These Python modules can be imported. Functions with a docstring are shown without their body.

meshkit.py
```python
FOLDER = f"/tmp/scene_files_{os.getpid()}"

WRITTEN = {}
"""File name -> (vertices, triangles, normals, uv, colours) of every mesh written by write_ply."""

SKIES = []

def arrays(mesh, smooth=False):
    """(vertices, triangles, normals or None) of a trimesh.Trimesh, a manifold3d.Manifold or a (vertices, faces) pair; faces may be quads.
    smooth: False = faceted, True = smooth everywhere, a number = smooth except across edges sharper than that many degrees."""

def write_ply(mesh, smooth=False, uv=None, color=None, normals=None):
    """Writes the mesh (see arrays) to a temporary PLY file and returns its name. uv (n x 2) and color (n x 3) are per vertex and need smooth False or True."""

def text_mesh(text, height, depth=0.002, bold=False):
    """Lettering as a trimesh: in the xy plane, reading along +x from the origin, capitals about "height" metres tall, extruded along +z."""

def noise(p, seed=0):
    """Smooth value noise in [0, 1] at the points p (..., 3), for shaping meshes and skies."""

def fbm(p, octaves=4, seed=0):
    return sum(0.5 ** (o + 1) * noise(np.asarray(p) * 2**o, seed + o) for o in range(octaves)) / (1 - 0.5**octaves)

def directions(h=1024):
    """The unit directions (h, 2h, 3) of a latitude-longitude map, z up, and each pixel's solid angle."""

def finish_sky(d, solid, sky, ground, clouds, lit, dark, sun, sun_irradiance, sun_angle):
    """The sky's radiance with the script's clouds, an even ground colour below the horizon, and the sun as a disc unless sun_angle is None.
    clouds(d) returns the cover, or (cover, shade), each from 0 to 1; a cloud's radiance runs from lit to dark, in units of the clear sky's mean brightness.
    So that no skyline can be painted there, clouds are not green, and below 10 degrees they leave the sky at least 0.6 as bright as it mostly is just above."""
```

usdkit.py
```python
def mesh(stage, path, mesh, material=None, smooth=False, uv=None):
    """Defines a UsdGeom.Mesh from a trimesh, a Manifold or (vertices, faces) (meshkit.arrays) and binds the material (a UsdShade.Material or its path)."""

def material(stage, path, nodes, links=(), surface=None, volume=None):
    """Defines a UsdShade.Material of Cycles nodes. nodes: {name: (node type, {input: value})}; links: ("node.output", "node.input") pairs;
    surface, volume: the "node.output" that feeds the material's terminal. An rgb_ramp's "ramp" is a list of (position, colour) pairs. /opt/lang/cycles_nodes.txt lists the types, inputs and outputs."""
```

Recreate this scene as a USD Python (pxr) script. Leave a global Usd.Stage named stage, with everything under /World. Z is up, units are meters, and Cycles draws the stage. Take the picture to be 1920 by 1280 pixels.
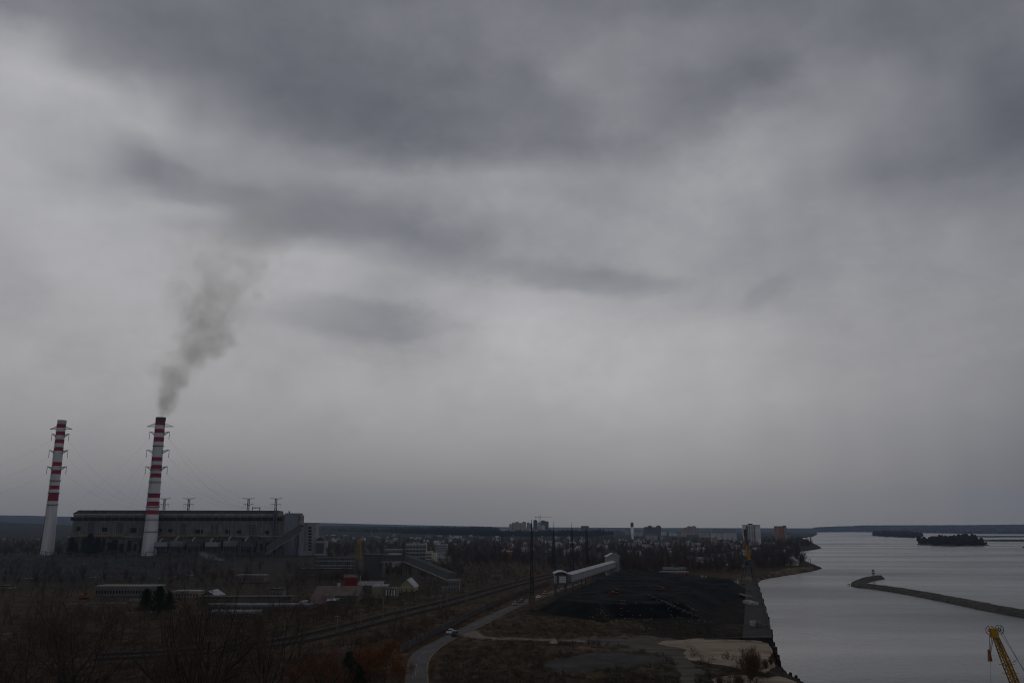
import math, random
import numpy as np
import trimesh, shapely
from shapely.geometry import Polygon, LineString, Point
import usdkit, meshkit
from pxr import Gf, Sdf, Usd, UsdGeom, UsdLux, UsdShade, Vt

# ------------------------------------------------------------------ stage, camera, sky, sun, exposure
stage = Usd.Stage.CreateInMemory()
UsdGeom.SetStageUpAxis(stage, 'Z')
UsdGeom.SetStageMetersPerUnit(stage, 1.0)
UsdGeom.Xform.Define(stage, '/World')
UsdGeom.Scope.Define(stage, '/World/Looks')

FPX = 1600.0                     # focal length in photo pixels (1920 wide)
CAM_Z = 35.0
PITCH = math.atan(350.0 / FPX)
cp, sp = math.cos(PITCH), math.sin(PITCH)
cam = UsdGeom.Camera.Define(stage, '/World/camera')
cam.AddTranslateOp().Set(Gf.Vec3d(0, 0, CAM_Z))
cam.AddRotateXOp().Set(90 + math.degrees(PITCH))
cam.CreateHorizontalApertureAttr(23.5)
cam.CreateVerticalApertureAttr(23.5 * 682 / 1024)
cam.CreateFocalLengthAttr(23.5 * FPX / 1920.0)
EXPOSURE = -1.5
cam.CreateExposureAttr(EXPOSURE)

SUN_AZ, SUN_EL = math.radians(-62), math.radians(42)      # azimuth from +y towards +x
sun = UsdLux.DistantLight.Define(stage, '/World/sun')
sun.CreateIntensityAttr(0.13)
sun.CreateAngleAttr(28.0)
sun.CreateColorAttr(Gf.Vec3f(1.0, 0.965, 0.92))
UsdLux.DistantLight(sun).GetPrim().CreateAttribute('inputs:normalize', Sdf.ValueTypeNames.Bool).Set(True)
sun.AddRotateZOp().Set(-math.degrees(SUN_AZ))
sun.AddRotateXOp().Set(-(90 - math.degrees(SUN_EL)))
# -z axis of the light after RotateX(-(90-el)): points away from the sun, downwards


def px_dir(px, py):
    u, v = (px - 960) / FPX, (640 - py) / FPX
    return np.array([u, cp - v * sp, sp + v * cp])


def px_ang(px, py):
    d = px_dir(px, py)
    return math.atan2(d[0], d[1]), math.atan2(d[2], math.hypot(d[0], d[1]))


def lin(c):
    c = np.asarray(c, float) / 255.0
    return np.where(c <= 0.04045, c / 12.92, ((c + 0.055) / 1.055) ** 2.4)


SKY_STRENGTH = 0.1
# an overcast: how bright the cloud sheet is, by direction (rows: elevation, columns: azimuth)
SKY_X = [0, 240, 480, 720, 960, 1200, 1440, 1680, 1920]
SKY_Y = [0, 80, 160, 240, 320, 400, 480, 560, 640, 720, 800, 880, 960, 990]
SKY_V = [
    [127, 158, 172, 167, 168, 168, 165, 163, 162, 157, 152, 140, 118, 112],
    [115, 122, 150, 161, 151, 172, 173, 170, 166, 162, 153, 138, 117, 111],
    [112, 108, 109, 126, 146, 145, 166, 168, 168, 162, 154, 139, 117, 113],
    [118, 114, 110, 113, 142, 137, 164, 158, 158, 167, 159, 145, 122, 117],
    [124, 126, 120, 122, 145, 156, 150, 173, 177, 171, 162, 147, 126, 119],
    [118, 130, 126, 130, 147, 154, 156, 165, 177, 175, 166, 152, 132, 124],
    [114, 122, 126, 150, 155, 151, 149, 155, 165, 163, 155, 144, 129, 122],
    [113, 120, 141, 142, 133, 143, 148, 149, 150, 148, 141, 131, 120, 115],
    [112, 111, 109, 108, 120, 129, 137, 143, 144, 137, 127, 114, 107, 105]]
# (direction, radii in degrees, tilt, target grey or None, strength): darker and brighter pieces of cloud
SKY_BLOBS = [(1095, 512, 185, 30, -6, -15), (670, 597, 165, 34, -2, -16), (370, 345, 180, 32, -10, -9), (1440, 556, 46, 22, 28, -8)]
SKY_SOFT = [
    # px, py, half width px, half height px, tilt deg (counter-clockwise), delta in grey levels
    (235, 292, 90, 45, -8, -10),
    (410, 390, 110, 22, -4, 12), (60, 120, 150, 60, -33, 7), (240, 205, 200, 34, -24, 8),
    (1085, 130, 60, 38, 10, 13), (1240, 175, 60, 90, -35, 9), (1480, 548, 50, 22, 25, -9), (1340, 195, 160, 60, 32, -13),
    (620, 410, 250, 60, -6, -13), (560, 470, 120, 30, 10, 10), (780, 470, 150, 28, 8, -9), (900, 440, 160, 26, 18, -6),
    (1560, 470, 120, 50, 20, -8), (1640, 300, 150, 80, 30, -8), (1800, 230, 160, 120, 30, -8), (700, 240, 280, 60, -5, -6),
    (1290, 400, 140, 50, 20, 6), (860, 320, 180, 22, 3, 8), (1010, 280, 150, 40, 12, -8), (830, 500, 60, 20, 0, -6), (560, 540, 70, 45, -40, 9),
]
from scipy.interpolate import PchipInterpolator, RegularGridInterpolator
GRID_X, GRID_Y = np.linspace(0, 1920, 17), np.concatenate([np.arange(0, 960, 32), [960, 975, 990]])


def sky_grid():
    rows = np.array([PchipInterpolator(SKY_Y, col)(GRID_Y) for col in SKY_V])
    g = np.array([PchipInterpolator(SKY_X, rows[:, k])(GRID_X) for k in range(len(GRID_Y))]).T
    X, Y = np.meshgrid(GRID_X, GRID_Y, indexing='ij')
    for px, py, rx, ry, tilt, dg in SKY_SOFT:
        c, s = math.cos(math.radians(tilt)), math.sin(math.radians(tilt))
        dx, dy = X - px, -(Y - py)
        u, w = (dx * c + dy * s) / (rx * 1.5), (-dx * s + dy * c) / (ry * 1.5)
        t = np.clip((1 - np.hypot(u, w)) / .75, 0, 1)
        g += dg * t * t * (3 - 2 * t)
    return g


def sky_material():
    n, l = {}, []
    n['tc'] = ('texture_coordinate', {})
    n['sx'] = ('separate_xyz', {})
    l.append(('tc.generated', 'sx.vector'))
    n['az'] = ('math', {'math_type': 'arctan2'})
    l += [('sx.x', 'az.value1'), ('sx.y', 'az.value2')]
    n['el'] = ('math', {'math_type': 'arcsine'})
    l.append(('sx.z', 'el.value1'))
    # cloud noise in sky angles, squashed so that pieces lie flat, plus finer noise
    n['ae'] = ('combine_xyz', {})
    l += [('az.value', 'ae.x'), ('el.value', 'ae.y')]
    for k, (sc, rot, det, rough, dist) in enumerate([((3.2, 6.5, 1), 0.25, 3, .55, .6), ((7.5, 11.5, 1), -0.2, 7, .64, 0.)]):
        n[f'm{k}'] = ('mapping', {'mapping_type': 'point', 'scale': sc, 'rotation': (0, 0, rot), 'location': (3.1 + k * 7.7, 1.7, 0)})
        n[f'nz{k}'] = ('noise_texture', {'dimensions': '3D', 'scale': 1.0, 'detail': float(det), 'roughness': rough, 'distortion': dist})
        l += [('ae.vector', f'm{k}.vector'), (f'm{k}.vector', f'nz{k}.vector')]
    # warp the directions by noise so that the masses of cloud have ragged outlines
    n['wa'] = ('vector_math', {'math_type': 'subtract', 'vector2': (.5, .5, .5)})
    l.append(('nz0.color', 'wa.vector1'))
    n['wb'] = ('vector_math', {'math_type': 'subtract', 'vector2': (.5, .5, .5)})
    l.append(('nz1.color', 'wb.vector1'))
    n['wa2'] = ('vector_math', {'math_type': 'multiply', 'vector2': (.06, .045, 0)})
    n['wb2'] = ('vector_math', {'math_type': 'multiply', 'vector2': (.06, .04, 0)})
    l += [('wa.vector', 'wa2.vector1'), ('wb.vector', 'wb2.vector1')]
    n['w1'] = ('vector_math', {'math_type': 'add'})
    n['w2'] = ('vector_math', {'math_type': 'add'})
    l += [('ae.vector', 'w1.vector1'), ('wa2.vector', 'w1.vector2'), ('w1.vector', 'w2.vector1'), ('wb2.vector', 'w2.vector2')]
    n['ws'] = ('separate_xyz', {})
    l.append(('w2.vector', 'ws.vector'))
    # towards the horizon the warp fades out
    E0, E1 = -0.02, 0.66
    n['fade'] = ('map_range', {'range_type': 'smoothstep', 'from_min': 0.02, 'from_max': 0.2, 'to_min': 0.0, 'to_max': 1.0, 'clamp': True})
    l.append(('el.value', 'fade.value'))
    n['elw'] = ('mix_float', {})
    l += [('fade.result', 'elw.fac'), ('el.value', 'elw.a'), ('ws.y', 'elw.b')]
    n['ef'] = ('map_range', {'range_type': 'linear', 'from_min': E0, 'from_max': E1, 'to_min': 0.0, 'to_max': 1.0, 'clamp': True})
    l.append(('elw.result', 'ef.value'))
    prev = None
    grid = sky_grid()
    for k, x in enumerate(GRID_X):
        pts = sorted(((px_ang(x, y)[1] - E0) / (E1 - E0), g) for y, g in zip(GRID_Y, grid[k]))
        pos, val = np.array([p[0] for p in pts]), np.array([p[1] for p in pts], float)
        t = np.linspace(0, 1, 256)
        v = np.where(t < pos[0], val[0], np.where(t > pos[-1], val[-1], PchipInterpolator(pos, val)(np.clip(t, pos[0], pos[-1]))))
        n[f'r{k}'] = ('rgb_ramp', {'ramp': [(float(a), (b / 255., b / 255., b / 255.)) for a, b in zip(t, v)]})
        l.append(('ef.result', f'r{k}.fac'))
        if prev is None:
            prev = f'r{k}.color'
        else:
            a0, a1 = px_ang(GRID_X[k - 1], 500)[0], px_ang(x, 500)[0]
            n[f'f{k}'] = ('map_range', {'range_type': 'smoothstep', 'from_min': a0, 'from_max': a1, 'to_min': 0.0, 'to_max': 1.0, 'clamp': True})
            n[f'x{k}'] = ('mix_color', {'blend_type': 'mix'})
            l += [('ws.x', f'f{k}.value'), (f'f{k}.result', f'x{k}.fac'), (prev, f'x{k}.a'), (f'r{k}.color', f'x{k}.b')]
            prev = f'x{k}.result'
    # behind the camera the same grey cover goes on
    n['abs'] = ('math', {'math_type': 'absolute'})
    l.append(('az.value', 'abs.value1'))
    n['bk'] = ('map_range', {'range_type': 'smoothstep', 'from_min': 0.7, 'from_max': 1.9, 'to_min': 0.0, 'to_max': 1.0, 'clamp': True})
    l.append(('abs.value', 'bk.value'))
    n['bkc'] = ('mix_color', {'b': (.47, .47, .47)})
    l += [('bk.result', 'bkc.fac'), (prev, 'bkc.a')]
    n['ze'] = ('map_range', {'range_type': 'smoothstep', 'from_min': 0.62, 'from_max': 1.15, 'to_min': 0.0, 'to_max': 1.0, 'clamp': True})
    n['zec'] = ('mix_color', {'b': (.40, .40, .40)})
    l += [('el.value', 'ze.value'), ('ze.result', 'zec.fac'), ('bkc.result', 'zec.a')]
    n['g0'] = ('separate_color', {})
    l.append(('zec.result', 'g0.color'))
    grey = 'g0.r'
    # single pieces of cloud
    for k, (px, py, rx, ry, tilt, dg) in enumerate(SKY_BLOBS):
        a, e = px_ang(px, py)
        n[f'bm{k}'] = ('mapping', {'mapping_type': 'texture', 'location': (a, e, 0), 'rotation': (0, 0, math.radians(tilt)), 'scale': (rx * 1.5 / FPX, ry * 1.5 / FPX, 1)})
        n[f'bg{k}'] = ('gradient_texture', {'gradient_type': 'spherical'})
        n[f'bs{k}'] = ('map_range', {'range_type': 'smootherstep', 'from_min': 0.0, 'from_max': 0.75, 'to_min': 0.0, 'to_max': dg / 255., 'clamp': True})
        n[f'ba{k}'] = ('math', {'math_type': 'add'})
        l += [('w2.vector', f'bm{k}.vector'), (f'bm{k}.vector', f'bg{k}.vector'), (f'bg{k}.fac', f'bs{k}.value'), (grey, f'ba{k}.value1'), (f'bs{k}.result', f'ba{k}.value2')]
        grey = f'ba{k}.value'
    # fine streakiness over everything
    n['na'] = ('math', {'math_type': 'subtract', 'value2': 0.5})
    l.append(('nz1.fac', 'na.value1'))
    n['nm'] = ('math', {'math_type': 'multiply', 'value2': 0.145})
    l.append(('na.value', 'nm.value1'))
    n['nf'] = ('math', {'math_type': 'multiply'})
    l += [('nm.value', 'nf.value1'), ('fade.result', 'nf.value2')]
    n['ng'] = ('math', {'math_type': 'add'})
    l += [(grey, 'ng.value1'), ('nf.value', 'ng.value2')]
    # tone (as it shows) -> radiance, with blue-grey in the dark undersides and warmth in the thin bright places
    stops = []
    for g in np.linspace(0, 1, 33):
        G = g * 255
        t = np.clip((G - 105) / 60, 0, 1)
        tint = np.array([np.interp(t, [0, .5, 1], c) for c in ((.967, .985, .997), (.983, .991, .997), (1.057, 1.034, 1.018))])
        stops.append((float(g), tuple(lin(G * tint) / 2.0)))
    n['tone'] = ('rgb_ramp', {'ramp': stops})
    l.append(('ng.value', 'tone.fac'))
    n['amp'] = ('vector_math', {'math_type': 'scale', 'scale': 2.0 / SKY_STRENGTH * 2.0 ** -EXPOSURE})
    l.append(('tone.color', 'amp.vector1'))
    n['blue'] = ('sky_texture', {'sky_type': 'single_scattering', 'sun_disc': False, 'sun_elevation': SUN_EL, 'sun_rotation': SUN_AZ, 'altitude': 100.0})
    n['mixs'] = ('mix', {'fac': 0.985})
    # the murk near the horizon is a little warmer than the cloud above it
    n['hw'] = ('map_range', {'range_type': 'smoothstep', 'from_min': 0.02, 'from_max': 0.36, 'to_min': 1.0, 'to_max': 0.0, 'clamp': True})
    n['hc'] = ('mix_color', {'a': (1, 1, 1), 'b': (1.03, 1.0, .94), 'use_clamp_result': False})
    n['hm'] = ('vector_math', {'math_type': 'multiply'})
    n['hv'] = ('map_range', {'range_type': 'smoothstep', 'from_min': 0.0, 'from_max': 0.11, 'to_min': 1.0, 'to_max': 0.0, 'clamp': True})
    n['hd'] = ('mix_color', {'b': (1.11, 1.02, .87), 'use_clamp_result': False})
    l += [('el.value', 'hw.value'), ('hw.result', 'hc.fac'), ('el.value', 'hv.value'), ('hv.result', 'hd.fac'), ('hc.result', 'hd.a'), ('amp.vector', 'hm.vector1'), ('hd.result', 'hm.vector2')]
    l += [('blue.color', 'mixs.color1'), ('hm.vector', 'mixs.color2')]
    # below the horizon: the dark land that goes on
    n['gf'] = ('map_range', {'from_min': -0.03, 'from_max': -0.01, 'to_min': 0.0, 'to_max': 1.0, 'clamp': True})
    l.append(('el.value', 'gf.value'))
    n['mixg'] = ('mix', {'color1': (.4, .4, .4)})
    l += [('gf.result', 'mixg.fac'), ('mixs.color', 'mixg.color2')]
    n['bg'] = ('background_shader', {'strength': SKY_STRENGTH})
    l.append(('mixg.color', 'bg.color'))
    return usdkit.material(stage, '/World/Looks/sky', n, l, surface='bg.background')


dome = UsdLux.DomeLight.Define(stage, '/World/sky')
UsdShade.MaterialBindingAPI.Apply(dome.GetPrim()).Bind(sky_material())
dome.GetPrim().SetCustomDataByKey('label', 'heavy grey overcast sky with darker cloud masses')
dome.GetPrim().SetCustomDataByKey('kind', 'structure')
HAZE_ON = True
# ------------------------------------------------------------------ helpers
rng = np.random.default_rng(11)
USED = {}


def G(px, py, z=0.0):
    """The point at height z that the pixel of the photograph shows."""
    d = px_dir(px, py)
    t = (z - CAM_Z) / d[2]
    return np.array([d[0] * t, d[1] * t, z])


def V(px, py, Y):
    """The point at distance Y that the pixel shows."""
    d = px_dir(px, py)
    return np.array([d[0] / d[1] * Y, Y, CAM_Z + d[2] / d[1] * Y])


def zat(py, Y):
    return V(960, py, Y)[2]


def mpp(py, Y):
    """Metres per pixel of the photograph at distance Y."""
    return Y / px_dir(960, py)[1] / FPX


def path_for(name, parent=None):
    base = '/World' if parent is None else str(parent.GetPath())
    key = f'{base}/{name}'
    k = USED.get(key, 0)
    USED[key] = k + 1
    return key if k == 0 else f'{key}_{k:03d}'


def tag(p, label=None, cat=None, group=None, kind=None):
    for k, v in (('label', label), ('category', cat), ('group', group), ('kind', kind)):
        if v:
            p.SetCustomDataByKey(k, v)
    return p


def thing(name, label, cat, loc=(0, 0, 0), rotz=0.0, group=None, kind=None, scale=None, like=None):
    x = UsdGeom.Xform.Define(stage, path_for(name))
    x.AddTranslateOp().Set(Gf.Vec3d(*map(float, loc)))
    x.AddRotateZOp().Set(float(math.degrees(rotz)))
    if scale is not None:
        x.AddScaleOp().Set(Gf.Vec3f(*(float(s) for s in (scale if np.ndim(scale) else (scale,) * 3))))
    p = x.GetPrim()
    if like is not None:
        p.GetReferences().AddInternalReference(like.GetPath())
        p.SetInstanceable(True)
    return tag(p, label, cat, group, kind)


class MB:
    """Collects shapes that become one mesh."""

    def __init__(self):
        self.v, self.f, self.n = [], [], 0

    def add(self, v, f):
        v, f = np.asarray(v, float), np.asarray(f, int)
        if f.shape[1] == 4:
            f = np.vstack([f[:, [0, 1, 2]], f[:, [0, 2, 3]]])
        self.v.append(v)
        self.f.append(f + self.n)
        self.n += len(v)
        return self

    def mesh(self, m):
        return self.add(m.vertices, m.faces)

    BOXF = [[0, 3, 2, 1], [4, 5, 6, 7], [0, 1, 5, 4], [1, 2, 6, 5], [2, 3, 7, 6], [3, 0, 4, 7]]

    def box(self, x0, x1, y0, y1, z0, z1):
        return self.add([[x0, y0, z0], [x1, y0, z0], [x1, y1, z0], [x0, y1, z0], [x0, y0, z1], [x1, y0, z1], [x1, y1, z1], [x0, y1, z1]], self.BOXF)

    def hexa(self, pts):
        """Eight corners: four below, four above."""
        return self.add(pts, self.BOXF)

    def bar(self, a, b, r0, r1=None, sides=4):
        return self.tube([a, b], [r0, r0 if r1 is None else r1], sides)

    def tube(self, pts, radii, sides=5, caps=True):
        p = np.asarray(pts, float)
        r = np.broadcast_to(np.asarray(radii, float), (len(p),))
        t = np.gradient(p, axis=0) if len(p) > 2 else np.repeat(p[1:] - p[:1], 2, 0)
        t /= np.linalg.norm(t, axis=1, keepdims=True) + 1e-12
        ref = np.array([0, 0, 1.0]) if abs(t[0, 2]) < .9 else np.array([1.0, 0, 0])
        a = np.column_stack([t[:, 1] * ref[2] - t[:, 2] * ref[1], t[:, 2] * ref[0] - t[:, 0] * ref[2], t[:, 0] * ref[1] - t[:, 1] * ref[0]])
        a /= np.linalg.norm(a, axis=1, keepdims=True) + 1e-12
        b = np.column_stack([t[:, 1] * a[:, 2] - t[:, 2] * a[:, 1], t[:, 2] * a[:, 0] - t[:, 0] * a[:, 2], t[:, 0] * a[:, 1] - t[:, 1] * a[:, 0]])
        ang = np.arange(sides) * 2 * math.pi / sides + math.pi / sides
        v = p[:, None] + r[:, None, None] * (np.cos(ang)[None, :, None] * a[:, None] + np.sin(ang)[None, :, None] * b[:, None])
        i, j = np.meshgrid(np.arange(len(p) - 1), np.arange(sides), indexing='ij')
        q = np.stack([i * sides + j, i * sides + (j + 1) % sides, (i + 1) * sides + (j + 1) % sides, (i + 1) * sides + j], -1).reshape(-1, 4)
        f = np.vstack([q[:, [0, 2, 1]], q[:, [0, 3, 2]]])
        if caps and sides > 2:
            k = (len(p) - 1) * sides
            fan = np.array([[0, m, m + 1] for m in range(1, sides - 1)])
            f = np.vstack([f, fan, fan[:, ::-1] + k])
        return self.add(v.reshape(-1, 3), f)

    def lathe(self, prof, segs=24, cx=0.0, cy=0.0, top=True, bottom=False):
        """prof: (radius, z) from below to above."""
        prof = np.asarray(prof, float)
        ang = np.arange(segs) * 2 * math.pi / segs
        v = np.stack([prof[:, None, 0] * np.cos(ang) + cx, prof[:, None, 0] * np.sin(ang) + cy, np.repeat(prof[:, 1:2], segs, 1)], -1).reshape(-1, 3)
        i, j = np.meshgrid(np.arange(len(prof) - 1), np.arange(segs), indexing='ij')
        q = np.stack([i * segs + j, i * segs + (j + 1) % segs, (i + 1) * segs + (j + 1) % segs, (i + 1) * segs + j], -1).reshape(-1, 4)
        f = np.vstack([q[:, [0, 1, 2]], q[:, [0, 2, 3]]])
        fan = np.array([[0, m, m + 1] for m in range(1, segs - 1)])
        if top:
            f = np.vstack([f, fan + (len(prof) - 1) * segs])
        if bottom:
            f = np.vstack([f, fan[:, ::-1]])
        return self.add(v, f)

    def gable(self, x0, x1, y0, y1, z0, z1, axis='x', over=0.0):
        """A pitched roof over the rectangle, its ridge along axis."""
        x0, x1, y0, y1 = x0 - over, x1 + over, y0 - over, y1 + over
        if axis == 'x':
            m = (y0 + y1) / 2
            v = [[x0, y0, z0], [x1, y0, z0], [x1, y1, z0], [x0, y1, z0], [x0, m, z1], [x1, m, z1]]
            f = [[0, 1, 5], [0, 5, 4], [2, 3, 4], [2, 4, 5], [0, 4, 3], [1, 2, 5], [0, 3, 2], [0, 2, 1]]
        else:
            m = (x0 + x1) / 2
            v = [[x0, y0, z0], [x1, y0, z0], [x1, y1, z0], [x0, y1, z0], [m, y0, z1], [m, y1, z1]]
            f = [[0, 1, 4], [2, 3, 5], [1, 2, 5], [1, 5, 4], [3, 0, 4], [3, 4, 5], [0, 3, 2], [0, 2, 1]]
        return self.add(v, f)

    def slabs(self, x0, x1, y0, y1, z0, z1, axis='x', over=.5, th=.22):
        """Two roof slopes of some thickness, the gable ends left open."""
        if axis == 'x':
            m = (y0 + y1) / 2
            e = over * (z1 - z0) / max(m - y0, .1)
            for s, ye in ((-1, y0 - over), (1, y1 + over)):
                p = [[x0 - over, ye, z0 - e], [x1 + over, ye, z0 - e], [x1 + over, m, z1], [x0 - over, m, z1]]
                self.hexa(p + [[a, b, c + th] for a, b, c in p])
        else:
            m = (x0 + x1) / 2
            e = over * (z1 - z0) / max(m - x0, .1)
            for s, xe in ((-1, x0 - over), (1, x1 + over)):
                p = [[xe, y0 - over, z0 - e], [xe, y1 + over, z0 - e], [m, y1 + over, z1], [m, y0 - over, z1]]
                self.hexa(p + [[a, b, c + th] for a, b, c in p])
        return self

    def lattice(self, a, b, w0, w1, n, r, sides=3):
        """A square lattice mast from a to b, w0 wide below and w1 above."""
        a, b = np.asarray(a, float), np.asarray(b, float)
        d = (b - a) / np.linalg.norm(b - a)
        s = np.cross(d, [0, 1, 0.0]) if abs(d[1]) < .9 else np.cross(d, [1, 0, 0.0])
        s /= np.linalg.norm(s)
        q = np.cross(d, s)
        rings = []
        for k in range(n + 1):
            t = k / n
            c, w = a + (b - a) * t, (w0 + (w1 - w0) * t) / 2
            rings.append([c + w * (i * s + j * q) for i, j in ((-1, -1), (1, -1), (1, 1), (-1, 1))])
        for m in range(4):
            self.bar(rings[0][m], rings[-1][m], r, r, sides)
        for k in range(n):
            for m in range(4):
                self.bar(rings[k][m], rings[k + 1][(m + 1) % 4], r * .6, None, 3)
                if k:
                    self.bar(rings[k][m], rings[k][(m + 1) % 4], r * .5, None, 3)
        return self

    def arrays(self):
        return np.vstack(self.v), np.vstack(self.f)

    def build(self, name, mat, parent=None, smooth=False, label=None, kind=None):
        m = usdkit.mesh(stage, path_for(name, parent), self.arrays(), mat, smooth)
        return tag(m.GetPrim(), label, None, None, kind)


MATS = {}


def mat(name, col, rough=.85, var=.25, scale=.5, spec=.15, metal=0.0, detail=2.0, squash=(1, 1, 1), col2=None):
    """A weathered surface: one colour broken up by noise in object space."""
    if name in MATS:
        return MATS[name]
    col = np.asarray(col, float)
    hi = np.clip(col * (1 + var), 0, .9) if col2 is None else np.asarray(col2, float)
    lo = col * (1 - var)
    n = {'tc': ('texture_coordinate', {}), 'm': ('mapping', {'mapping_type': 'point', 'scale': squash}),
         'n': ('noise_texture', {'scale': scale, 'detail': detail, 'roughness': .6}),
         'r': ('rgb_ramp', {'ramp': [(.28, tuple(lo)), (.72, tuple(hi))]}),
         'p': ('principled_bsdf', {'roughness': rough, 'specular_ior_level': spec, 'metallic': metal})}
    l = [('tc.object', 'm.vector'), ('m.vector', 'n.vector'), ('n.fac', 'r.fac'), ('r.color', 'p.base_color')]
    MATS[name] = usdkit.material(stage, f'/World/Looks/{name}', n, l, surface='p.BSDF')
    return MATS[name]


def panel_mat(name, c1, c2, joint, w, h, rough=.85, stain=.35, axis='xz'):
    """Slabs or sheets with thin joints (too far off to tell apart), streaked from above."""
    if name in MATS:
        return MATS[name]
    n = {'tc': ('texture_coordinate', {}), 'm': ('mapping', {'mapping_type': 'point', 'rotation': (-math.pi / 2, 0, 0)}),
         'b': ('brick_texture', {'offset': 0.0, 'scale': 1.0, 'brick_width': w, 'row_height': h, 'mortar_size': .06, 'color1': c1, 'color2': c2, 'mortar': joint, 'bias': 0.0}),
         'ms': ('mapping', {'mapping_type': 'point', 'scale': (.35, .35, .05)}),
         'n': ('noise_texture', {'scale': 1.0, 'detail': 3.0, 'roughness': .65}),
         'r': ('rgb_ramp', {'ramp': [(.3, (1 - stain,) * 3), (.65, (1.0,) * 3)]}),
         'x': ('mix_color', {'blend_type': 'multiply', 'fac': 1.0}),
         'p': ('principled_bsdf', {'roughness': rough, 'specular_ior_level': .15})}
    l = [('tc.object', 'm.vector'), ('m.vector', 'b.vector'), ('tc.object', 'ms.vector'), ('ms.vector', 'n.vector'), ('n.fac', 'r.fac'),
         ('b.color', 'x.a'), ('r.color', 'x.b'), ('x.result', 'p.base_color')]
    MATS[name] = usdkit.material(stage, f'/World/Looks/{name}', n, l, surface='p.BSDF')
    return MATS[name]


def instancer(name, protos, pos, rotz, scale, which, label, cat, kind='stuff', squash=None):
    """Many alike small things that nobody could count: one object. protos: (MB, material) pairs."""
    pi = UsdGeom.PointInstancer.Define(stage, path_for(name))
    root = str(pi.GetPath())
    paths = []
    for k, (m, material) in enumerate(protos):
        me = usdkit.mesh(stage, f'{root}/kind_{k:03d}', m.arrays(), material)
        paths.append(me.GetPath())
    pi.CreatePrototypesRel().SetTargets(paths)
    pos = np.asarray(pos, np.float32)
    pi.CreatePositionsAttr(Vt.Vec3fArray.FromNumpy(pos))
    pi.CreateProtoIndicesAttr(Vt.IntArray.FromNumpy(np.asarray(which, np.int32)))
    h = np.asarray(rotz, float) / 2
    pi.CreateOrientationsAttr(Vt.QuathArray([Gf.Quath(float(math.cos(a)), 0, 0, float(math.sin(a))) for a in h]))
    s = np.asarray(scale, np.float32)
    s = np.repeat(s[:, None], 3, 1) if s.ndim == 1 else s
    pi.CreateScalesAttr(Vt.Vec3fArray.FromNumpy(np.ascontiguousarray(s)))
    tag(pi.GetPrim(), label, cat, None, kind)
    return pi


def smoothstep(a, b, x):
    t = np.clip((x - a) / (b - a), 0, 1)
    return t * t * (3 - 2 * t)
# ------------------------------------------------------------------ the land, the river, the air
WATER_Z = -3.0
shore_px = [(2400, 1900), (1800, 1500), (1610, 1350), (1505, 1282), (1478, 1264), (1462, 1246), (1452, 1222), (1449.5, 1203), (1449, 1196), (1440, 1155), (1430, 1121), (1421, 1093), (1425, 1088),
            (1440, 1084), (1456, 1082), (1470, 1079), (1486, 1077), (1500, 1074.5), (1516, 1072), (1530, 1069), (1542, 1065), (1538, 1062.5), (1526, 1059), (1512, 1052), (1500, 1046), (1489, 1041),
            (1482, 1038.5), (1488, 1036), (1500, 1033.5), (1520, 1031), (1534, 1029), (1541, 1027), (1536, 1023.5), (1528, 1019.5), (1517, 1014), (1506, 1010), (1504, 1008.2), (1514, 1007), (1524, 1005.5),
            (1533, 1001), (1530, 997.6), (1560, 997), (1600, 996.6), (1640, 997.4), (1720, 998.6), (1830, 1000.5), (1925, 1001), (2100, 1003), (3400, 1006), (4200, 1100), (4200, 1900)]
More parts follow.
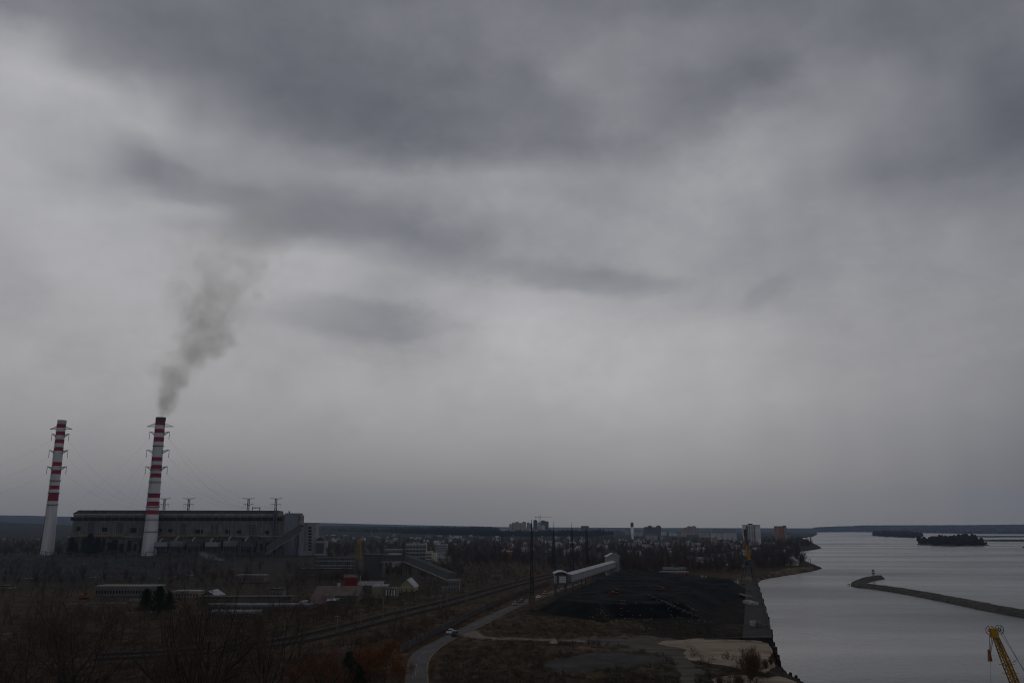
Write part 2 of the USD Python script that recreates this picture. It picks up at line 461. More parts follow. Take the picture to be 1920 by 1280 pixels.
river = Polygon([G(x, y, WATER_Z)[:2] for x, y in shore_px]).buffer(0)
isl = {
    'a': [(1716, 1019.5), (1740, 1021.5), (1790, 1023.6), (1830, 1022.8), (1857, 1022.0), (1845, 1019.5), (1800, 1018), (1740, 1017.5)],
    'b': [(1633, 1003.5), (1650, 1005), (1690, 1007.0), (1726, 1007.6), (1730, 1004.5), (1690, 1001.5), (1640, 1001)],
    'c': [(1826, 1013.6), (1860, 1014.6), (1930, 1014.9), (2100, 1015), (2100, 1012), (1930, 1012.4), (1870, 1012.6)],
    'd': [(1750, 1006.5), (1800, 1007.2), (1930, 1006.6), (2100, 1007), (2100, 1005), (1930, 1005), (1800, 1005)],
    'e': [(1912, 1026), (1935, 1027), (2000, 1027.5), (2000, 1024), (1925, 1024.6)]}
islands = {k: Polygon([G(x, y, WATER_Z)[:2] for x, y in v]).buffer(0) for k, v in isl.items()}
water_area = river
for p in islands.values():
    water_area = water_area.difference(p)


def far_rise(x, y):
    """Hills far off: how high the land stands."""
    px = 960 + 1638.0 * x / np.maximum(y, 1.0)
    top = np.interp(px, [-900, 0, 60, 110, 200, 420, 600, 760, 940, 1200, 1440, 1530, 1620, 1800, 1920, 2600], [172, 172, 168, 160, 158, 118, 96, 72, 50, 40, 38, 36, 54, 56, 62, 70])
    mid = np.interp(px, [-900, 0, 130, 400, 620, 800, 930, 1100, 1300, 1480, 1530], [66, 64, 56, 50, 48, 40, 27, 17, 9, 4, 0])
    r = np.hypot(x, y)
    f = meshkit.fbm(np.stack([x / 900, y / 900, 0 * x], -1), 3, 5)
    h = mid * smoothstep(2200, 5200, r) * (.75 + .5 * f)
    h = np.maximum(h, top * smoothstep(7600, 10400, r) * (.93 + .14 * f))
    return np.where(y > 100, h, 0)


def near_rise(x, y):
    """The hillside under the camera."""
    r = np.hypot(x * .55, y)
    h = np.where(y > -20, np.maximum(0, 33 - .30 * np.maximum(r - 1.5, 0)), 33.0)
    return np.where(h < 6, h * h / 12 * (h > 0) + 0, h - 3) * 33 / 30.0


def land_height(x, y):
    x, y = np.atleast_1d(np.asarray(x, float)), np.atleast_1d(np.asarray(y, float))
    h = near_rise(x, y) + far_rise(x, y)
    pts = shapely.points(x, y)
    inside = shapely.contains(water_area, pts)
    d = shapely.distance(pts, water_area.boundary)
    jag = (meshkit.fbm(np.stack([x / 6, y / 6, 0 * x], -1), 2, 9) - .5) * 3
    bank = np.where(inside, WATER_Z - np.minimum(d * .35, 4), np.minimum(h, WATER_Z + np.maximum(d + jag * (d < 12), 0) * .5))
    return np.where(inside | (d < 9), bank, h)


for k in islands:
    shapely.prepare(islands[k])
shapely.prepare(water_area)
ALBEDO = [  # pixel outline, colour, softness in metres
    ([(600, 1062), (1000, 1040), (1400, 1060), (1395, 1200), (1000, 1300), (600, 1300)], (.050, .037, .025), 30),
    ([(0, 1040), (520, 1040), (700, 1062), (640, 1100), (300, 1112), (0, 1105)], (.034, .031, .029), 25),
    ([(0, 1112), (350, 1120), (600, 1142), (700, 1180), (500, 1300), (-200, 1300)], (.040, .030, .022), 20),
    ([(620, 1062), (860, 1055), (1000, 1075), (960, 1108), (800, 1140), (660, 1120)], (.040, .034, .026), 15),
    ([(985, 1150), (1100, 1160), (1310, 1165), (1398, 1176), (1398, 1090), (1290, 1076), (1160, 1076), (1050, 1118)], (.011, .011, .012), 7),
    ([(1300, 1120), (1400, 1098), (1404, 1196), (1240, 1196), (1200, 1172)], (.013, .0125, .012), 10),
    ([(1000, 1247), (1040, 1232), (1110, 1222), (1235, 1221), (1280, 1236), (1190, 1251), (1060, 1264)], (.050, .050, .047), 3),
    ([(1085, 1195), (1180, 1190), (1290, 1196), (1300, 1216), (1190, 1224), (1100, 1212)], (.085, .070, .054), 4),
    ([(1215, 1225), (1290, 1232), (1310, 1262), (1330, 1300), (1260, 1300)], (.046, .044, .040), 4),
    ([(1080, 1198), (1110, 1193), (1120, 1200), (1085, 1204)], (.10, .09, .075), 2),
    ([(1390, 1082), (1420, 1079), (1480, 1064), (1545, 1060), (1545, 1072), (1400, 1100)], (.090, .075, .055), 4),
    ([(1480, 1042), (1500, 1036), (1560, 1030), (1560, 1060), (1500, 1058)], (.070, .058, .044), 6),
    ([(870, 1186), (893, 1181), (905, 1190), (930, 1194), (925, 1199), (885, 1196)], (.15, .13, .105), 1.2),
    ([(905, 1193), (1000, 1196), (1090, 1198), (1090, 1203), (1000, 1200), (920, 1198)], (.12, .105, .085), .8),
]


def land_colour(x, y, z):
    p3 = np.stack([x, y, 0 * x], -1)
    f1, f2 = meshkit.fbm(p3 / 60, 4, 1), meshkit.fbm(p3 / 9, 3, 2)
    c = np.array([.042, .036, .027]) * (.7 + .6 * f1)[:, None]
    pts = shapely.points(x, y)
    wob = (f2 - .5) * 2
    for poly, col, soft in ALBEDO:
        g = Polygon([G(a, b)[:2] for a, b in poly]).buffer(0)
        shapely.prepare(g)
        d = shapely.distance(pts, g.boundary) * np.where(shapely.contains(g, pts), 1, -1) + wob * soft * 1.6
        w = smoothstep(-soft, soft, d)[:, None]
        c = c * (1 - w) + np.array(col) * (.45 + 1.1 * f2)[:, None] * w
    # patches of rough grass, bare earth and old leaves
    olive = smoothstep(.52, .68, meshkit.fbm(p3 / 25, 3, 7))[:, None] * (np.hypot(x, y) < 1500)[:, None] * (c.mean(-1, keepdims=True) > .025) * (c.mean(-1, keepdims=True) < .06)
    c = c * (1 - .6 * olive) + np.array([.038, .037, .020]) * .6 * olive
    r = np.hypot(x, y)
    far = smoothstep(1900, 2800, r)[:, None]
    px = 960 + 1638.0 * x / np.maximum(y, 1.0)
    woods = np.array([.021, .026, .020]) * (.7 + .6 * f1)[:, None]
    c = c * (1 - far) + woods * far
    c = c * np.where((r < 900)[:, None], np.array([1.10, .96, .80]), 1.0)
    wet = np.where(z < -2.2, .6, 1.0)[:, None]
    return c * wet


def make_land():
    rows = np.concatenate([np.geomspace(2, 120, 26), CAM_Z * FPX / (np.arange(1290, 1024, -1.15) - 990.0), CAM_Z * FPX / np.geomspace(33.5, 4.45, 90)])
    rows = np.unique(np.round(rows[rows < 12400], 3))
    a = np.concatenate([np.radians(np.linspace(-180, -40, 50)), np.arctan((np.arange(-330, 2270, 3.0) - 960) / 1638.0), np.radians(np.linspace(40, 180, 50))])
    a = np.unique(a)
    A, R = np.meshgrid(a, rows, indexing='xy')
    x, y = (np.sin(A) * R).ravel(), (np.cos(A) * R).ravel()
    z = land_height(x, y)
    col = land_colour(x, y, z)
    nr, na = len(rows), len(a)
    i, j = np.meshgrid(np.arange(nr - 1), np.arange(na - 1), indexing='ij')
    q = np.stack([i * na + j, (i + 1) * na + j, (i + 1) * na + j + 1, i * na + j + 1], -1).reshape(-1, 4)
    q = q[:, ::-1]
    n = {'a': ('attribute', {'attribute': 'soil'}), 'g': ('geometry', {}),
         'm': ('mapping', {'mapping_type': 'point', 'scale': (.35, .12, .2)}),
         'n': ('noise_texture', {'scale': 1.0, 'detail': 4.0, 'roughness': .7}),
         'r': ('rgb_ramp', {'ramp': [(.24, (.30, .30, .30)), (.5, (.85, .85, .85)), (.76, (2.1, 2.0, 1.85))]}),
         'x': ('mix_color', {'blend_type': 'multiply', 'fac': 1.0}),
         'p': ('principled_bsdf', {'roughness': 1.0, 'specular_ior_level': 0.03})}
    l = [('g.position', 'm.vector'), ('m.vector', 'n.vector'), ('n.fac', 'r.fac'), ('a.color', 'x.a'), ('r.color', 'x.b'), ('x.result', 'p.base_color')]
    m = usdkit.material(stage, '/World/Looks/land', n, l, surface='p.BSDF')
    me = usdkit.mesh(stage, path_for('ground'), (np.stack([x, y, z], -1), q), m)
    UsdGeom.PrimvarsAPI(me).CreatePrimvar('soil', Sdf.ValueTypeNames.Color3fArray, 'vertex').Set(Vt.Vec3fArray.FromNumpy(col.astype(np.float32)))
    tag(me.GetPrim(), 'river plain with brown winter grass, bare soil and low hills far off', None, None, 'structure')


make_land()

# the river
wn = {'g': ('geometry', {}),
      'm1': ('mapping', {'mapping_type': 'point', 'scale': (.10, .15, 1), 'rotation': (0, 0, .25)}), 'n1': ('noise_texture', {'scale': 1.0, 'detail': 4.0, 'roughness': .6}),
      'm2': ('mapping', {'mapping_type': 'point', 'scale': (.0022, .0085, 1), 'rotation': (0, 0, .12)}), 'n2': ('noise_texture', {'scale': 1.0, 'detail': 3.0, 'roughness': .55}),
      'rr': ('map_range', {'from_min': .35, 'from_max': .65, 'to_min': .15, 'to_max': .32, 'clamp': True}),
      'bs': ('map_range', {'from_min': .3, 'from_max': .7, 'to_min': .22, 'to_max': 1.0, 'clamp': True}),
      'b': ('bump', {'distance': .8, 'use_object_space': False}),
      'p': ('principled_bsdf', {'base_color': (.012, .014, .017), 'ior': 1.33, 'specular_ior_level': .5})}
wl = [('g.position', 'm1.vector'), ('m1.vector', 'n1.vector'), ('g.position', 'm2.vector'), ('m2.vector', 'n2.vector'), ('n2.fac', 'rr.value'), ('n2.fac', 'bs.value'),
      ('n1.fac', 'b.height'), ('bs.result', 'b.strength'), ('b.normal', 'p.normal'), ('rr.result', 'p.roughness')]
water_mat = usdkit.material(stage, '/World/Looks/river_water', wn, wl, surface='p.BSDF')
bx = river.buffer(40).intersection(shapely.box(-200, -500, 12000, 12200))
vv, ff = trimesh.creation.triangulate_polygon(max(getattr(bx, 'geoms', [bx]), key=lambda g: g.area).simplify(3), engine='earcut')
wm = usdkit.mesh(stage, path_for('river_water'), (np.column_stack([vv, np.full(len(vv), WATER_Z)]), ff if np.cross(np.append(vv[ff[0][1]] - vv[ff[0][0]], 0), np.append(vv[ff[0][2]] - vv[ff[0][0]], 0))[2] > 0 else ff[:, ::-1]), water_mat)
tag(wm.GetPrim(), 'broad grey river with a lightly ruffled surface', None, None, 'structure')

# the air: an even thin haze
HAZE = usdkit.material(stage, '/World/Looks/haze', {'p': ('principled_volume', {'color': (.54, .70, .96), 'density': 3.3e-5})}, [], volume='p.volume')
hz = trimesh.creation.box((26000, 26000, 560))
hz.apply_translation((0, 0, 270))
if HAZE_ON:
    tag(usdkit.mesh(stage, path_for('haze'), hz, HAZE).GetPrim(), 'thin grey-blue haze in the air', None, None, 'stuff')
# ------------------------------------------------------------------ materials
CONC = mat('old_concrete', (.27, .26, .24), scale=.15, var=.35)
CONC_D = mat('dark_concrete', (.12, .115, .105), scale=.12, var=.4)
WHITE = mat('white_paint', (.42, .42, .425), rough=.6, var=.16, scale=.10, squash=(1, 1, .12))
RED = mat('red_paint', (.20, .014, .020), rough=.6, var=.2, scale=.1)
SOOT = mat('sooty_cap', (.055, .052, .05), scale=.3)
CAPG = mat('grey_cap', (.34, .33, .31), scale=.3)
SOOTW = mat('soot_stained_wall', (.055, .052, .048), scale=.25, var=.6)
STEEL = mat('dark_steel', (.05, .052, .056), rough=.6, spec=.3, scale=.6)
STEEL_D = mat('black_steel', (.017, .017, .018), rough=.7, spec=.2, scale=.6)
STEEL_M = mat('galvanised_steel', (.16, .165, .17), rough=.55, spec=.3, scale=.6)
GLASS_D = mat('dark_glazing', (.020, .023, .026), rough=.35, spec=.4, scale=1.5, var=.5)
VOID = mat('dark_opening', (.012, .012, .012), spec=0.0)
ROOFD = mat('bitumen_roof', (.042, .041, .040), scale=.08, var=.35)
YELPIPE = mat('yellow_pipe_paint', (.19, .12, .03), rough=.6, var=.45, scale=.12)
YELLOW = mat('yellow_paint', (.27, .15, .012), rough=.65, var=.5, scale=.9)
RUSTY = mat('rusty_steel', (.16, .07, .035), rough=.8, var=.5, scale=.8)
BLUEG = panel_mat('blue_grey_cladding', (.15, .165, .185), (.135, .15, .17), (.09, .10, .11), 1.6, 3.0, stain=.22)
WALLP = panel_mat('stained_wall_slabs', (.150, .140, .122), (.118, .110, .096), (.05, .047, .042), 6.0, 1.5, stain=.6)
WHITEP = panel_mat('pale_wall_slabs', (.20, .205, .21), (.17, .175, .18), (.18, .18, .18), 3.0, 3.0, stain=.3)


def chimney(name, label, X, Y, ztop, widths, reds, cap, rings, arms, segs=28):
    """widths: (pixel row, pixel width) from above to below; reds: pixel rows of the painted bands."""
    t = thing(name, label, 'chimney', (X, Y, 0))
    zs = lambda py: zat(py, Y)
    wz = sorted((zs(py), w * mpp(py, Y) / 2) for py, w in widths)
    rad = lambda z: float(np.interp(z, [a for a, _ in wz], [b for _, b in wz]))
    cuts = [(zs(b), zs(a)) for a, b in reds]
    cap_z = zs(cap[1])
    edges = sorted({0.0, cap_z, *[z for c in cuts for z in c if z < cap_z]})
    for lo, hi in zip(edges[:-1], edges[1:]):
        mid = (lo + hi) / 2
        red = any(a < mid < b for a, b in cuts)
        zz = np.linspace(lo, hi, 3)
        m = MB().lathe([(rad(z), z) for z in zz], segs, top=False)
        m.build('red_band' if red else 'white_shaft', RED if red else WHITE, t, smooth=40)
    m = MB().lathe([(rad(cap_z) * 1.03, cap_z), (rad(cap_z) * 1.07, cap_z + 2), (rad(ztop) * 1.07, ztop), (rad(ztop) * .84, ztop), (rad(ztop) * .84, ztop - 3)], segs)
    m.build('cap', cap[0], t, smooth=40)
    for py in rings:
        z = zs(py)
        r = rad(z)
        m = MB().lathe([(r, z - .5), (r + 1.1, z - .25), (r + 1.1, z + .05), (r, z + .05)], segs, top=False)
        for k in range(segs // 2):
            a = k * 4 * math.pi / segs
            m.bar((math.cos(a) * (r + 1.05), math.sin(a) * (r + 1.05), z), (math.cos(a) * (r + 1.05), math.sin(a) * (r + 1.05), z + 1.2), .06, None, 3)
        m.lathe([(r + 1.0, z + 1.1), (r + 1.1, z + 1.1), (r + 1.1, z + 1.25), (r + 1.0, z + 1.25)], segs, top=False)
        m.build('walkway', STEEL, t)
    tips = []
    for py, reach, up, string in arms:
        z = zs(py)
        r, L = rad(z), reach * mpp(py, Y)
        for s in (-1, 1):
            m = MB()
            for dy in (-1.6, 1.6):
                m.bar((s * r * .95, dy, z), (s * L, 0, z if up else z + 1.5), .36)
                m.bar((s * r * .95, dy, z + 4.2 if up else z - 3.4), (s * L, 0, z if up else z + 1.5), .30)
            for k in range(1, 5):
                f = k / 5
                x = s * (r * .95 + (L - r * .95) * f)
                za, zb = (z, z + 4.2 * (1 - f)) if up else (z + 1.5 * f, z - 3.4 + 4.9 * f)
                m.bar((x, -1.6 * (1 - f), za), (x, -1.6 * (1 - f), zb), .17, None, 3)
                m.bar((x, -1.6 * (1 - f), za), (x, 1.6 * (1 - f), za), .17, None, 3)
                x2 = s * (r * .95 + (L - r * .95) * (f - .2))
                zb2 = z + 4.2 * (1 - f + .2) if up else z - 3.4 + 4.9 * (f - .2)
                m.bar((x, -1.6 * (1 - f), za), (x2, -1.6 * (1.2 - f), zb2), .10, None, 3)
            m.build('cross_arm', STEEL, t)
            if string:
                zt = z + 1.5
                MB().lathe([(.2, -string), (.36, -string + .4), (.30, -.8), (.16, 0)], 8, s * L, 0).build('insulator_string', STEEL_M, t)
                # the lathe is built about z = 0: lift it into place
                ms = UsdGeom.Xformable(stage.GetPrimAtPath(f"{t.GetPath()}/insulator_string" + ('' if USED[f'{t.GetPath()}/insulator_string'] == 1 else f"_{USED[f'{t.GetPath()}/insulator_string'] - 1:03d}")))
                ms.AddTranslateOp().Set(Gf.Vec3d(0, 0, float(zt)))
                tips.append(np.array([X + s * L, Y, zt - string]))
    # caged ladder down the side that faces the camera
    m = MB()
    zz = np.linspace(2, cap_z, 12)
    for dx in (-.35, .35):
        m.tube([(-rad(z) * .86 + dx, -rad(z) * .58 - .5, z) for z in zz], .16, 4)
    m.build('ladder', STEEL, t)
    return t, rad, tips


Y1 = float(G(88, 1040)[1])
H_CH = zat(787.7, Y1)
Y2 = 1145.0
for _ in range(40):          # the second stands where an equally tall one reaches its pixel row
    Y2 *= H_CH / zat(782.5, Y2) if abs(zat(782.5, Y2) - H_CH) > .01 else 1
    Y2 = float(np.clip(Y2, 900, 1500))
X1, X2 = float(V(88, 1040, Y1)[0]), float(V(282.5, 1000, Y2)[0])
ch1, rad1, tips1 = chimney('factory_chimney', 'striped red and white chimney without smoke, left of the power station', X1, Y1, H_CH,
    [(787, 14.8), (840, 15.3), (880, 16.1), (939, 17.7), (990, 20), (1040, 23)],
    [(795, 802), (809, 816), (823.5, 831), (838, 845), (866, 873.5), (881, 888.5), (910, 917), (923.5, 939)], (CAPG, 795), [924.5, 901, 946],
    [(804.5, 21, True, 0), (815, 16, False, 9.5), (845.5, 17.5, False, 10.5), (876, 18, False, 10.5)])
ch2, rad2, tips2 = chimney('factory_chimney', 'striped red and white chimney with a black top that smokes', X2, Y2, H_CH,
    [(782, 16.8), (840, 17.8), (880, 19), (964, 22.8), (1000, 25.5), (1042, 28)],
    [(790, 797.5), (804.5, 812), (819.5, 828), (857, 864.5), (871.5, 879.5), (887, 895), (925, 933), (940, 948), (956, 964)], (SOOT, 790), [836, 881.5, 904, 926, 950, 973.5, 996],
    [(799.5, 25, True, 0), (811, 18.5, False, 10), (845, 21, False, 10.5), (876, 20.5, False, 10.5)])
# the leaning duct at the foot of the left chimney
m = MB()
a, b = V(76.5, 1040, Y1 - 6), V(93, 962, Y1 - 6)
m.tube([a - (X1, Y1, 0), (a + b) / 2 - (X1, Y1, 0), b - (X1, Y1, 0)], [1.5, 1.2, .9], 8)
for f in (.15, .45, .8):
    c = a + (b - a) * f - (X1, Y1, 0)
    m.bar(c, (0, -rad1(c[2]) * .9, c[2] + 2), .35)
m.build('leaning_duct', WHITE, ch1, smooth=50)

# ------------------------------------------------------------------ the smoke
SM_Y = Y2
sm_px = [(302, 783, 9.5), (307, 768, 17), (315, 740, 28), (322, 712, 42), (341, 685, 52), (370, 660, 56), (388, 630, 60), (393, 595, 74), (400, 555, 92), (414, 515, 108), (440, 472, 126), (482, 425, 148), (540, 380, 170)]
sm = [(V(x, y, SM_Y), w * mpp(y, SM_Y)) for x, y, w in sm_px]
zc = np.array([p[2] for p, _ in sm])
xc = np.array([p[0] for p, _ in sm])
rc = np.array([r for _, r in sm]) * 1.45
zc[0] = H_CH - 1.0
z0, z1 = zc[0], zc[-1]
S0, SR = float(xc.min()) - 1, float(max(np.ptp(xc), rc.max()) + 2)
dens = np.interp(np.linspace(0, 1, 12), [0, .1, .3, .55, .8, 1], [.66, .64, .58, .48, .32, 0.0])
zf = (zc - z0) / (z1 - z0)
sn = {'g': ('geometry', {}), 's': ('separate_xyz', {}),
      't': ('map_range', {'from_min': float(z0), 'from_max': float(z1), 'to_min': 0.0, 'to_max': 1.0, 'clamp': True}),
      'rp': ('rgb_ramp', {'ramp': [(float(a), ((x - S0) / SR, r / SR, d)) for a, x, r, d in zip(zf, xc, rc, np.interp(zf, np.linspace(0, 1, 12), dens))]}),
      'sc': ('separate_color', {}),
      'mn': ('mapping', {'mapping_type': 'point', 'scale': (.040, .040, .034)}), 'nz': ('noise_texture', {'scale': 1.0, 'detail': 5.0, 'roughness': .62}),
      'ml': ('mapping', {'mapping_type': 'point', 'scale': (.017, .017, .014)}), 'nl': ('noise_texture', {'scale': 1.0, 'detail': 1.0, 'roughness': .5}),
      'cx': ('math', {'math_type': 'multiply_add', 'value2': SR, 'value3': S0}), 'rr': ('math', {'math_type': 'multiply', 'value2': SR}),
      'dx': ('math', {'math_type': 'subtract'}), 'dy': ('math', {'math_type': 'subtract', 'value2': float(SM_Y)}), 'v': ('combine_xyz', {}),
      'len': ('vector_math', {'math_type': 'length'}), 'q': ('math', {'math_type': 'divide'}),
      'e': ('math', {'math_type': 'multiply_add', 'value2': -1.25, 'value3': .82}),
      'n1': ('math', {'math_type': 'multiply_add', 'value2': 3.0, 'value3': -1.50}), 'n2': ('math', {'math_type': 'multiply_add', 'value2': 1.2, 'value3': -.60}),
      'a1': ('math', {'math_type': 'add'}), 'a2': ('math', {'math_type': 'add'}),
      'sm': ('map_range', {'range_type': 'smoothstep', 'from_min': 0.0, 'from_max': .75, 'to_min': 0.0, 'to_max': 1.0, 'clamp': True}),
      'd': ('math', {'math_type': 'multiply'}), 'inv': ('math', {'math_type': 'divide', 'value1': 1.75}), 'd2': ('math', {'math_type': 'multiply'}),
      'p': ('principled_volume', {'color': (.93, .885, .73), 'anisotropy': .3})}
sl = [('g.position', 's.vector'), ('s.z', 't.value'), ('t.result', 'rp.fac'), ('rp.color', 'sc.color'), ('sc.r', 'cx.value1'), ('sc.g', 'rr.value1'),
      ('s.x', 'dx.value1'), ('cx.value', 'dx.value2'), ('s.y', 'dy.value1'), ('dx.value', 'v.x'), ('dy.value', 'v.y'), ('v.vector', 'len.vector1'), ('len.value', 'q.value1'), ('rr.value', 'q.value2'),
      ('q.value', 'e.value1'), ('g.position', 'mn.vector'), ('mn.vector', 'nz.vector'), ('nz.fac', 'n1.value1'), ('g.position', 'ml.vector'), ('ml.vector', 'nl.vector'), ('nl.fac', 'n2.value1'),
      ('e.value', 'a1.value1'), ('n1.value', 'a1.value2'), ('a1.value', 'a2.value1'), ('n2.value', 'a2.value2'), ('a2.value', 'sm.value'),
      ('sm.result', 'd.value1'), ('sc.b', 'd.value2'), ('rr.value', 'inv.value2'), ('d.value', 'd2.value1'), ('inv.value', 'd2.value2'), ('d2.value', 'p.density')]
SMOKE = usdkit.material(stage, '/World/Looks/smoke', sn, sl, volume='p.volume')
m = MB()
ang = np.arange(20) * 2 * math.pi / 20
zz = np.linspace(z0, z1, 24)
v = np.array([[np.interp(z, zc, xc) + np.interp(z, zc, rc) * 1.0 * math.cos(a), SM_Y + np.interp(z, zc, rc) * 1.0 * math.sin(a), z] for z in zz for a in ang])
i, j = np.meshgrid(np.arange(23), np.arange(20), indexing='ij')
q = np.stack([i * 20 + j, i * 20 + (j + 1) % 20, (i + 1) * 20 + (j + 1) % 20, (i + 1) * 20 + j], -1).reshape(-1, 4)
f = np.vstack([q[:, [0, 1, 2]], q[:, [0, 2, 3]], [[0, k + 1, k] for k in range(1, 19)], [[460, 460 + k, 461 + k] for k in range(1, 19)]])
m.add(v, f)
tag(m.build('smoke_plume', SMOKE), 'brown-grey smoke drifting up to the right from the black-topped chimney', 'smoke', None, 'stuff')

# ------------------------------------------------------------------ the power station's main hall
YL, YR = 1150.0, 1178.0
pl, pr = V(130, 1039, YL), V(531, 1040, YR)
yaw = math.atan2(pr[1] - pl[1], pr[0] - pl[0])
hall = thing('power_station', 'long stained concrete power station hall behind the two striped chimneys', 'power station', (pl[0], pl[1], 0), yaw)
cyw, syw = math.cos(yaw), math.sin(yaw)
BL = math.hypot(pr[0] - pl[0], pr[1] - pl[1])


def on_hall(px, py):
    """(along, up) where the pixel's ray meets the front wall."""
    d = px_dir(px, py)
    # plane through pl with direction (cyw, syw): normal (syw, -cyw)
    t = (syw * pl[0] - cyw * pl[1]) / (syw * d[0] - cyw * d[1])
    x, y, z = d[0] * t, d[1] * t, CAM_Z + d[2] * t
    return (x - pl[0]) * cyw + (y - pl[1]) * syw, z


def hall_box(m, px0, py0, px1, py1, y0, y1):
    pxm, pym = (px0 + px1) / 2, (py0 + py1) / 2
    a0, a1 = on_hall(px0, pym)[0], on_hall(px1, pym)[0]
    z1_, z0_ = on_hall(pxm, py0)[1], on_hall(pxm, py1)[1]
    return m.box(a0, a1, y0, y1, max(z0_, 0), z1_)


hz_ = lambda py: on_hall(330, py)[1]
zw, zr = hz_(965.0), hz_(956.0)
MB().box(0, BL, 0, 62, 0, zw).build('wall', WALLP, hall)
MB().box(-.3, BL + .3, -.35, 62.3, zw, zw + 1.2).build('parapet', CONC, hall)
m = MB()
s0, s1 = on_hall(140, 958)[0], on_hall(519, 962)[0]
m.hexa([[s0 - 6, 9, zw + 1.2], [s1 + 1, 9, zw + 1.2], [s1 + 1, 55, zw + 1.2], [s0 - 6, 55, zw + 1.2], [s0, 13, zr], [s1, 13, zr], [s1, 51, zr], [s0, 51, zr]])
m.build('raised_roof', ROOFD, hall)
m = MB()
for k in range(46):
    x = s0 + 3 + k * (s1 - s0 - 6) / 45
    m.box(x - 1.6, x + 1.6, 11.2, 12.6, zw + 2.0, zr - 1.6)
m.build('roof_light_strip', GLASS_D, hall, kind='stuff')
hall_box(MB(), 133, 969.5, 530, 975.5, -.6, -.003).build('upper_window_band', VOID, hall)
m = MB()
for k in range(30):
    x = 3 + k * (BL - 6) / 29
    m.box(x - .2, x + .2, -.75, -.6, hz_(975.3), hz_(969.8))
m.build('window_band_post', CONC_D, hall, kind='stuff')
for px0, px1, py0, py1 in [(164, 176.5, 978, 999), (216.5, 229, 978, 999), (338, 352, 981, 1004), (395, 409, 982, 1005), (467, 483, 983, 1003)]:
    w = thing  # tall blank glazing strips
    f = hall_box(MB(), px0, py0, px1, py1, -.25, -.003).build('tall_window', GLASS_D, hall)
    m = MB()
    a0, a1 = on_hall(px0, 990)[0], on_hall(px1, 990)[0]
    zb, zt = on_hall(px0, py1)[1], on_hall(px0, py0)[1]
    for k in range(4):
        x = a0 + (a1 - a0) * k / 3
        m.box(x - .14, x + .14, -.4, -.253, zb, zt)
    for k in range(6):
        z = zb + (zt - zb) * k / 5
        m.box(a0 + .15, a1 - .15, -.36, -.256, z - .12, z + .12)
    m.build('window_frame', CONC_D, f)
for px0, px1, py0, py1 in [(144, 151, 987, 994.5), (189, 201, 988.5, 996), (242, 256, 989, 998), (296, 304, 990.5, 997), (315.5, 325, 990.5, 997), (366, 380.5, 992.5, 999.5), (423, 431, 993, 1000), (443.5, 452, 993.5, 999.5), (497, 505, 994.5, 1001)]:
    hall_box(MB(), px0, py0, px1, py1, -.22, -.003).build('small_window', VOID, hall)
for k in range(16):
    x = 1 + k * (BL - 2) / 15
    MB().box(x - .5, x + .5, -.34, -.004, hz_(1002), hz_(976)).build('pilaster', CONC_D, hall)
m = MB()
for px in (513, 517.5):
    a = on_hall(px, 990)[0]
    m.box(a - .9, a + .9, -2.2, -.4, 0, zr)
m.build('dark_downpipe', STEEL, hall)
# dark plant storey at the foot of the hall, and the yellow pipe that runs along it
MB().box(0, BL, -9, -.76, 0, hz_(1006)).build('lower_storey', SOOTW, hall)
m = MB()
for k in range(34):
    x = 4 + k * (BL - 8) / 33
    h_ = rng.uniform(.3, 1.0)
    m.box(x - rng.uniform(1.0, 3.4), x + rng.uniform(1.0, 3.4), -9.3, -9.003, 3 + 6 * rng.random(), 12 + (hz_(1009.5) - 12) * h_)
m.build('plant_opening', VOID, hall, kind='stuff')
MB().box(-2, BL * .985, -9.4, -.8, hz_(1006), hz_(1005.2)).build('ledge', CONC, hall)
t = thing('yellow_pipe', 'long yellow pipe running along the power station wall', 'pipe', (pl[0], pl[1], 0), yaw)
zp = hz_(1004.0)
m = MB()
m.tube([(on_hall(150, 1003)[0], -10.4, zp), (on_hall(235, 1003)[0], -10.4, zp)], .75, 8)
m.tube([(on_hall(306, 1003)[0], -10.4, zp), (on_hall(441, 1003)[0], -10.4, zp)], .75, 8)
m.tube([(on_hall(470, 1003)[0], -10.4, zp), (on_hall(488, 1003)[0], -10.4, zp)], .75, 8)
m.build('pipe_run', YELPIPE, t, smooth=50)
for px in list(range(152, 236, 12)) + list(range(308, 441, 12)) + [472, 486]:
    a = on_hall(px, 1003)[0]
    MB().box(a - .3, a + .3, -11.2, -9.5, zp - 2.2, zp - .7).build('pipe_bracket', STEEL, t)

# little yellow frame on the roof
p = V(480, 957, YR + 20)
t = thing('roof_frame', 'small yellow gantry standing on the power station roof', 'gantry', (p[0], p[1], zr), yaw)
for x in (-5, 5):
    MB().box(x - .5, x + .5, -.5, .5, -.0, 3.4).build('leg', YELLOW, t)
MB().box(-5.5, 5.5, -.7, .7, 3.4, 4.6).build('beam', YELLOW, t)

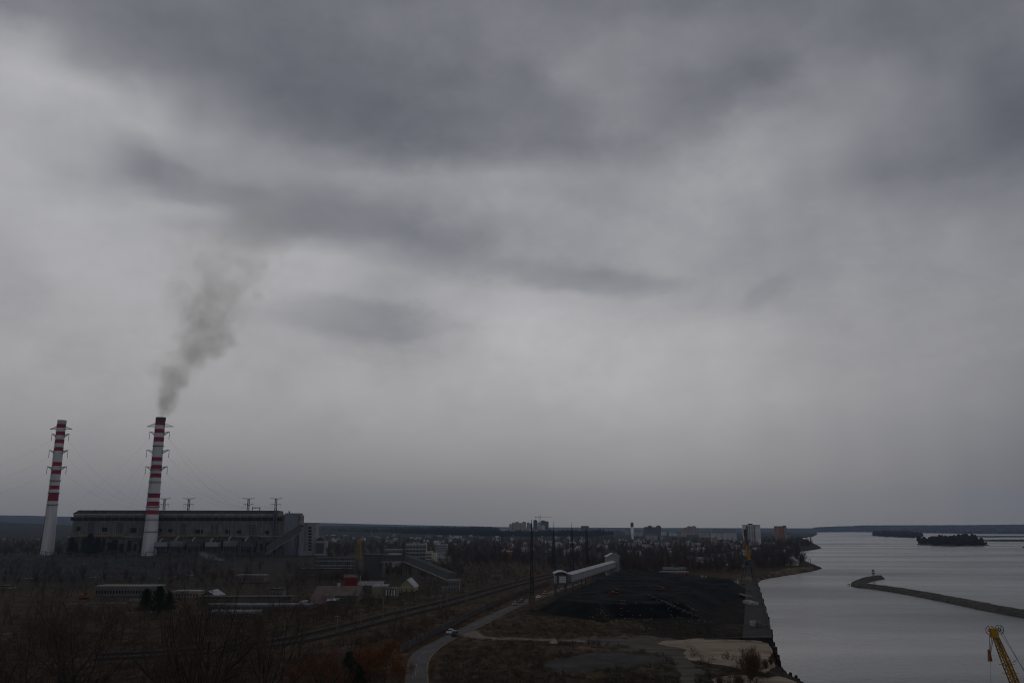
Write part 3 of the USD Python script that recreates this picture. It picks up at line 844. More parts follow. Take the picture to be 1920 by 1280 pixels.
# T-shaped line posts on the roof
roof_tips = []
for px, nm in [(307, 'nearest to the smoking chimney'), (353, 'second from the smoking chimney'), (465, 'beside the little yellow roof gantry'), (516.5, 'at the right end of the roof')]:
    Yp = YR + 24
    p = V(px, 956, Yp)
    k = mpp(940, Yp)
    top, arm2 = zat(934.5, Yp), zat(944.5, Yp)
    t = thing('line_post', f'T-shaped lattice line post on the power station roof, {nm}', 'pylon', (p[0], p[1], zr), 0)
    MB().lattice((0, 0, 0), (0, 0, top - zr), 2.6, 2.2, 8, .28).build('mast', STEEL_M, t)
    for z, w in ((top - zr, 11.5), (arm2 - zr, 9.5)):
        m = MB()
        L = w * k
        for dy in (-.9, .9):
            m.bar((-L, 0, z + .9 if z > arm2 - zr else z), (L, 0, z + .9 if z > arm2 - zr else z), .22)
            m.bar((-L, 0, z + .8 if z > arm2 - zr else z), (0, dy, z - 1.6), .2)
            m.bar((L, 0, z + .8 if z > arm2 - zr else z), (0, dy, z - 1.6), .2)
        m.build('cross_arm', STEEL_M, t)
    for s in (-1, -.55, 1):
        x = s * 9.0 * k
        MB().bar((x, 0, arm2 - zr), (x - .8, 0, arm2 - zr - 5.5), .16).build('insulator_string', STEEL_M, t)
        roof_tips.append(np.array([p[0] + x - .8, Yp, arm2 - 5.5]))

# wires
WIRE = mat('wire', (.06, .06, .065), rough=.6)


def wire(a, b, sag, label, group, r=.05):
    a, b = np.asarray(a, float), np.asarray(b, float)
    t = np.linspace(0, 1, 17)[:, None]
    p = a + (b - a) * t
    p[:, 2] -= (4 * sag * t * (1 - t))[:, 0]
    m = MB().tube(p, r, 3, caps=False)
    return tag(m.build('power_line', WIRE), label, 'power line', group)


g = 'power lines strung from the chimneys'
L1, R1 = tips1[0::2], tips1[1::2]
L2, R2 = tips2[0::2], tips2[1::2]
for k, nm in enumerate(('upper', 'middle', 'lower')):
    wire(R1[k], roof_tips[k], 17, f'{nm} thin wire sagging from the left chimney to the roof post beside the smoking chimney', g)
    wire(L2[k], V(120 + 60 * k, 952, 1240), 9, f'{nm} thin wire falling leftwards from the smoking chimney', g)
    wire(R2[k], roof_tips[6 + k], 15, f'{nm} thin wire sagging from the smoking chimney to the post by the roof gantry', g)
    wire(R2[k] + (0, 1.5, 0), roof_tips[9 + k], 15, f'{nm} thin wire sagging from the smoking chimney to the rightmost roof post', g)
    wire(L1[k], V(-120, 900 + 22 * k, 1190), 10, f'{nm} thin wire leaving the left chimney towards the edge of the picture', g)

# ------------------------------------------------------------------ annexes at the hall's right end
def block(name, label, cat, px0, px1, py0, py1, Y, depth, wall, roof=None, group=None, flat=.5, yaw=0.0):
    """A building whose front shows between the given pixels; returns (prim, width, height, pixel-to-front function)."""
    p0, p1 = V(px0, py1, Y), V(px1, py1, Y)
    xm = (px0 + px1) / 2
    zb, zt = zat(py1, Y), zat(py0, Y)
    z0_ = float(land_height([p0[0]], [Y])[0]) if Y > 1500 else 0.0
    base = min(z0_, zb)
    W_ = p1[0] - p0[0]
    t = thing(name, label, cat, (p0[0], Y, base), yaw, group)
    H_ = zt - base
    MB().box(0, W_, 0, depth, 0, H_ - flat).build('wall', wall, t)
    if roof is not None:
        MB().box(-.25, W_ + .25, -.25, depth + .25, H_ - flat, H_).build('roof', roof, t)

    def at(px, py):
        q = V(px, py, Y)
        return q[0] - p0[0], q[2] - base
    return t, W_, H_, at


t, W_, H_, at = block('clad_tower', 'blue-grey metal-clad tower at the right end of the power station', 'industrial tower', 530, 555, 961.5, 1042, 1176, 26, BLUEG, CONC_D)
MB().box(W_ + .01, W_ + 3.0, 2, 22, 0, H_ - 2.4).build('stair_shaft', CONC_D, t)
MB().lathe([(.9, 0), (.9, 2.4), (.4, 3.2)], 10, 4.5, 4).build('roof_vent', SOOT, t).GetPrim()
UsdGeom.Xformable(stage.GetPrimAtPath(f'{t.GetPath()}/roof_vent')).AddTranslateOp().Set(Gf.Vec3d(0, 0, H_))
t, W_, H_, at = block('white_tower', 'pale concrete tower with a column of slot windows beside the coal conveyor', 'industrial tower', 559.5, 589.5, 979.5, 1040, 1165, 20, WHITEP, CONC)
for k in range(8):
    a, b = at(578, 987 + k * 5.8), at(584, 990.6 + k * 5.8)
    MB().box(a[0], b[0], -.2, -.003, b[1], a[1]).build('slot_window', VOID, t)
a, b = at(571.5, 980), at(574, 1032)
MB().box(a[0], b[0], -.22, -.004, b[1], a[1]).build('dark_seam', CONC_D, t)
a, b = at(562, 984.5), at(569, 987.5)
MB().box(a[0], b[0], -.2, -.005, b[1], a[1]).build('loading_hatch', VOID, t)
t, W_, H_, at = block('gate_building', 'pale building with a tall dark gate under an arched roof', 'industrial building', 589.8, 609, 1012.5, 1040, 1158, 18, WHITEP, None)
a, b = at(592, 1017.5), at(606.5, 1037)
MB().box(a[0], b[0], -.2, -.003, b[1], a[1]).build('gate', GLASS_D, t)
m = MB()
pts = [(W_ * (0.02 + .88 * k / 10), math.sin(math.pi * k / 10) * 4.6) for k in range(11)]
for (xa, za), (xb, zb) in zip(pts[:-1], pts[1:]):
    m.hexa([[xa, 0, H_ - .5], [xb, 0, H_ - .5], [xb, 18, H_ - .5], [xa, 18, H_ - .5], [xa, 0, H_ - .5 + za + .01], [xb, 0, H_ - .5 + zb + .01], [xb, 18, H_ - .5 + zb + .01], [xa, 18, H_ - .5 + za + .01]])
m.build('arched_roof', ROOFD, t)


def conveyor(name, label, a, b, w, h, legs, wall=None, under=None, roof_mat=None, gable=.0):
    """A covered belt gallery on trestles, from point a to b (floor level)."""
    a, b = np.asarray(a, float), np.asarray(b, float)
    t = thing(name, label, 'conveyor', (a[0], a[1], 0))
    d = b - a
    s = np.array([-d[1], d[0], 0]) / math.hypot(d[0], d[1]) * w / 2
    o = np.array([a[0], a[1], 0])
    A, B, up = a - o, b - o, np.array([0, 0, h])
    if s[1] > 0:
        s = -s
    MB().hexa([A + s, B + s, B - s, A - s, A + s + up, B + s + up, B - s + up, A - s + up]).build('gallery', wall or STEEL, t)
    e = np.array([0, 0, .5])
    MB().hexa([A + s * 1.06 - e, B + s * 1.06 - e, B - s * 1.06 - e, A - s * 1.06 - e, A + s * 1.06, B + s * 1.06, B - s * 1.06, A - s * 1.06]).build('floor_beam', under or CONC, t)
    g_ = np.array([0, 0, gable])
    r0, r1 = A + up, B + up
    if gable:
        m = MB().add([r0 + s * 1.12, r1 + s * 1.12, r1 - s * 1.12, r0 - s * 1.12, r0 + g_, r1 + g_], [[0, 1, 5], [0, 5, 4], [2, 3, 4], [2, 4, 5], [0, 4, 3], [1, 2, 5], [0, 3, 2], [0, 2, 1]])
    else:
        m = MB().hexa([r0 + s * 1.08, r1 + s * 1.08, r1 - s * 1.08, r0 - s * 1.08, r0 + s * 1.08 + e * .6, r1 + s * 1.08 + e * .6, r1 - s * 1.08 + e * .6, r0 - s * 1.08 + e * .6])
    m.build('roof', roof_mat or ROOFD, t)
    for f in legs:
        c = A + (B - A) * f
        m = MB()
        for q in (s * .9, -s * .9):
            m.bar((c + q * 1.2) * (1, 1, 0), c + q - e, .45, .4)
        for k in range(3):
            z = c[2] * (k + .5) / 3
            m.bar((c + s * 1.05) * (1, 1, 0) + (0, 0, z), (c - s * 1.05) * (1, 1, 0) + (0, 0, z + c[2] / 4), .18)
        m.build('trestle', STEEL, t)
    return t


conveyor('belt_conveyor', 'dark belt conveyor climbing to the power station from the coal side', V(500, 1037, 1120), V(563, 996, 1150), 6, 8.5, (.15, .4, .65, .9))
conveyor('belt_conveyor', 'small pale-edged conveyor sloping down in front of the power station', V(377, 1040, 1010), V(416, 1054, 985), 4, 4.0, (.1, .5, .9), STEEL_M, CONC)

# filter houses: boxes on hoppers, in a row before the hall
for k, px in enumerate((243, 268, 300, 330, 362, 396, 430, 462)):
    Yf = Y2 + 28 if k < 2 else 1128
    w, tall = (22, 1010.5) if k < 2 else (26, 1013 + (k % 3) * 1.5)
    p0 = V(px - w / 2, 1042, Yf)
    wd = w * mpp(1020, Yf) * .92
    z_hi, z_mid = zat(tall, Yf), zat(1024, Yf)
    where = ['left of the smoking chimney foot', 'at the foot of the smoking chimney', 'just right of the smoking chimney', 'second right of the smoking chimney', 'under the second tall window from the right chimney', 'under the middle of the hall', 'left of the rightmost tall window', 'under the rightmost tall window'][k]
    t = thing('dust_filter', f'grey steel dust filter house on hoppers, {where}', 'filter house', (p0[0], Yf, 0))
    MB().box(0, wd, 0, 12, z_mid, z_hi).build('casing', (CONC_D, SOOTW, STEEL_M)[k % 3], t)
    for q in range(2):
        x0, x1 = wd * q / 2 + .2, wd * (q + 1) / 2 - .2
        xm = (x0 + x1) / 2
        MB().hexa([[xm - 1, 5, z_mid - 6], [xm + 1, 5, z_mid - 6], [xm + 1, 7, z_mid - 6], [xm - 1, 7, z_mid - 6], [x0, 0, z_mid - .01], [x1, 0, z_mid - .01], [x1, 12, z_mid - .01], [x0, 12, z_mid - .01]]).build('hopper', STEEL, t)
    for x in (.5, wd / 2, wd - .5):
        MB().box(x - .4, x + .4, .2, 1.0, 0, z_mid - .02).build('leg', STEEL, t)
    MB().tube([(wd * .3, 6, z_hi), (wd * .3, 6, z_hi + 2.5), (wd * .3, 14, z_hi + 4.5)], 1.1, 8).build('duct', STEEL_M, t, smooth=50)
# ------------------------------------------------------------------ road, path, railway, yards
ASPH = mat('worn_asphalt', (.088, .085, .081), scale=.12, var=.3, spec=.05, rough=.95, detail=4.0)
DIRT = mat('pale_dirt', (.15, .13, .105), scale=.25, var=.35, spec=.02, rough=1.0, detail=4.0)
SAND = mat('pale_sand', (.30, .24, .18), scale=.09, var=.62, spec=.02, rough=1.0, detail=7.0, col2=(.36, .29, .215), squash=(.6, 1.6, 1))
BALLAST = mat('dark_ballast', (.026, .022, .018), scale=1.5, var=.4, spec=.02, rough=1.0)
RAIL = mat('rail_steel', (.045, .04, .036), rough=.5, spec=.3)
COAL = mat('coal', (.0045, .0045, .005), rough=.85, scale=.12, var=.5, spec=.03, detail=6.0, col2=(.012, .0115, .011))
LINE = mat('worn_line_paint', (.17, .17, .16), scale=.8, var=.4)


def chaikin(p, n=3):
    p = np.asarray(p, float)
    for _ in range(n):
        q = np.empty((2 * len(p) - 2, p.shape[1]))
        q[0::2], q[1::2] = p[:-1] * .75 + p[1:] * .25, p[:-1] * .25 + p[1:] * .75
        p = np.vstack([p[:1], q, p[-1:]])
    return p


def ribbon(left, right, z, kerb=.0):
    left, right = np.asarray(left), np.asarray(right)
    n = len(left)
    v = np.vstack([np.column_stack([left[:, :2], np.full(n, z)]), np.column_stack([right[:, :2], np.full(n, z)])])
    f = [[k, n + k, n + k + 1, k + 1] for k in range(n - 1)]
    return MB().add(v, np.array(f))


def along(line, n):
    """n points evenly along a polyline."""
    s = LineString(line)
    return np.array([s.interpolate(t, normalized=True).coords[0] for t in np.linspace(0, 1, n)])


rl = [(752, 1320), (757, 1290), (760, 1266), (764, 1236), (779, 1219), (805, 1206), (839, 1190.5), (869, 1175), (906, 1157), (962, 1132.5), (992, 1121), (1036, 1106.5), (1066, 1097.5), (1098, 1089)]
rr_ = [(804, 1320), (800, 1290), (798, 1266), (799, 1238), (812, 1221.5), (829, 1208.5), (861, 1191.5), (887, 1180), (925, 1161), (972, 1136), (1004, 1124.5), (1040, 1110), (1070, 1100), (1100, 1091)]
RL = along(chaikin([G(*p)[:2] for p in rl], 2), 70)
RR = along(chaikin([G(*p)[:2] for p in rr_], 2), 70)
RC, RW = (RL + RR) / 2, float(np.median(np.linalg.norm(RL - RR, axis=1)))
tag(ribbon(RL, RR, .06).build('road', ASPH), 'two-lane grey road curving past the coal yard', None, None, 'structure')
# dust shoulders
tag(ribbon(RC + (RR - RC) * 1.04, RC + (RR - RC) * 1.24, .05).build('road_shoulder', DIRT), 'dusty verge on the coal yard side of the road', None, None, 'structure')
mk = MB()
for k in range(6, 66, 2):
    a, b = RC[k], RC[k] + (RC[k + 1] - RC[k]) * .8
    d = (b - a) / np.linalg.norm(b - a)
    s = np.array([-d[1], d[0]]) * .09
    mk.add([[*(a - s), .066], [*(a + s), .066], [*(b + s), .066], [*(b - s), .066]], [[0, 3, 2, 1]])
tag(mk.build('road_marking', LINE), 'worn white dashes along the middle of the road', None, None, 'structure')


def sheet(name, outline, z, material, label, amp=0.0, wob=.8, cell=1.6):
    """A patch of other ground with an uneven edge, a little proud of the plain."""
    p = Polygon([G(x, y)[:2] for x, y in outline]).buffer(0)
    ring = along(list(p.exterior.coords), 160)
    nz = meshkit.fbm(np.column_stack([ring / 5, 0 * ring[:, 0]]), 3, 3) - .5
    c = ring.mean(0)
    d = ring - c
    ring = ring + d / np.linalg.norm(d, axis=1, keepdims=True) * nz[:, None] * wob * 4
    p = Polygon(ring).buffer(0)
    p = max(getattr(p, 'geoms', [p]), key=lambda g: g.area)
    x0, y0, x1, y1 = p.bounds
    gx, gy = np.meshgrid(np.arange(x0, x1, cell), np.arange(y0, y1, cell))
    pts = np.column_stack([gx.ravel(), gy.ravel()])
    inside = shapely.contains(p.buffer(-cell * .4), shapely.points(pts))
    edge = along(list(p.exterior.coords), max(40, int(p.length / cell)))[:-1]
    allp = np.vstack([edge, pts[inside]])
    from scipy.spatial import Delaunay
    tri = Delaunay(allp + np.random.default_rng(1).normal(0, 1e-4, allp.shape)).simplices
    cen = allp[tri].mean(1)
    tri = tri[shapely.contains(p, shapely.points(cen))]
    dd = shapely.distance(shapely.points(allp), p.exterior)
    h = z + amp * smoothstep(0, 8, dd) * (.5 + meshkit.fbm(np.column_stack([allp / 7, 0 * allp[:, 0]]), 3, 6))
    h = np.where(dd < .05, -.05, h)
    v = np.column_stack([allp, h])
    a, b, c_ = v[tri[:, 0]], v[tri[:, 1]], v[tri[:, 2]]
    up = np.cross((b - a)[:, :2], (c_ - a)[:, :2]) > 0
    tri = np.where(up[:, None], tri, tri[:, ::-1])
    return tag(MB().add(v, tri).build(name, material, None, smooth=True), label, None, None, 'structure')


sheet('sand_bank', [(1272, 1198), (1310, 1195.5), (1350, 1196.5), (1400, 1197.5), (1430, 1200), (1440, 1206), (1446, 1217), (1450, 1236), (1452, 1252), (1432, 1264), (1380, 1252), (1330, 1243), (1286, 1236), (1274, 1225), (1283, 1216), (1250, 1212), (1225, 1206), (1240, 1200)], .10, SAND, 'pale sand flat beside the quay wall', .35, .9)
sheet('sand_beach', [(1440, 1268), (1465, 1266), (1490, 1276), (1506, 1290), (1510, 1320), (1440, 1320), (1360, 1300), (1330, 1270), (1380, 1264)], .09, SAND, 'sandy beach at the bottom edge below the bare bush', .35, .5)
sheet('gravel_lot', [(1012, 1246), (1045, 1233), (1110, 1223), (1170, 1220.5), (1232, 1222), (1272, 1233), (1240, 1243), (1180, 1249), (1110, 1255), (1060, 1262), (1020, 1256)], .08, mat('grey_gravel', (.052, .050, .047), scale=.12, var=.45, spec=.02, rough=1.0, detail=5.0), 'flat grey gravel lot in front of the coal yard', .05, 1.3)
sheet('dirt_yard', [(1090, 1195), (1160, 1190), (1230, 1192), (1290, 1200), (1286, 1215), (1300, 1236), (1330, 1262), (1320, 1310), (1270, 1310), (1272, 1262), (1250, 1232), (1190, 1222), (1120, 1210), (1086, 1204)], .07, mat('rutted_dirt', (.085, .074, .060), scale=.09, var=.5, spec=.02, rough=1.0, detail=5.0, squash=(1, 3, 1)), 'rutted brown dirt yard with wheel tracks', .06, 1.2)
sheet('dirt_path', [(868, 1187.5), (880, 1183), (893, 1181), (903, 1188), (915, 1193), (935, 1195.5), (1000, 1197), (1060, 1198.5), (1105, 1199.5), (1105, 1203.5), (1060, 1201.8), (1000, 1199.8), (930, 1198.6), (905, 1196.5), (880, 1195)], .075, DIRT, 'pale dirt track leaving the road to the right', .02, .25, cell=.8)
for k, (x, y, w) in enumerate([(1039, 1205, 17), (1322, 1238, 12)]):
    c = G(x, y)
    m = MB()
    n = 14
    a = np.arange(n) * 2 * math.pi / n
    rr2 = w * mpp(y, c[1]) * .5
    prof = [(1.0, -.03), (.8, .35), (.45, .9), (.12, 1.25)]
    v = np.vstack([np.column_stack([np.cos(a) * rr2 * r * (1 + .25 * np.sin(3 * a + k)), np.sin(a) * 2.2 * r, np.full(n, z)]) for r, z in prof])
    i, j = np.meshgrid(np.arange(3), np.arange(n), indexing='ij')
    q = np.stack([i * n + j, i * n + (j + 1) % n, (i + 1) * n + (j + 1) % n, (i + 1) * n + j], -1).reshape(-1, 4)
    f = np.vstack([q[:, [0, 1, 2]], q[:, [0, 2, 3]], [[3 * n, 3 * n + b, 3 * n + b + 1] for b in range(1, n - 1)]])
    m.add(v, f)
    t = thing('sand_heap', ['small heap of pinkish sand beside the dirt track', 'small sand heap at the edge of the pale sand flat'][k], 'sand heap', (c[0], c[1], .1))
    m.build('heap', SAND, t, smooth=True)

# railway: two tracks on a ballast bed running beside the road
tl = [(180, 1236), (360, 1228), (560, 1205), (640, 1186), (700, 1170), (764, 1153), (842, 1134), (905, 1116), (960, 1100), (1010, 1087), (1060, 1075), (1120, 1062)]
TC = along(chaikin([G(*p)[:2] for p in tl], 2), 60)
d = np.gradient(TC, axis=0)
d /= np.linalg.norm(d, axis=1, keepdims=True)
nrm = np.column_stack([-d[:, 1], d[:, 0]])
for off, lab in ((0, 'railway track nearest the road'), (9.5, 'second railway track from the road')):
    base = TC + nrm * off
    bed = MB()
    L1_, L2_, R2_, R1_ = base + nrm * 2.6, base + nrm * 1.6, base - nrm * 1.6, base - nrm * 2.6
    for A_, za, B_, zb in ((L1_, -.02, L2_, .45), (L2_, .45, R2_, .45), (R2_, .45, R1_, -.02)):
        n = len(A_)
        bed.add(np.vstack([np.column_stack([A_, np.full(n, za)]), np.column_stack([B_, np.full(n, zb)])]), np.array([[k, n + k, n + k + 1, k + 1] for k in range(n - 1)]))
    t = thing('railway_track', lab, 'railway', (0, 0, 0), kind='structure')
    bed.build('ballast_bed', BALLAST, t)
    for s in (-.76, .76):
        MB().tube(np.column_stack([base + nrm * s, np.full(len(base), .62)]), .09, 4).build('rail', RAIL, t)
    sl_ = MB()
    for p_, n_, d_ in zip(along(base, 420), along(nrm, 420), along(d, 420)):
        a_, b_ = p_ - n_ * 1.3, p_ + n_ * 1.3
        sl_.hexa([[*(a_ - d_ * .13), .40], [*(a_ + d_ * .13), .40], [*(b_ + d_ * .13), .40], [*(b_ - d_ * .13), .40], [*(a_ - d_ * .13), .53], [*(a_ + d_ * .13), .53], [*(b_ + d_ * .13), .53], [*(b_ - d_ * .13), .53]])
    sl_.build('sleeper', mat('sleeper_timber', (.030, .026, .022), scale=1.0), t, kind='stuff')

# concrete panel fence on the far side of the road, each panel a slab
fl = [(752, 1222), (780, 1206), (831, 1182), (870, 1162), (906, 1144), (950, 1124), (990, 1108), (1030, 1094)]
FP = along(chaikin([G(*p)[:2] for p in fl], 2), 62)
t = thing('panel_fence', 'long low concrete panel fence between the road and the railway', 'fence', (0, 0, 0))
FENCEM = mat('fence_concrete', (.034, .031, .029), scale=.3, var=.4)
for a, b in zip(FP[:-1], FP[1:]):
    dd_ = (b - a) / np.linalg.norm(b - a)
    s = np.array([-dd_[1], dd_[0]]) * .07
    a2, b2 = a + dd_ * .12, b - dd_ * .12
    hh = 1.9 + .12 * rng.random()
    MB().hexa([[*(a2 + s), 0], [*(a2 - s), 0], [*(b2 - s), 0], [*(b2 + s), 0], [*(a2 + s), hh], [*(a2 - s), hh], [*(b2 - s), hh], [*(b2 + s), hh]]).build('fence_panel', FENCEM, t)
    MB().box(a[0] - .12, a[0] + .12, a[1] - .12, a[1] + .12, 0, 2.15).build('fence_post', CONC_D, t)

# line poles
POLE = mat('pale_concrete_pole', (.10, .096, .09), scale=.8, var=.25)
poles = [(826, 1143, 1112.5, 'left of the rails bend, tallest of the pale poles'), (873.5, 1128, 1104, 'left of a close pair beside the rails'), (877, 1128.5, 1103.5, 'right of a close pair beside the rails'), (760, 1158, 1127, 'in the scrub below the yellow house'),
         (718, 1162, 1116, 'in the scrub below the beige house'), (838.5, 1131, 1111, 'in front of the ruined white building'), (962, 1106.5, 1086, 'short one left of the front lattice mast'), (676, 1170, 1138, 'below the pink-roofed shed'), (632, 1184, 1150, 'leftmost one in the scrub'),
         (1296, 1083, 1043, 'dark floodlight pole behind the coal heap')]
for px, pb, pt, nm in poles:
    c = G(px, pb)
    h = zat(pt, c[1])
    t = thing('line_pole', f'thin pale line pole {nm}' if 'dark' not in nm else f'{nm}', 'pole', (c[0], c[1], 0))
    MB().bar((0, 0, 0), (0, 0, h), .22, .13, 6).build('pole', POLE if 'dark' not in nm else STEEL, t)
    if 'dark' in nm:
        MB().box(-2.2, 2.2, -.7, .7, h - 1.6, h + .8).build('lamp_head', STEEL, t)
    else:
        MB().box(-1.0, 1.0, -.07, .07, h - .9, h - .75).build('cross_arm', STEEL_M, t)
        for x in (-.9, 0, .9):
            MB().lathe([(.06, h - .74), (.09, h - .6), (.05, h - .45)], 6, x, 0).build('insulator', GLASS_D, t)
for px, pb, pt, nm in [(863.5, 1191, 1175.5, 'beside the dirt track'), (828, 1207, 1194, 'at the inside of the road bend'), (1002, 1127, 1113, 'by the front lattice mast')]:
    c = G(px, pb)
    h = zat(pt, c[1])
    t = thing('road_post', f'thin dark post at the roadside {nm}', 'post', (c[0], c[1], 0))
    MB().bar((0, 0, 0), (0, 0, h), .07, None, 5).build('post', STEEL, t)
    MB().box(-.3, .3, -.09, -.072, h - .6, h).build('plate', STEEL_M, t)

# ------------------------------------------------------------------ cars
TYRE = mat('tyre', (.015, .015, .015))
CARGLASS = mat('car_glass', (.012, .014, .016), rough=.1, spec=.5)
LAMP_R, LAMP_W = mat('rear_lamp', (.22, .01, .01), rough=.3), mat('head_lamp', (.55, .55, .55), rough=.2)


def make_car(label, px, py, paint, heading, tall=1.5, back=False):
    """heading: direction of travel, radians from +x. The road's own points give it."""
    c = G(px, py)
    t = thing('car', label, 'car', (c[0], c[1], .066), heading)
    L, W_, low, belt = 4.4, 1.8, .28, .88
    prof = [(-2.2, low), (-2.2, .72), (-2.12, belt), (-1.75, .97), (-1.35, .99), (1.0, .95), (1.9, .80), (2.15, .68), (2.2, low)] if not back else [(-2.2, low), (-2.2, 1.0), (-2.1, 1.02), (-1.35, 1.04), (1.0, 1.0), (1.9, .88), (2.15, .75), (2.2, low)]
    m = MB()
    n = len(prof)
    v = [[x, -W_ / 2 + (.06 if z > .8 else 0), z] for x, z in prof] + [[x, W_ / 2 - (.06 if z > .8 else 0), z] for x, z in prof]
    f = [[k, k + 1, n + k + 1, n + k] for k in range(n - 1)] + [[n - 1, 0, n, 2 * n - 1]]
    m.add(v, np.array(f))
    m.add(v, np.array([[0, k + 1, k] for k in range(1, n - 1)] + [[n, n + k, n + k + 1] for k in range(1, n - 1)]))
    m.build('body', paint, t)
    r0, r1 = (-1.7, .7) if not back else (-2.0, .7)
    MB().hexa([[r0, -.80, .985], [1.05, -.80, .94], [1.05, .80, .94], [r0, .80, .985], [r0 + .55, -.62, tall - .06], [r1 - .25, -.62, tall - .06], [r1 - .25, .62, tall - .06], [r0 + .55, .62, tall - .06]]).build('cabin_glass', CARGLASS, t)
    MB().hexa([[r0 + .5, -.66, tall - .058], [r1 - .2, -.66, tall - .058], [r1 - .2, .66, tall - .058], [r0 + .5, .66, tall - .058], [r0 + .62, -.58, tall], [r1 - .32, -.58, tall], [r1 - .32, .58, tall], [r0 + .62, .58, tall]]).build('roof', paint, t)
    for x in (-1.35, 1.35):
        for s in (-1, 1):
            hub = MB().box(x - .14, x + .14, s * .80 + s * .1, s * .80 + s * .125, .19, .47)
            w = MB().lathe([(.20, -.11), (.32, -.10), (.33, 0), (.32, .10), (.20, .11)], 14, bottom=True)
            v_, f_ = w.arrays()
            v_ = np.column_stack([v_[:, 0] + x, v_[:, 2] + s * .80, v_[:, 1] + .33])
            wp = MB().add(v_, f_[:, ::-1]).build('wheel', TYRE, t)
            hub.build('rim', STEEL_M, wp)
    for s in (-1, 1):
        MB().box(-2.215, -2.17, s * .68 - .18, s * .68 + .18, .62, .80).build('rear_lamp', LAMP_R, t)
        MB().box(2.16, 2.212, s * .62 - .2, s * .62 + .2, .52, .68).build('head_lamp', LAMP_W, t)
    return t


def road_heading(px, py):
    k = int(np.argmin(np.linalg.norm(RC - G(px, py)[:2], axis=1)))
    k = min(max(k, 1), len(RC) - 2)
    dv = RC[k + 1] - RC[k - 1]
    return math.atan2(dv[1], dv[0])


CARP = {k: mat(f'{k}_car_paint', c, rough=.35, spec=.45, var=.05) for k, c in dict(black=(.012, .013, .016), silver=(.30, .30, .31), white=(.62, .62, .62), red=(.34, .07, .03), grey=(.10, .10, .105)).items()}
make_car('dark off-road car driving away on the road near the dirt track', 853.5, 1192, CARP['black'], road_heading(853, 1192), 1.75, True)
make_car('silver car coming the other way beside the dark off-road car', 844, 1187.5, CARP['silver'], road_heading(844, 1187) + math.pi, 1.5)
make_car('grey car left of the front lattice mast', 965, 1134, CARP['grey'], road_heading(965, 1134) + math.pi, 1.5)
make_car('white car just right of the front lattice mast', 1009.5, 1121, CARP['white'], road_heading(1009, 1121), 1.5)
make_car('red car beyond the white car on the road', 1021.5, 1113.5, CARP['red'], road_heading(1021, 1113) + math.pi, 1.5)
make_car('dark car close behind the grey car on the road', 977, 1128.8, CARP['black'], road_heading(977, 1129) + math.pi, 1.5)

# ------------------------------------------------------------------ the coal yard
cb = Polygon([G(x, y)[:2] for x, y in [(1010, 1143), (1045, 1128), (1075, 1112), (1120, 1096), (1160, 1088), (1230, 1087), (1300, 1092), (1392, 1101), (1398, 1106), (1396, 1118), (1360, 1128), (1330, 1143), (1312, 1160), (1270, 1156), (1215, 1160), (1160, 1157), (1132, 1166), (1090, 1158), (1040, 1152)]]).buffer(0)
x0, y0, x1, y1 = cb.bounds
gx, gy = np.meshgrid(np.linspace(x0 - 3, x1 + 3, 170), np.linspace(y0 - 3, y1 + 3, 190))
pp = np.column_stack([gx.ravel(), gy.ravel()])
ins = shapely.contains(cb, shapely.points(pp))
dd = shapely.distance(shapely.points(pp), cb.exterior) * np.where(ins, 1, -1)
p3 = np.column_stack([pp, 0 * pp[:, 0]])
big = meshkit.fbm(p3 / 34, 3, 21)
plat = 2.8 + 3.6 * big + 2.4 * smoothstep(440, 560, pp[:, 1]) * smoothstep(120, 40, pp[:, 0])
ridge = np.abs(meshkit.noise(p3 * (1 / 16., 1 / 11., 1), 8) - .5) * 2
h = np.minimum(np.maximum(dd + (big - .5) * 6, -.3) * .62, plat + 1.0 * (1 - ridge)) + .5 * (meshkit.fbm(p3 / 2.5, 2, 4) - .5) * (dd > 0)
h = np.where(dd < -1.5, -.3, h)
ny, nx = gx.shape
i, j = np.meshgrid(np.arange(ny - 1), np.arange(nx - 1), indexing='ij')
q = np.stack([i * nx + j, i * nx + j + 1, (i + 1) * nx + j + 1, (i + 1) * nx + j], -1).reshape(-1, 4)
q = q[(h[q] > -.25).any(1)]
t = thing('coal_heap', 'huge black coal heap spread between the white conveyor and the quay', 'coal heap', (0, 0, 0))
MB().add(np.column_stack([pp, h]), q).build('heap', COAL, t, smooth=True)


def coal_z(x, y):
    return float(h[np.argmin((pp[:, 0] - x) ** 2 + (pp[:, 1] - y) ** 2)])


# ochre rubble strewn along the heap's foot
OCHRE = mat('ochre_rubble', (.15, .105, .04), scale=1.2, var=.6)
PALE = mat('pale_rubble', (.15, .135, .11), scale=1.2, var=.4)


def rock(seed, flat=.6):
    r_ = np.random.default_rng(seed)
    s = trimesh.creation.icosphere(1)
    s.vertices *= (1 + r_.normal(0, .16, (len(s.vertices), 1))) * np.array([1, .8, flat])
    return MB().mesh(s)


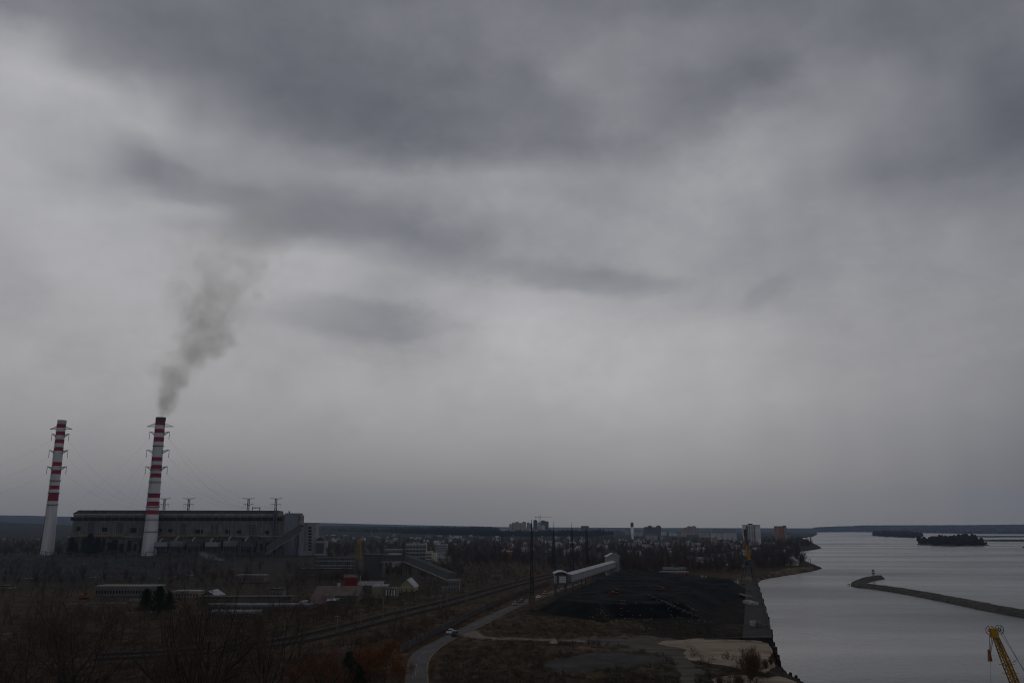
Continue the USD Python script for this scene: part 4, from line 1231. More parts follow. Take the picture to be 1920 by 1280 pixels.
pos, sc, wh = [], [], []
for x, y, n, sx, sy in [(1125, 1161, 34, 9, 1.6), (1100, 1162.5, 16, 14, 1.2), (1157, 1164, 26, 6, 2.2), (1168, 1151, 9, 4, 3), (1185, 1158, 24, 14, 2.2), (1210, 1160, 12, 10, 3), (1262, 1153.5, 14, 8, 1.5), (1299, 1153, 24, 6, 1.2), (1280, 1155, 10, 9, 1.5), (1200, 1176, 16, 12, 2), (1300, 1162, 26, 24, 4), (1040, 1160, 8, 8, 1), (1112, 1186, 3, 3, .4), (1198, 1212, 16, 8, 2), (1290, 1240, 12, 14, 3)]:
    for _ in range(n):
        c = G(x + rng.normal(0, sx), y + rng.normal(0, sy))
        pos.append((c[0], c[1], max(0.0, coal_z(c[0], c[1])) + .05))
        sc.append(rng.uniform(.10, .40))
        wh.append(int(rng.random() < .35 or y > 1170))
instancer('scattered_rubble', [(rock(1), OCHRE), (rock(2), PALE)], pos, rng.uniform(0, 6.28, len(pos)), sc, wh, 'yellowish rubble strewn along the foot of the coal heap', 'rubble')

ORANGE = mat('orange_paint', (.17, .05, .012), rough=.6, var=.3, scale=1.0)


def bulldozer(label, px, py, rot):
    c = G(px, py + 5)
    for _ in range(6):
        c = G(px, py, max(coal_z(c[0], c[1]), 0))
    t = thing('bulldozer', label, 'bulldozer', (c[0], c[1], max(coal_z(c[0], c[1]), 0) - .1), rot, scale=.8)
    for s in (-1, 1):
        MB().hexa([[-2.3, s * 1.2 - .3, .25], [2.2, s * 1.2 - .3, .1], [2.2, s * 1.2 + .3, .1], [-2.3, s * 1.2 + .3, .25], [-2.0, s * 1.2 - .3, 1.2], [2.0, s * 1.2 - .3, 1.2], [2.0, s * 1.2 + .3, 1.2], [-2.0, s * 1.2 + .3, 1.2]]).build('track', TYRE, t)
    MB().box(-.2, 2.3, -.75, .75, .9, 2.1).build('engine_hood', ORANGE, t)
    MB().box(-2.0, -.2, -1.0, 1.0, 1.2, 1.7).build('deck', ORANGE, t)
    MB().box(-1.9, -.3, -.9, .9, 1.7, 2.9).build('cab_glass', CARGLASS, t)
    MB().box(-2.05, -.15, -1.05, 1.05, 2.9, 3.1).build('cab_roof', ORANGE, t)
    MB().hexa([[3.0, -1.9, .1], [3.2, -1.9, .1], [3.2, 1.9, .1], [3.0, 1.9, .1], [2.8, -1.9, 1.5], [3.0, -1.9, 1.5], [3.0, 1.9, 1.5], [2.8, 1.9, 1.5]]).build('blade', ORANGE, t)
    for s in (-1, 1):
        MB().bar((0, s * 1.55, .7), (2.95, s * 1.55, .6), .13).build('blade_arm', ORANGE, t)


bulldozer('orange bulldozer on the coal heap below the white conveyor', 1153, 1112.5, 2.6)
bulldozer('orange bulldozer at the far right of the coal heap', 1239, 1106, .4)
# the belt that lies across the heap
m = MB()
pts = []
for f in np.linspace(0, 1, 60):
    x, y = 1213 + (1307 - 1213) * f, 1113 + (1154 - 1113) * f
    c = G(x, y)
    for _ in range(5):
        c = G(x, y, max(coal_z(c[0], c[1]), 0) + .3)
    pts.append(c)
t = thing('ground_belt', 'thin pale ground conveyor lying across the coal heap', 'conveyor', (0, 0, 0))
m.tube(pts, .28, 4).build('belt', mat('belt_frame', (.06, .05, .03), scale=1), t)
for c in pts[::6]:
    MB().box(c[0] - .35, c[0] + .35, c[1] - .2, c[1] + .2, c[2] - .8, c[2] - .2).build('prop', STEEL, t)

# white conveyor gallery with its head house and its transfer tower
GALW = panel_mat('pale_gallery_sheet', (.20, .204, .21), (.185, .19, .196), (.11, .11, .113), 2.0, 4.0, stain=.18)
GALR = mat('pale_gallery_roof', (.40, .40, .405), rough=.7, var=.15, scale=.1)
ga, gt = G(1052, 1119), G(1150, 1083)
Yh, Yt = float(ga[1]), float(gt[1])
head = V(1055, 1093, Yh)
dirv = np.array([gt[0] - ga[0], gt[1] - ga[1]])
dirv /= np.linalg.norm(dirv)
t = thing('conveyor_head_house', 'pale sheet-clad head house with big windows at the near end of the white conveyor', 'conveyor house', (ga[0], ga[1], 0), 0)
k = mpp(1085, Yh)
xl, xr = (1041.2 - 1052) * k, (1064 - 1052) * k
z0h, z1h = zat(1092.5, Yh), zat(1075, Yh)
MB().box(xl, xr, 0, 13, z0h, z1h).build('wall', GALW, t)
m = MB()
pts_ = [(xl - .6 + (xr - xl + 1.2) * q / 8, math.sin(math.pi * q / 8) * 1.2) for q in range(9)]
for (xa, za), (xb, zb) in zip(pts_[:-1], pts_[1:]):
    m.hexa([[xa, -.8, z1h + za * .92 - .25], [xb, -.8, z1h + zb * .92 - .25], [xb, 13.4, z1h + zb * .92 - .25], [xa, 13.4, z1h + za * .92 - .25], [xa, -.8, z1h + za + .15], [xb, -.8, z1h + zb + .15], [xb, 13.4, z1h + zb + .15], [xa, 13.4, z1h + za + .15]])
m.build('arched_roof', GALR, t)
w0 = xl + (xr - xl) * .30
MB().box(xl + .02, xr - .02, -.12, -.004, z1h - .95, z1h - .01).build('dark_lintel', SOOT, t)
MB().box(w0 - .75, w0 + .05, -.16, -.006, z0h, z1h - .96).build('dark_door', SOOT, t)
MB().box(xr - .45, xr + .08, -.16, -.006, z0h, z1h - .96).build('corner_post', SOOT, t)
for i_ in range(2):
    for j_ in range(3):
        a0 = w0 + .3 + i_ * (xr - w0 - 1.0) / 2
        b0 = z0h + .35 + j_ * (z1h - z0h - 1.6) / 3
        MB().box(a0, a0 + (xr - w0 - 1.2) / 2, -.1, -.008, b0, b0 + (z1h - z0h - 2.2) / 3).build('window_panel', GALR, t)
MB().box(xl - .3, xr + .3, -.6, 13.2, z0h - .7, z0h - .003).build('floor', SOOT, t)
m = MB()
for x in (xl + .5, xr - .5):
    for y in (.5, 12):
        m.bar((x, y, 0), (x, y, z0h - .7), .4)
m.bar((xl + .5, .5, 0), (xr - .5, .5, z0h - .8), .2)
m.bar((xr - .5, .5, 0), (xl + .5, .5, z0h - .8), .2)
m.build('trestle', STEEL, t)
tt = thing('transfer_tower', 'pale sheet-clad transfer tower at the far end of the white conveyor', 'conveyor house', (gt[0], gt[1], 0), 0)
k2 = mpp(1050, Yt)
tx0, tx1 = (1139 - 1150) * k2, (1162 - 1150) * k2
zt1 = zat(1043, Yt)
MB().box(tx0, tx1, 0, 14, 2, zt1).gable(tx0, tx1, 0, 14, zt1, zt1 + 2.2, 'y').build('wall', GALW, tt)
MB().slabs(tx0, tx1, 0, 14, zt1, zt1 + 2.22, 'y', .5).build('roof', GALR, tt)
MB().box(tx0 + .4, tx1 - .4, .4, 13, -.2, 1.995).build('base', CONC_D, tt)
m = MB()
m.bar((tx1, 3, zat(1062, Yt)), (tx1 + 13 * k2, 6, 0), 1.2, 1.2)
m.build('chute', STEEL, tt)
A_ = np.array([ga[0] + (1064.5 - 1052) * k, ga[1] + 7, z0h + .2])
B_ = np.array([gt[0] + (1149 - 1150) * k2, gt[1] - .2, zat(1062.5, Yt)])
conveyor('white_conveyor', 'long pale enclosed conveyor bridge sloping up across the coal yard', A_, B_, 5.2, 3.6, (.18, .42, .66, .88), GALW, SOOT, GALR, gable=1.1)

# slabs and wall along the back of the yard, and the red hut
t, W_, H_, at = block('red_hut', 'long low rust-red shed behind the coal heap', 'shed', 1240, 1292, 1070.5, 1082, float(G(1266, 1083)[1]), 8, mat('rust_red_wall', (.17, .045, .03), scale=.3, var=.4), mat('grey_sheet_roof', (.15, .155, .16), scale=.3), flat=1.2)
for q in range(7):
    MB().box(W_ * (q + .3) / 7, W_ * (q + .62) / 7, -.12, -.003, H_ * .3, H_ * .62).build('window', VOID, t)
t, W_, H_, at = block('long_grey_shed', 'long grey-roofed shed just above the rust-red shed', 'shed', 1246, 1290, 1064, 1071, float(G(1266, 1073)[1]) + 14, 12, CONC_D, mat('grey_sheet_roof', (.15, .155, .16), scale=.3), flat=1.6)
for q in range(8):
    MB().box(W_ * (q + .3) / 8, W_ * (q + .62) / 8, -.12, -.003, H_ * .2, H_ * .5).build('window', VOID, t)
t = thing('yard_wall', 'low pale slab wall along the back edge of the coal yard', 'wall', (0, 0, 0))
wp = along([G(x, y)[:2] for x, y in [(1296, 1093.5), (1330, 1095.5), (1390, 1097.5)]], 26)
for q, (a, b) in enumerate(zip(wp[:-1], wp[1:])):
    if q in (8, 9, 15):
        continue
    MB().box(a[0] + .1, b[0] - .1, a[1] - .25, a[1] + .25, 0, 2.2 + .5 * (q % 3)).build('wall_slab', CONC if q % 4 else CONC_D, t)
t, W_, H_, at = block('yellow_kiosk', 'small yellow hut behind the slab wall', 'hut', 1317, 1325, 1076, 1083, float(G(1320, 1083)[1]), 4, mat('faded_yellow_wall', (.30, .25, .06), scale=.8), ROOFD)
a, b = at(1319, 1078), at(1321.5, 1081)
MB().box(a[0], b[0], -.1, -.003, b[1], a[1]).build('window', VOID, t)

# four dark lattice masts with lightning rods
for px, pb, ptk, pt, nm in [(997.5, 1143, 995, 974, 'nearest and leftmost, beside the road'), (1038.5, 1066, 997, 977, 'second from the left, above the conveyor head house'), (1073, 1071, 995, 979, 'third from the left, above the white conveyor'), (1101, 1060, 994, 984, 'rightmost and shortest of the four')]:
    c = G(px, pb)
    t = thing('lattice_mast', f'tall dark lattice mast, {nm}', 'mast', (c[0], c[1], 0))
    z1_, z2_ = zat(ptk, c[1]), zat(pt, c[1])
    w = 1.9 if pb > 1100 else 3.4
    MB().lattice((0, 0, 0), (0, 0, z1_ * .45), w, w * .62, 8, .24 if pb > 1100 else .34).build('lower_mast', STEEL_D, t)
    MB().lattice((0, 0, z1_ * .45), (0, 0, z1_), w * .62, w * .28, 12, .18 if pb > 1100 else .27).build('upper_mast', STEEL_D, t)
    MB().bar((0, 0, z1_), (0, 0, z2_), .26, .12, 5).build('lightning_rod', STEEL_D, t)
    if pb > 1100:
        MB().box(-1.5, 1.5, -1.5, 1.5, -.1, zat(1117, c[1])).build('brick_base', mat('brown_brick', (.075, .055, .04), scale=.8), t)
# dark switchgear portal between the masts
for px0, px1, pb, pt, nm in [(1003, 1018, 1069, 1034, 'left'), (1018, 1045, 1066, 1036, 'middle'), (1045, 1062, 1068, 1044, 'right')]:
    a, b = G(px0, pb), G(px1, pb)
    hh = zat(pt, a[1])
    t = thing('switchgear_portal', f'dark steel switchgear portal between the lattice masts, {nm} bay', 'portal frame', (a[0], a[1], 0))
    Wd = b[0] - a[0]
    for x in (0, Wd):
        MB().lattice((x, 0, 0), (x, 0, hh), 1.3, .9, 6, .24).build('post', STEEL, t)
    MB().lattice((0, 0, hh - .6), (Wd, 0, hh - .6), 1.1, 1.1, 8, .22).build('beam', STEEL, t)
    for q in range(3):
        MB().bar((Wd * (q + 1) / 4, 0, hh - 1.2), (Wd * (q + 1) / 4, 0, hh - 4), .16).build('insulator_string', STEEL_M, t)

# ------------------------------------------------------------------ quay, piles, harbour cranes, breakwater
QC = mat('quay_concrete', (.018, .017, .015), scale=.2, var=.5, detail=4.0)
QP = mat('pale_quay_slab', (.22, .20, .165), scale=.5, var=.4)
qe = [(1420, 1089), (1421, 1092), (1429.5, 1119), (1439.5, 1153), (1449, 1194)]
QZ = .95
QE = np.array([G(x, y, QZ)[:2] for x, y in qe])
QI = np.array([G(x, y, QZ)[:2] for x, y in [(1398, 1089), (1398, 1092), (1397, 1119), (1396, 1153), (1392, 1195)]])
t = thing('quay', 'dark concrete quay running along the river edge of the coal yard', 'quay', (0, 0, 0))
n = len(QE)
m = MB()
v = np.vstack([np.column_stack([QI, np.full(n, QZ)]), np.column_stack([QE, np.full(n, QZ)]), np.column_stack([QE, np.full(n, -8.0)]), np.column_stack([QI, np.full(n, -8.0)])])
f = []
for k in range(n - 1):
    for a in range(3):
        f.append([a * n + k, a * n + k + 1, (a + 1) * n + k + 1, (a + 1) * n + k])
f += [[n - 1, 4 * n - 1, 3 * n - 1, 2 * n - 1], [0, n, 2 * n, 3 * n]]
m.add(v, np.array(f)[:, ::-1]).build('quay_deck', QC, t)
ed = along(QE, 40)
m = MB()
for a, b in zip(ed[:-1], ed[1:]):
    m.hexa([[a[0] - .9, a[1], QZ + .005], [a[0] - .1, a[1], QZ + .005], [b[0] - .1, b[1], QZ + .005], [b[0] - .9, b[1], QZ + .005], [a[0] - .9, a[1], QZ + .25], [a[0] - .1, a[1], QZ + .25], [b[0] - .1, b[1], QZ + .25], [b[0] - .9, b[1], QZ + .25]])
m.build('edge_beam', QC, t)
e0, e1 = G(1393, 1194.6, QZ), G(1448.5, 1194.6, QZ)
MB().box(e0[0], e1[0], e1[1] + .1, e1[1] + .8, QZ + .005, QZ + .22).build('end_beam', mat('worn_beam', (.10, .09, .075), scale=.6, var=.4), t)
w0_ = G(1322, 1194.6, QZ)
MB().hexa([[w0_[0], e1[1] + .5, -.2], [e0[0] - .05, e1[1] + .5, -.2], [e0[0] - .05, e1[1] + 2, -.2], [w0_[0], e1[1] + 2, -.2], [w0_[0], e1[1] + .5, .45], [e0[0] - .05, e1[1] + .5, QZ], [e0[0] - .05, e1[1] + 2, QZ], [w0_[0], e1[1] + 2, .45]]).build('yard_kerb', QC, t)
for q, f_ in enumerate((.15, .3, .45, .6, .75, .9)):
    c = along(QE, 101)[int(f_ * 100)]
    MB().lathe([(.25, QZ + .24), (.22, QZ + .7), (.4, QZ + .8), (.4, QZ + .9)], 8, c[0] - 1.4, c[1]).build('bollard', STEEL, t)
    MB().box(c[0] - .05, c[0] + .5, c[1] - .8, c[1] + .8, -2.6, .1).build('fender', TYRE, t)
for px0, px1, py0, py1, hh, nm, pale in [(1407, 1423, 1123.5, 1134, 1.2, 'second from the crane', 1), (1412.5, 1418.5, 1161, 1174, 1.6, 'left of the two at the near end', 1), (1422.5, 1429, 1160, 1175, 1.6, 'right of the two at the near end', 0), (1402, 1413, 1104, 1108.5, 1.0, 'nearest to the crane', 0), (1404, 1416, 1111, 1120, .4, 'lying flat between the crane and the second block', 0)]:
    c0, c1 = G(px0, py1, QZ), G(px1, py1, QZ)
    dy = max(1.5, (G(px0, py0 + hh * 1.2 / mpp(py1, c0[1]), QZ)[1] - c0[1]))
    t = thing('concrete_block', f'{"pale" if pale else "dusty"} concrete block on the quay, {nm}', 'concrete block', (c0[0], c0[1], QZ))
    MB().box(0, c1[0] - c0[0], 0, dy, 0, hh).build('block', QP if pale else mat('dusty_block', (.09, .08, .068), scale=.5, var=.4), t)
    for q in (.25, .75):
        MB().box((c1[0] - c0[0]) * q - .15, (c1[0] - c0[0]) * q + .15, dy * .4, dy * .4 + .3, hh, hh + .25).build('lifting_eye', STEEL, t)
PILE = mat('dark_timber', (.020, .017, .015), scale=1.0)
for px, pt, pb, w, nm in [(1453.3, 1203, 1234, 4.2, 'nearest the quay corner'), (1457.3, 1212, 1244, 4.2, 'second from the quay corner'), (1461.3, 1226.5, 1252, 4.6, 'third from the quay corner'), (1464.4, 1237.5, 1260, 2.4, 'thin one in the middle of the row'), (1467.6, 1254, 1264, 3.4, 'short one at the end of the upright row'),
                         (1482.5, 1259.5, 1266, 5.5, 'lone stump on the beach edge'), (1493, 1265, 1273, 6, 'broad stump on the beach edge'), (1498, 1271, 1279, 5, 'last stump but one above the picture edge'), (1504.5, 1277, 1285, 6, 'last stump at the picture edge')]:
    c = G(px, pb, WATER_Z)
    t = thing('mooring_pile', f'dark timber pile in the water, {nm}', 'pile', (c[0], c[1], WATER_Z))
    hh = zat(pt, c[1]) - WATER_Z
    r = w * mpp(pb, c[1]) / 2
    MB().lathe([(r * 1.05, -4), (r, hh * .6), (r * .92, hh - .1), (r * .7, hh)], 9).build('pile', PILE, t)
    MB().lathe([(r * 1.1, hh * .7), (r * 1.1, hh * .78)], 9, top=False).build('iron_hoop', RUSTY, t)

# yellow crane at the far end of the quay
c = G(1404, 1092)
Yc = float(c[1])
t = thing('quay_crane', 'tall slewing crane with a yellow jib at the far end of the quay', 'crane', (c[0], c[1], QZ))
P = lambda x, y, dy=0: V(x, y, Yc + dy) - (c[0], c[1], QZ)
for x in (-4.2, 4.2):
    for y in (-3.5, 3.5):
        MB().bar((x, y, 0), (x * .5, y * .5, 9), .55, .45).build('portal_leg', STEEL, t)
MB().box(-3.2, 3.2, -3.2, 3.2, 9.001, 10).build('portal_deck', STEEL, t)
MB().lattice((0, 0, 10), P(1405, 1062) * (0, 0, 1) + (0, 0, 0), 2.6, 2.4, 4, .3).build('mast', RUSTY, t)
zc_ = P(1405, 1060)[2]
MB().box(-2.4, 3.6, -2, 2, zc_, zc_ + 3.8).build('machine_house', SOOT, t)
MB().box(-2.2, -.6, -2.6, -2.003, zc_ + .6, zc_ + 2.6).build('cab', CARGLASS, t)
j0, j1 = P(1405, 1052), P(1397.5, 1003)
MB().lattice(j0, j0 + (j1 - j0) * .62, 1.9, 1.6, 9, .34).build('jib', YELLOW, t)
MB().lattice(j0 + (j1 - j0) * .62, j1, 1.5, .9, 6, .30).build('jib_tip', RUSTY, t)
MB().box(j1[0] - .9, j1[0] + .9, j1[1] - .8, j1[1] + .8, j1[2] - .5, j1[2] + 4).build('jib_head', SOOT, t)
MB().hexa([P(1402, 1049) + (0, -1, 0), P(1409, 1050) + (0, -1, 0), P(1409, 1050) + (0, 1, 0), P(1402, 1049) + (0, 1, 0), P(1402.5, 1043) + (0, -1, 0), P(1404, 1043) + (0, -1, 0), P(1404, 1043) + (0, 1, 0), P(1402.5, 1043) + (0, 1, 0)]).build('counterweight', YELLOW, t)
for dy in (-.9, .9):
    MB().bar(j1 + (0, dy, 0), P(1407, 1046) + (0, dy, 0), .14).build('stay', STEEL, t)
MB().bar(j1 + (-.4, 0, 0), P(1396, 1085), .10).build('hoist_rope', STEEL, t)

# breakwater
STONE = mat('breakwater_stone', (.052, .046, .038), scale=.35, var=.6, detail=5.0)
bw = [(1600, 1096.5), (1612, 1099.5), (1640, 1102), (1700, 1111), (1760, 1122), (1820, 1134), (1880, 1146.5), (1935, 1156), (2020, 1172), (2150, 1196)]
BW = along(chaikin([G(x, y, WATER_Z)[:2] for x, y in bw], 2), 130)
hook = along(chaikin([G(x, y, WATER_Z)[:2] for x, y in [(1604, 1096.3), (1618, 1090), (1636, 1085.5), (1652, 1083.8)]], 2), 34)


def mound(line, w0, w1, hgt, seed):
    d_ = np.gradient(line, axis=0)
    d_ /= np.linalg.norm(d_, axis=1, keepdims=True)
    nn = np.column_stack([-d_[:, 1], d_[:, 0]])
    t_ = np.linspace(0, 1, len(line))
    w = (w0 + (w1 - w0) * t_) * np.minimum(1, np.minimum(t_, 1 - t_) * 14 + .25)
    prof = [(-1, -2.5), (-.78, .1), (-.5, .62), (-.2, .95), (.2, .95), (.5, .62), (.78, .1), (1, -2.5)]
    v = []
    for a, (u, zz_) in enumerate(prof):
        base = line + nn * (u * w)[:, None]
        nz = meshkit.fbm(np.column_stack([base / 2.2, np.full(len(base), a * 3.1)]), 3, seed) - .5
        nz2 = meshkit.fbm(np.column_stack([base / 9, np.full(len(base), a * 3.1)]), 2, seed + 5) - .5
        v.append(np.column_stack([base + nn * (nz2 * 3.0)[:, None] * abs(u), WATER_Z + zz_ * hgt + nz * 1.0 * (zz_ > 0) + (0 if zz_ > 0 else 0)]))
    n_ = len(line)
    v = np.vstack(v)
    f_ = np.array([[a * n_ + k, a * n_ + k + 1, (a + 1) * n_ + k + 1, (a + 1) * n_ + k] for a in range(len(prof) - 1) for k in range(n_ - 1)])
    return v, f_[:, ::-1]


t = thing('breakwater', 'long dark stone breakwater with a hooked tip lying in the river', 'breakwater', (0, 0, 0))
MB().add(*mound(BW, 7.0, 7.5, 2.6, 3)).build('stone_bank', STONE, t)
MB().add(*mound(hook, 5.0, 7.5, 2.6, 4)).build('hooked_tip', STONE, t)
st = MB()
r3 = np.random.default_rng(5)
for k in range(260):
    c = BW[r3.integers(0, len(BW) - 1)] if k % 4 else hook[r3.integers(0, len(hook) - 1)]
    c = c + r3.normal(0, 2.0, 2)
    s = trimesh.creation.icosphere(0)
    s.vertices *= r3.uniform(.35, .85) * np.array([1, 1, .7]) * (1 + r3.normal(0, .15, (len(s.vertices), 1)))
    s.apply_translation((c[0], c[1], WATER_Z + r3.uniform(.1, .9)))
    st.mesh(s)
st.build('loose_stone', STONE, t, kind='stuff')
c = G(1638, 1081, WATER_Z + 1.5)
t = thing('navigation_beacon', 'small dark lattice beacon on the tip of the breakwater', 'beacon', (c[0], c[1], WATER_Z + 1.8))
hh = zat(1066.5, c[1]) - WATER_Z - 1.8
for a in range(3):
    x, y = math.cos(a * 2.094) * 1.3, math.sin(a * 2.094) * 1.3
    MB().bar((x, y, -1), (x * .35, y * .35, hh * .85), .16).build('leg', STEEL, t)
for f_ in (.4, .72):
    MB().lathe([(1.3, hh * f_), (1.3, hh * f_ + .5)], 8, bottom=True).build('platform', STEEL, t)
MB().lathe([(.55, hh * .85), (.55, hh * .95), (.1, hh)], 8).build('lantern', SOOT, t)

# floating crane whose jib reaches into the picture at the lower right
Yf = 150.0
ft, fb = V(1863, 1184, Yf), V(1905, 1310, Yf + 3)
base = V(1960, 1412, Yf + 4)
base[2] = WATER_Z
t = thing('floating_crane', 'yellow lattice crane jib with a spoked sheave wheel at its head', 'crane', (base[0], base[1], WATER_Z))
O = base.copy()
MB().hexa([[-9, -5, -1.2], [9, -5, -1.2], [9, 5, -1.2], [-9, 5, -1.2], [-10, -5.4, 1.3], [10, -5.4, 1.3], [10, 5.4, 1.3], [-10, 5.4, 1.3]]).build('pontoon', STEEL, t)
MB().box(-1.5, 4.5, -2, 2, 1.301, 4.4).build('machine_house', YELLOW, t)
MB().lathe([(1.9, 1.302), (1.9, 1.7)], 16, 1.0, 0).build('turntable', STEEL, t)
a_, b_ = np.array([-.8, -.0, 3.0]), ft - O
for w, r, nm in ((1.05, .10, 'jib'),):
    mid = a_ + (b_ - a_) * .75
    MB().lattice(a_, mid, 1.2, .95, 18, .11, 4).build('jib', YELLOW, t)
    MB().lattice(mid, b_, .95, .55, 8, .10, 4).build('jib_tip', YELLOW, t)
dj = (b_ - a_) / np.linalg.norm(b_ - a_)
m = MB()
m.bar(a_ + (0, -.45, -.2), b_ + (0, -.2, 0), .17, .14, 4)
m.build('jib_spine', YELLOW, t)
for f_ in (.42, .52, .62, .7):
    c = a_ + (b_ - a_) * f_
    m = MB()
    m.bar(c + (-1.1, -.5, .1), c + (1.0, -.5, .2), .05)
    m.bar(c + (-1.1, -.5, .1), c + (-1.1, .5, .1), .05)
    m.build('step_iron', RUSTY, t)
k5 = mpp(1190, Yf)


def wheel(name, cx, cz, r, y, spokes, parent, material):
    m = MB()
    a = np.linspace(0, 2 * math.pi, 25)
    for rr3, w in ((r, .055), (r * .28, .09)):
        m.tube(np.column_stack([cx + rr3 * np.cos(a), np.full(25, y), cz + rr3 * np.sin(a)]), w, 5, caps=False)
    for q in range(spokes):
        b = q * 2 * math.pi / spokes
        m.bar((cx + r * .25 * math.cos(b), y, cz + r * .25 * math.sin(b)), (cx + r * math.cos(b), y, cz + r * math.sin(b)), .045)
    return m.build(name, material, parent)


wheel('sheave_wheel', b_[0] + 9 * k5, b_[2] + 4.5 * k5, 8.2 * k5, b_[1] - .35, 7, t, STEEL)
wheel('sheave_wheel', b_[0] - 4 * k5, b_[2] + 2.5 * k5, 8.2 * k5, b_[1] + .35, 7, t, RUSTY)
MB().hexa([b_ + (-.5, -.5, -.9), b_ + (.65, -.5, -.9), b_ + (.65, .5, -.9), b_ + (-.5, .5, -.9), b_ + (-.35, -.4, .55), b_ + (.4, -.4, .55), b_ + (.4, .4, .55), b_ + (-.35, .4, .55)]).build('jib_head', YELLOW, t)
hk = V(1856.3, 1236, Yf) - O
for x in (-7.0, -2.5, 1.5):
    MB().bar(b_ + (x * k5, 0, 0), hk + (x * .25 * k5, 0, .4), .05, None, 4).build('hoist_rope', RUSTY, t)
MB().hexa([hk + (-.3, -.18, -.25), hk + (.3, -.18, -.25), hk + (.3, .18, -.25), hk + (-.3, .18, -.25), hk + (-.18, -.12, 1.6), hk + (.18, -.12, 1.6), hk + (.18, .12, 1.6), hk + (-.18, .12, 1.6)]).build('hook_block', RUSTY, t)
MB().bar(hk + (0, 0, -.2), V(1860, 1330, Yf) - O, .022, None, 4).build('lower_rope', STEEL, t)
for dx in (10, 15):
    MB().bar(b_ + (dx * k5, 0, .3), (3.2, .4 * (dx - 12), 4.4), .03, None, 4).build('jib_stay', STEEL, t)
c = V(1902, 1239, Yf) - O
MB().bar(c + (-.35, 0, -.15), c + (.35, 0, .15), .05).build('stay_spreader', STEEL, t)
# ------------------------------------------------------------------ the middle distance and the town
_hy = np.concatenate([np.arange(150, 1500, 5.0), np.arange(1500, 9500, 25.0)])


_tq = (np.arange(-120, 2200, 10.0) - 960) / 1638.0
_X, _Y = np.meshgrid(_tq, _hy, indexing='ij')
_tab = (near_rise(_X.ravel(), _Y.ravel()) + far_rise(_X.ravel(), _Y.ravel())).reshape(_X.shape)


def hit(px, py):
    """Where the pixel's ray meets the land."""
    d = px_dir(px, py)
    x, z = d[0] / d[1] * _hy, CAM_Z + d[2] / d[1] * _hy
    g_ = _tab[int(np.clip(np.searchsorted(_tq, d[0] / d[1]), 0, len(_tq) - 1))]
    k = np.nonzero(z <= g_)[0]
    k = k[0] if len(k) else len(_hy) - 1
    return np.array([x[k], _hy[k], g_[k]])


def W(name, c, **k):
    return mat(name, c, var=k.pop('var', .18), scale=k.pop('scale', .08), **k)


BEIGE, PINKC, GREYW, WHITEW, BROWNB = W('beige_panel_wall', (.30, .275, .225)), W('pinkish_panel_wall', (.27, .235, .22)), W('grey_panel_wall', (.19, .195, .20)), W('white_panel_wall', (.40, .40, .41)), W('brown_brick_wall', (.12, .095, .08))
DARKW, ORANGEW, YELW, TEAL = W('dark_brick_wall', (.060, .058, .060)), W('orange_brick_wall', (.22, .095, .058)), W('pale_yellow_wall', (.22, .20, .095)), W('teal_sheet_roof', (.035, .095, .095))
SHEETW, ASB, REDR, PINKR = W('white_sheet_roof', (.29, .30, .31)), W('asbestos_roof', (.20, .20, .20)), W('rust_red_roof', (.12, .045, .035)), W('pinkish_roof', (.105, .078, .068), scale=.3)
WIN = mat('far_window', (.035, .038, .042), rough=.4, spec=.3, scale=.7, var=.5)


def flat_house(name, label, cat, px0, px1, pt, pb, wall, rows, cols, depth=14, roof=ROOFD, group=None, base_px=None, ww=.55, wh=.5, extra=None, pitch=0.0, proud=.12, Y=None, side=False, win=None):
    """A building standing on the land, its front between the pixels; windows in rows and columns."""
    h0 = hit((px0 + px1) / 2, base_px or pb)
    Y = Y or float(h0[1])
    p0, p1 = V(px0, pb, Y), V(px1, pb, Y)
    base = min(float(h0[2]), p0[2]) - .5
    zt = zat(pt, Y)
    t = thing(name, label, cat, (p0[0], Y, base), 0, group)
    W_, H_ = p1[0] - p0[0], zt - base
    low = max(0.0, p0[2] - base)
    if pitch:
        ax_ = 'x' if W_ > depth * .8 else 'y'
        MB().box(0, W_, 0, depth, 0, H_ - pitch).gable(0, W_, 0, depth, H_ - pitch, H_ - .25, ax_).build('wall', wall, t)
        MB().slabs(0, W_, 0, depth, H_ - pitch, H_ - .23, ax_).build('roof', roof, t)
        top = H_ - pitch
    else:
        MB().box(0, W_, 0, depth, 0, H_ - .4).build('wall', wall, t)
        MB().box(-.2, W_ + .2, -.2, depth + .2, H_ - .4, H_ + .3).build('roof', roof, t)
        top = H_ - .4
    if rows and cols:
        ph, pw = (top - low) / rows, W_ / cols
        big = pw * ww / mpp(pb, Y) > 7
        m = MB()
        for r in range(rows):
            for c in range(cols):
                x0, z0_ = pw * (c + .5 - ww / 2), low + ph * (r + .5 - wh / 2)
                if big:
                    MB().box(x0, x0 + pw * ww, -proud, -.004, z0_, z0_ + ph * wh).build('window', win or WIN, t)
                else:
                    m.box(x0, x0 + pw * ww, -proud, -.004, z0_, z0_ + ph * wh)
        if not big:
            m.build('window', win or WIN, t, kind='stuff')
    if side and rows:
        m = MB()
        ph = (top - low) / rows
        n = max(2, int(depth / 4))
        sx = W_ if p0[0] < 0 else 0.0
        for r in range(rows):
            for c in range(n):
                y0, z0_ = depth * (c + .3) / n, low + ph * (r + .25)
                m.box(sx - (proud if sx == 0 else -.004), sx + (proud if sx else -.004), y0, y0 + depth / n * .4, z0_, z0_ + ph * wh)
        m.build('side_window', WIN, t, kind='stuff')
    return t, W_, H_, Y, base


# pale panel towers on the skyline, one house in stepped sections
t0 = hit(966, 996.8)
Yc1 = float(t0[1])


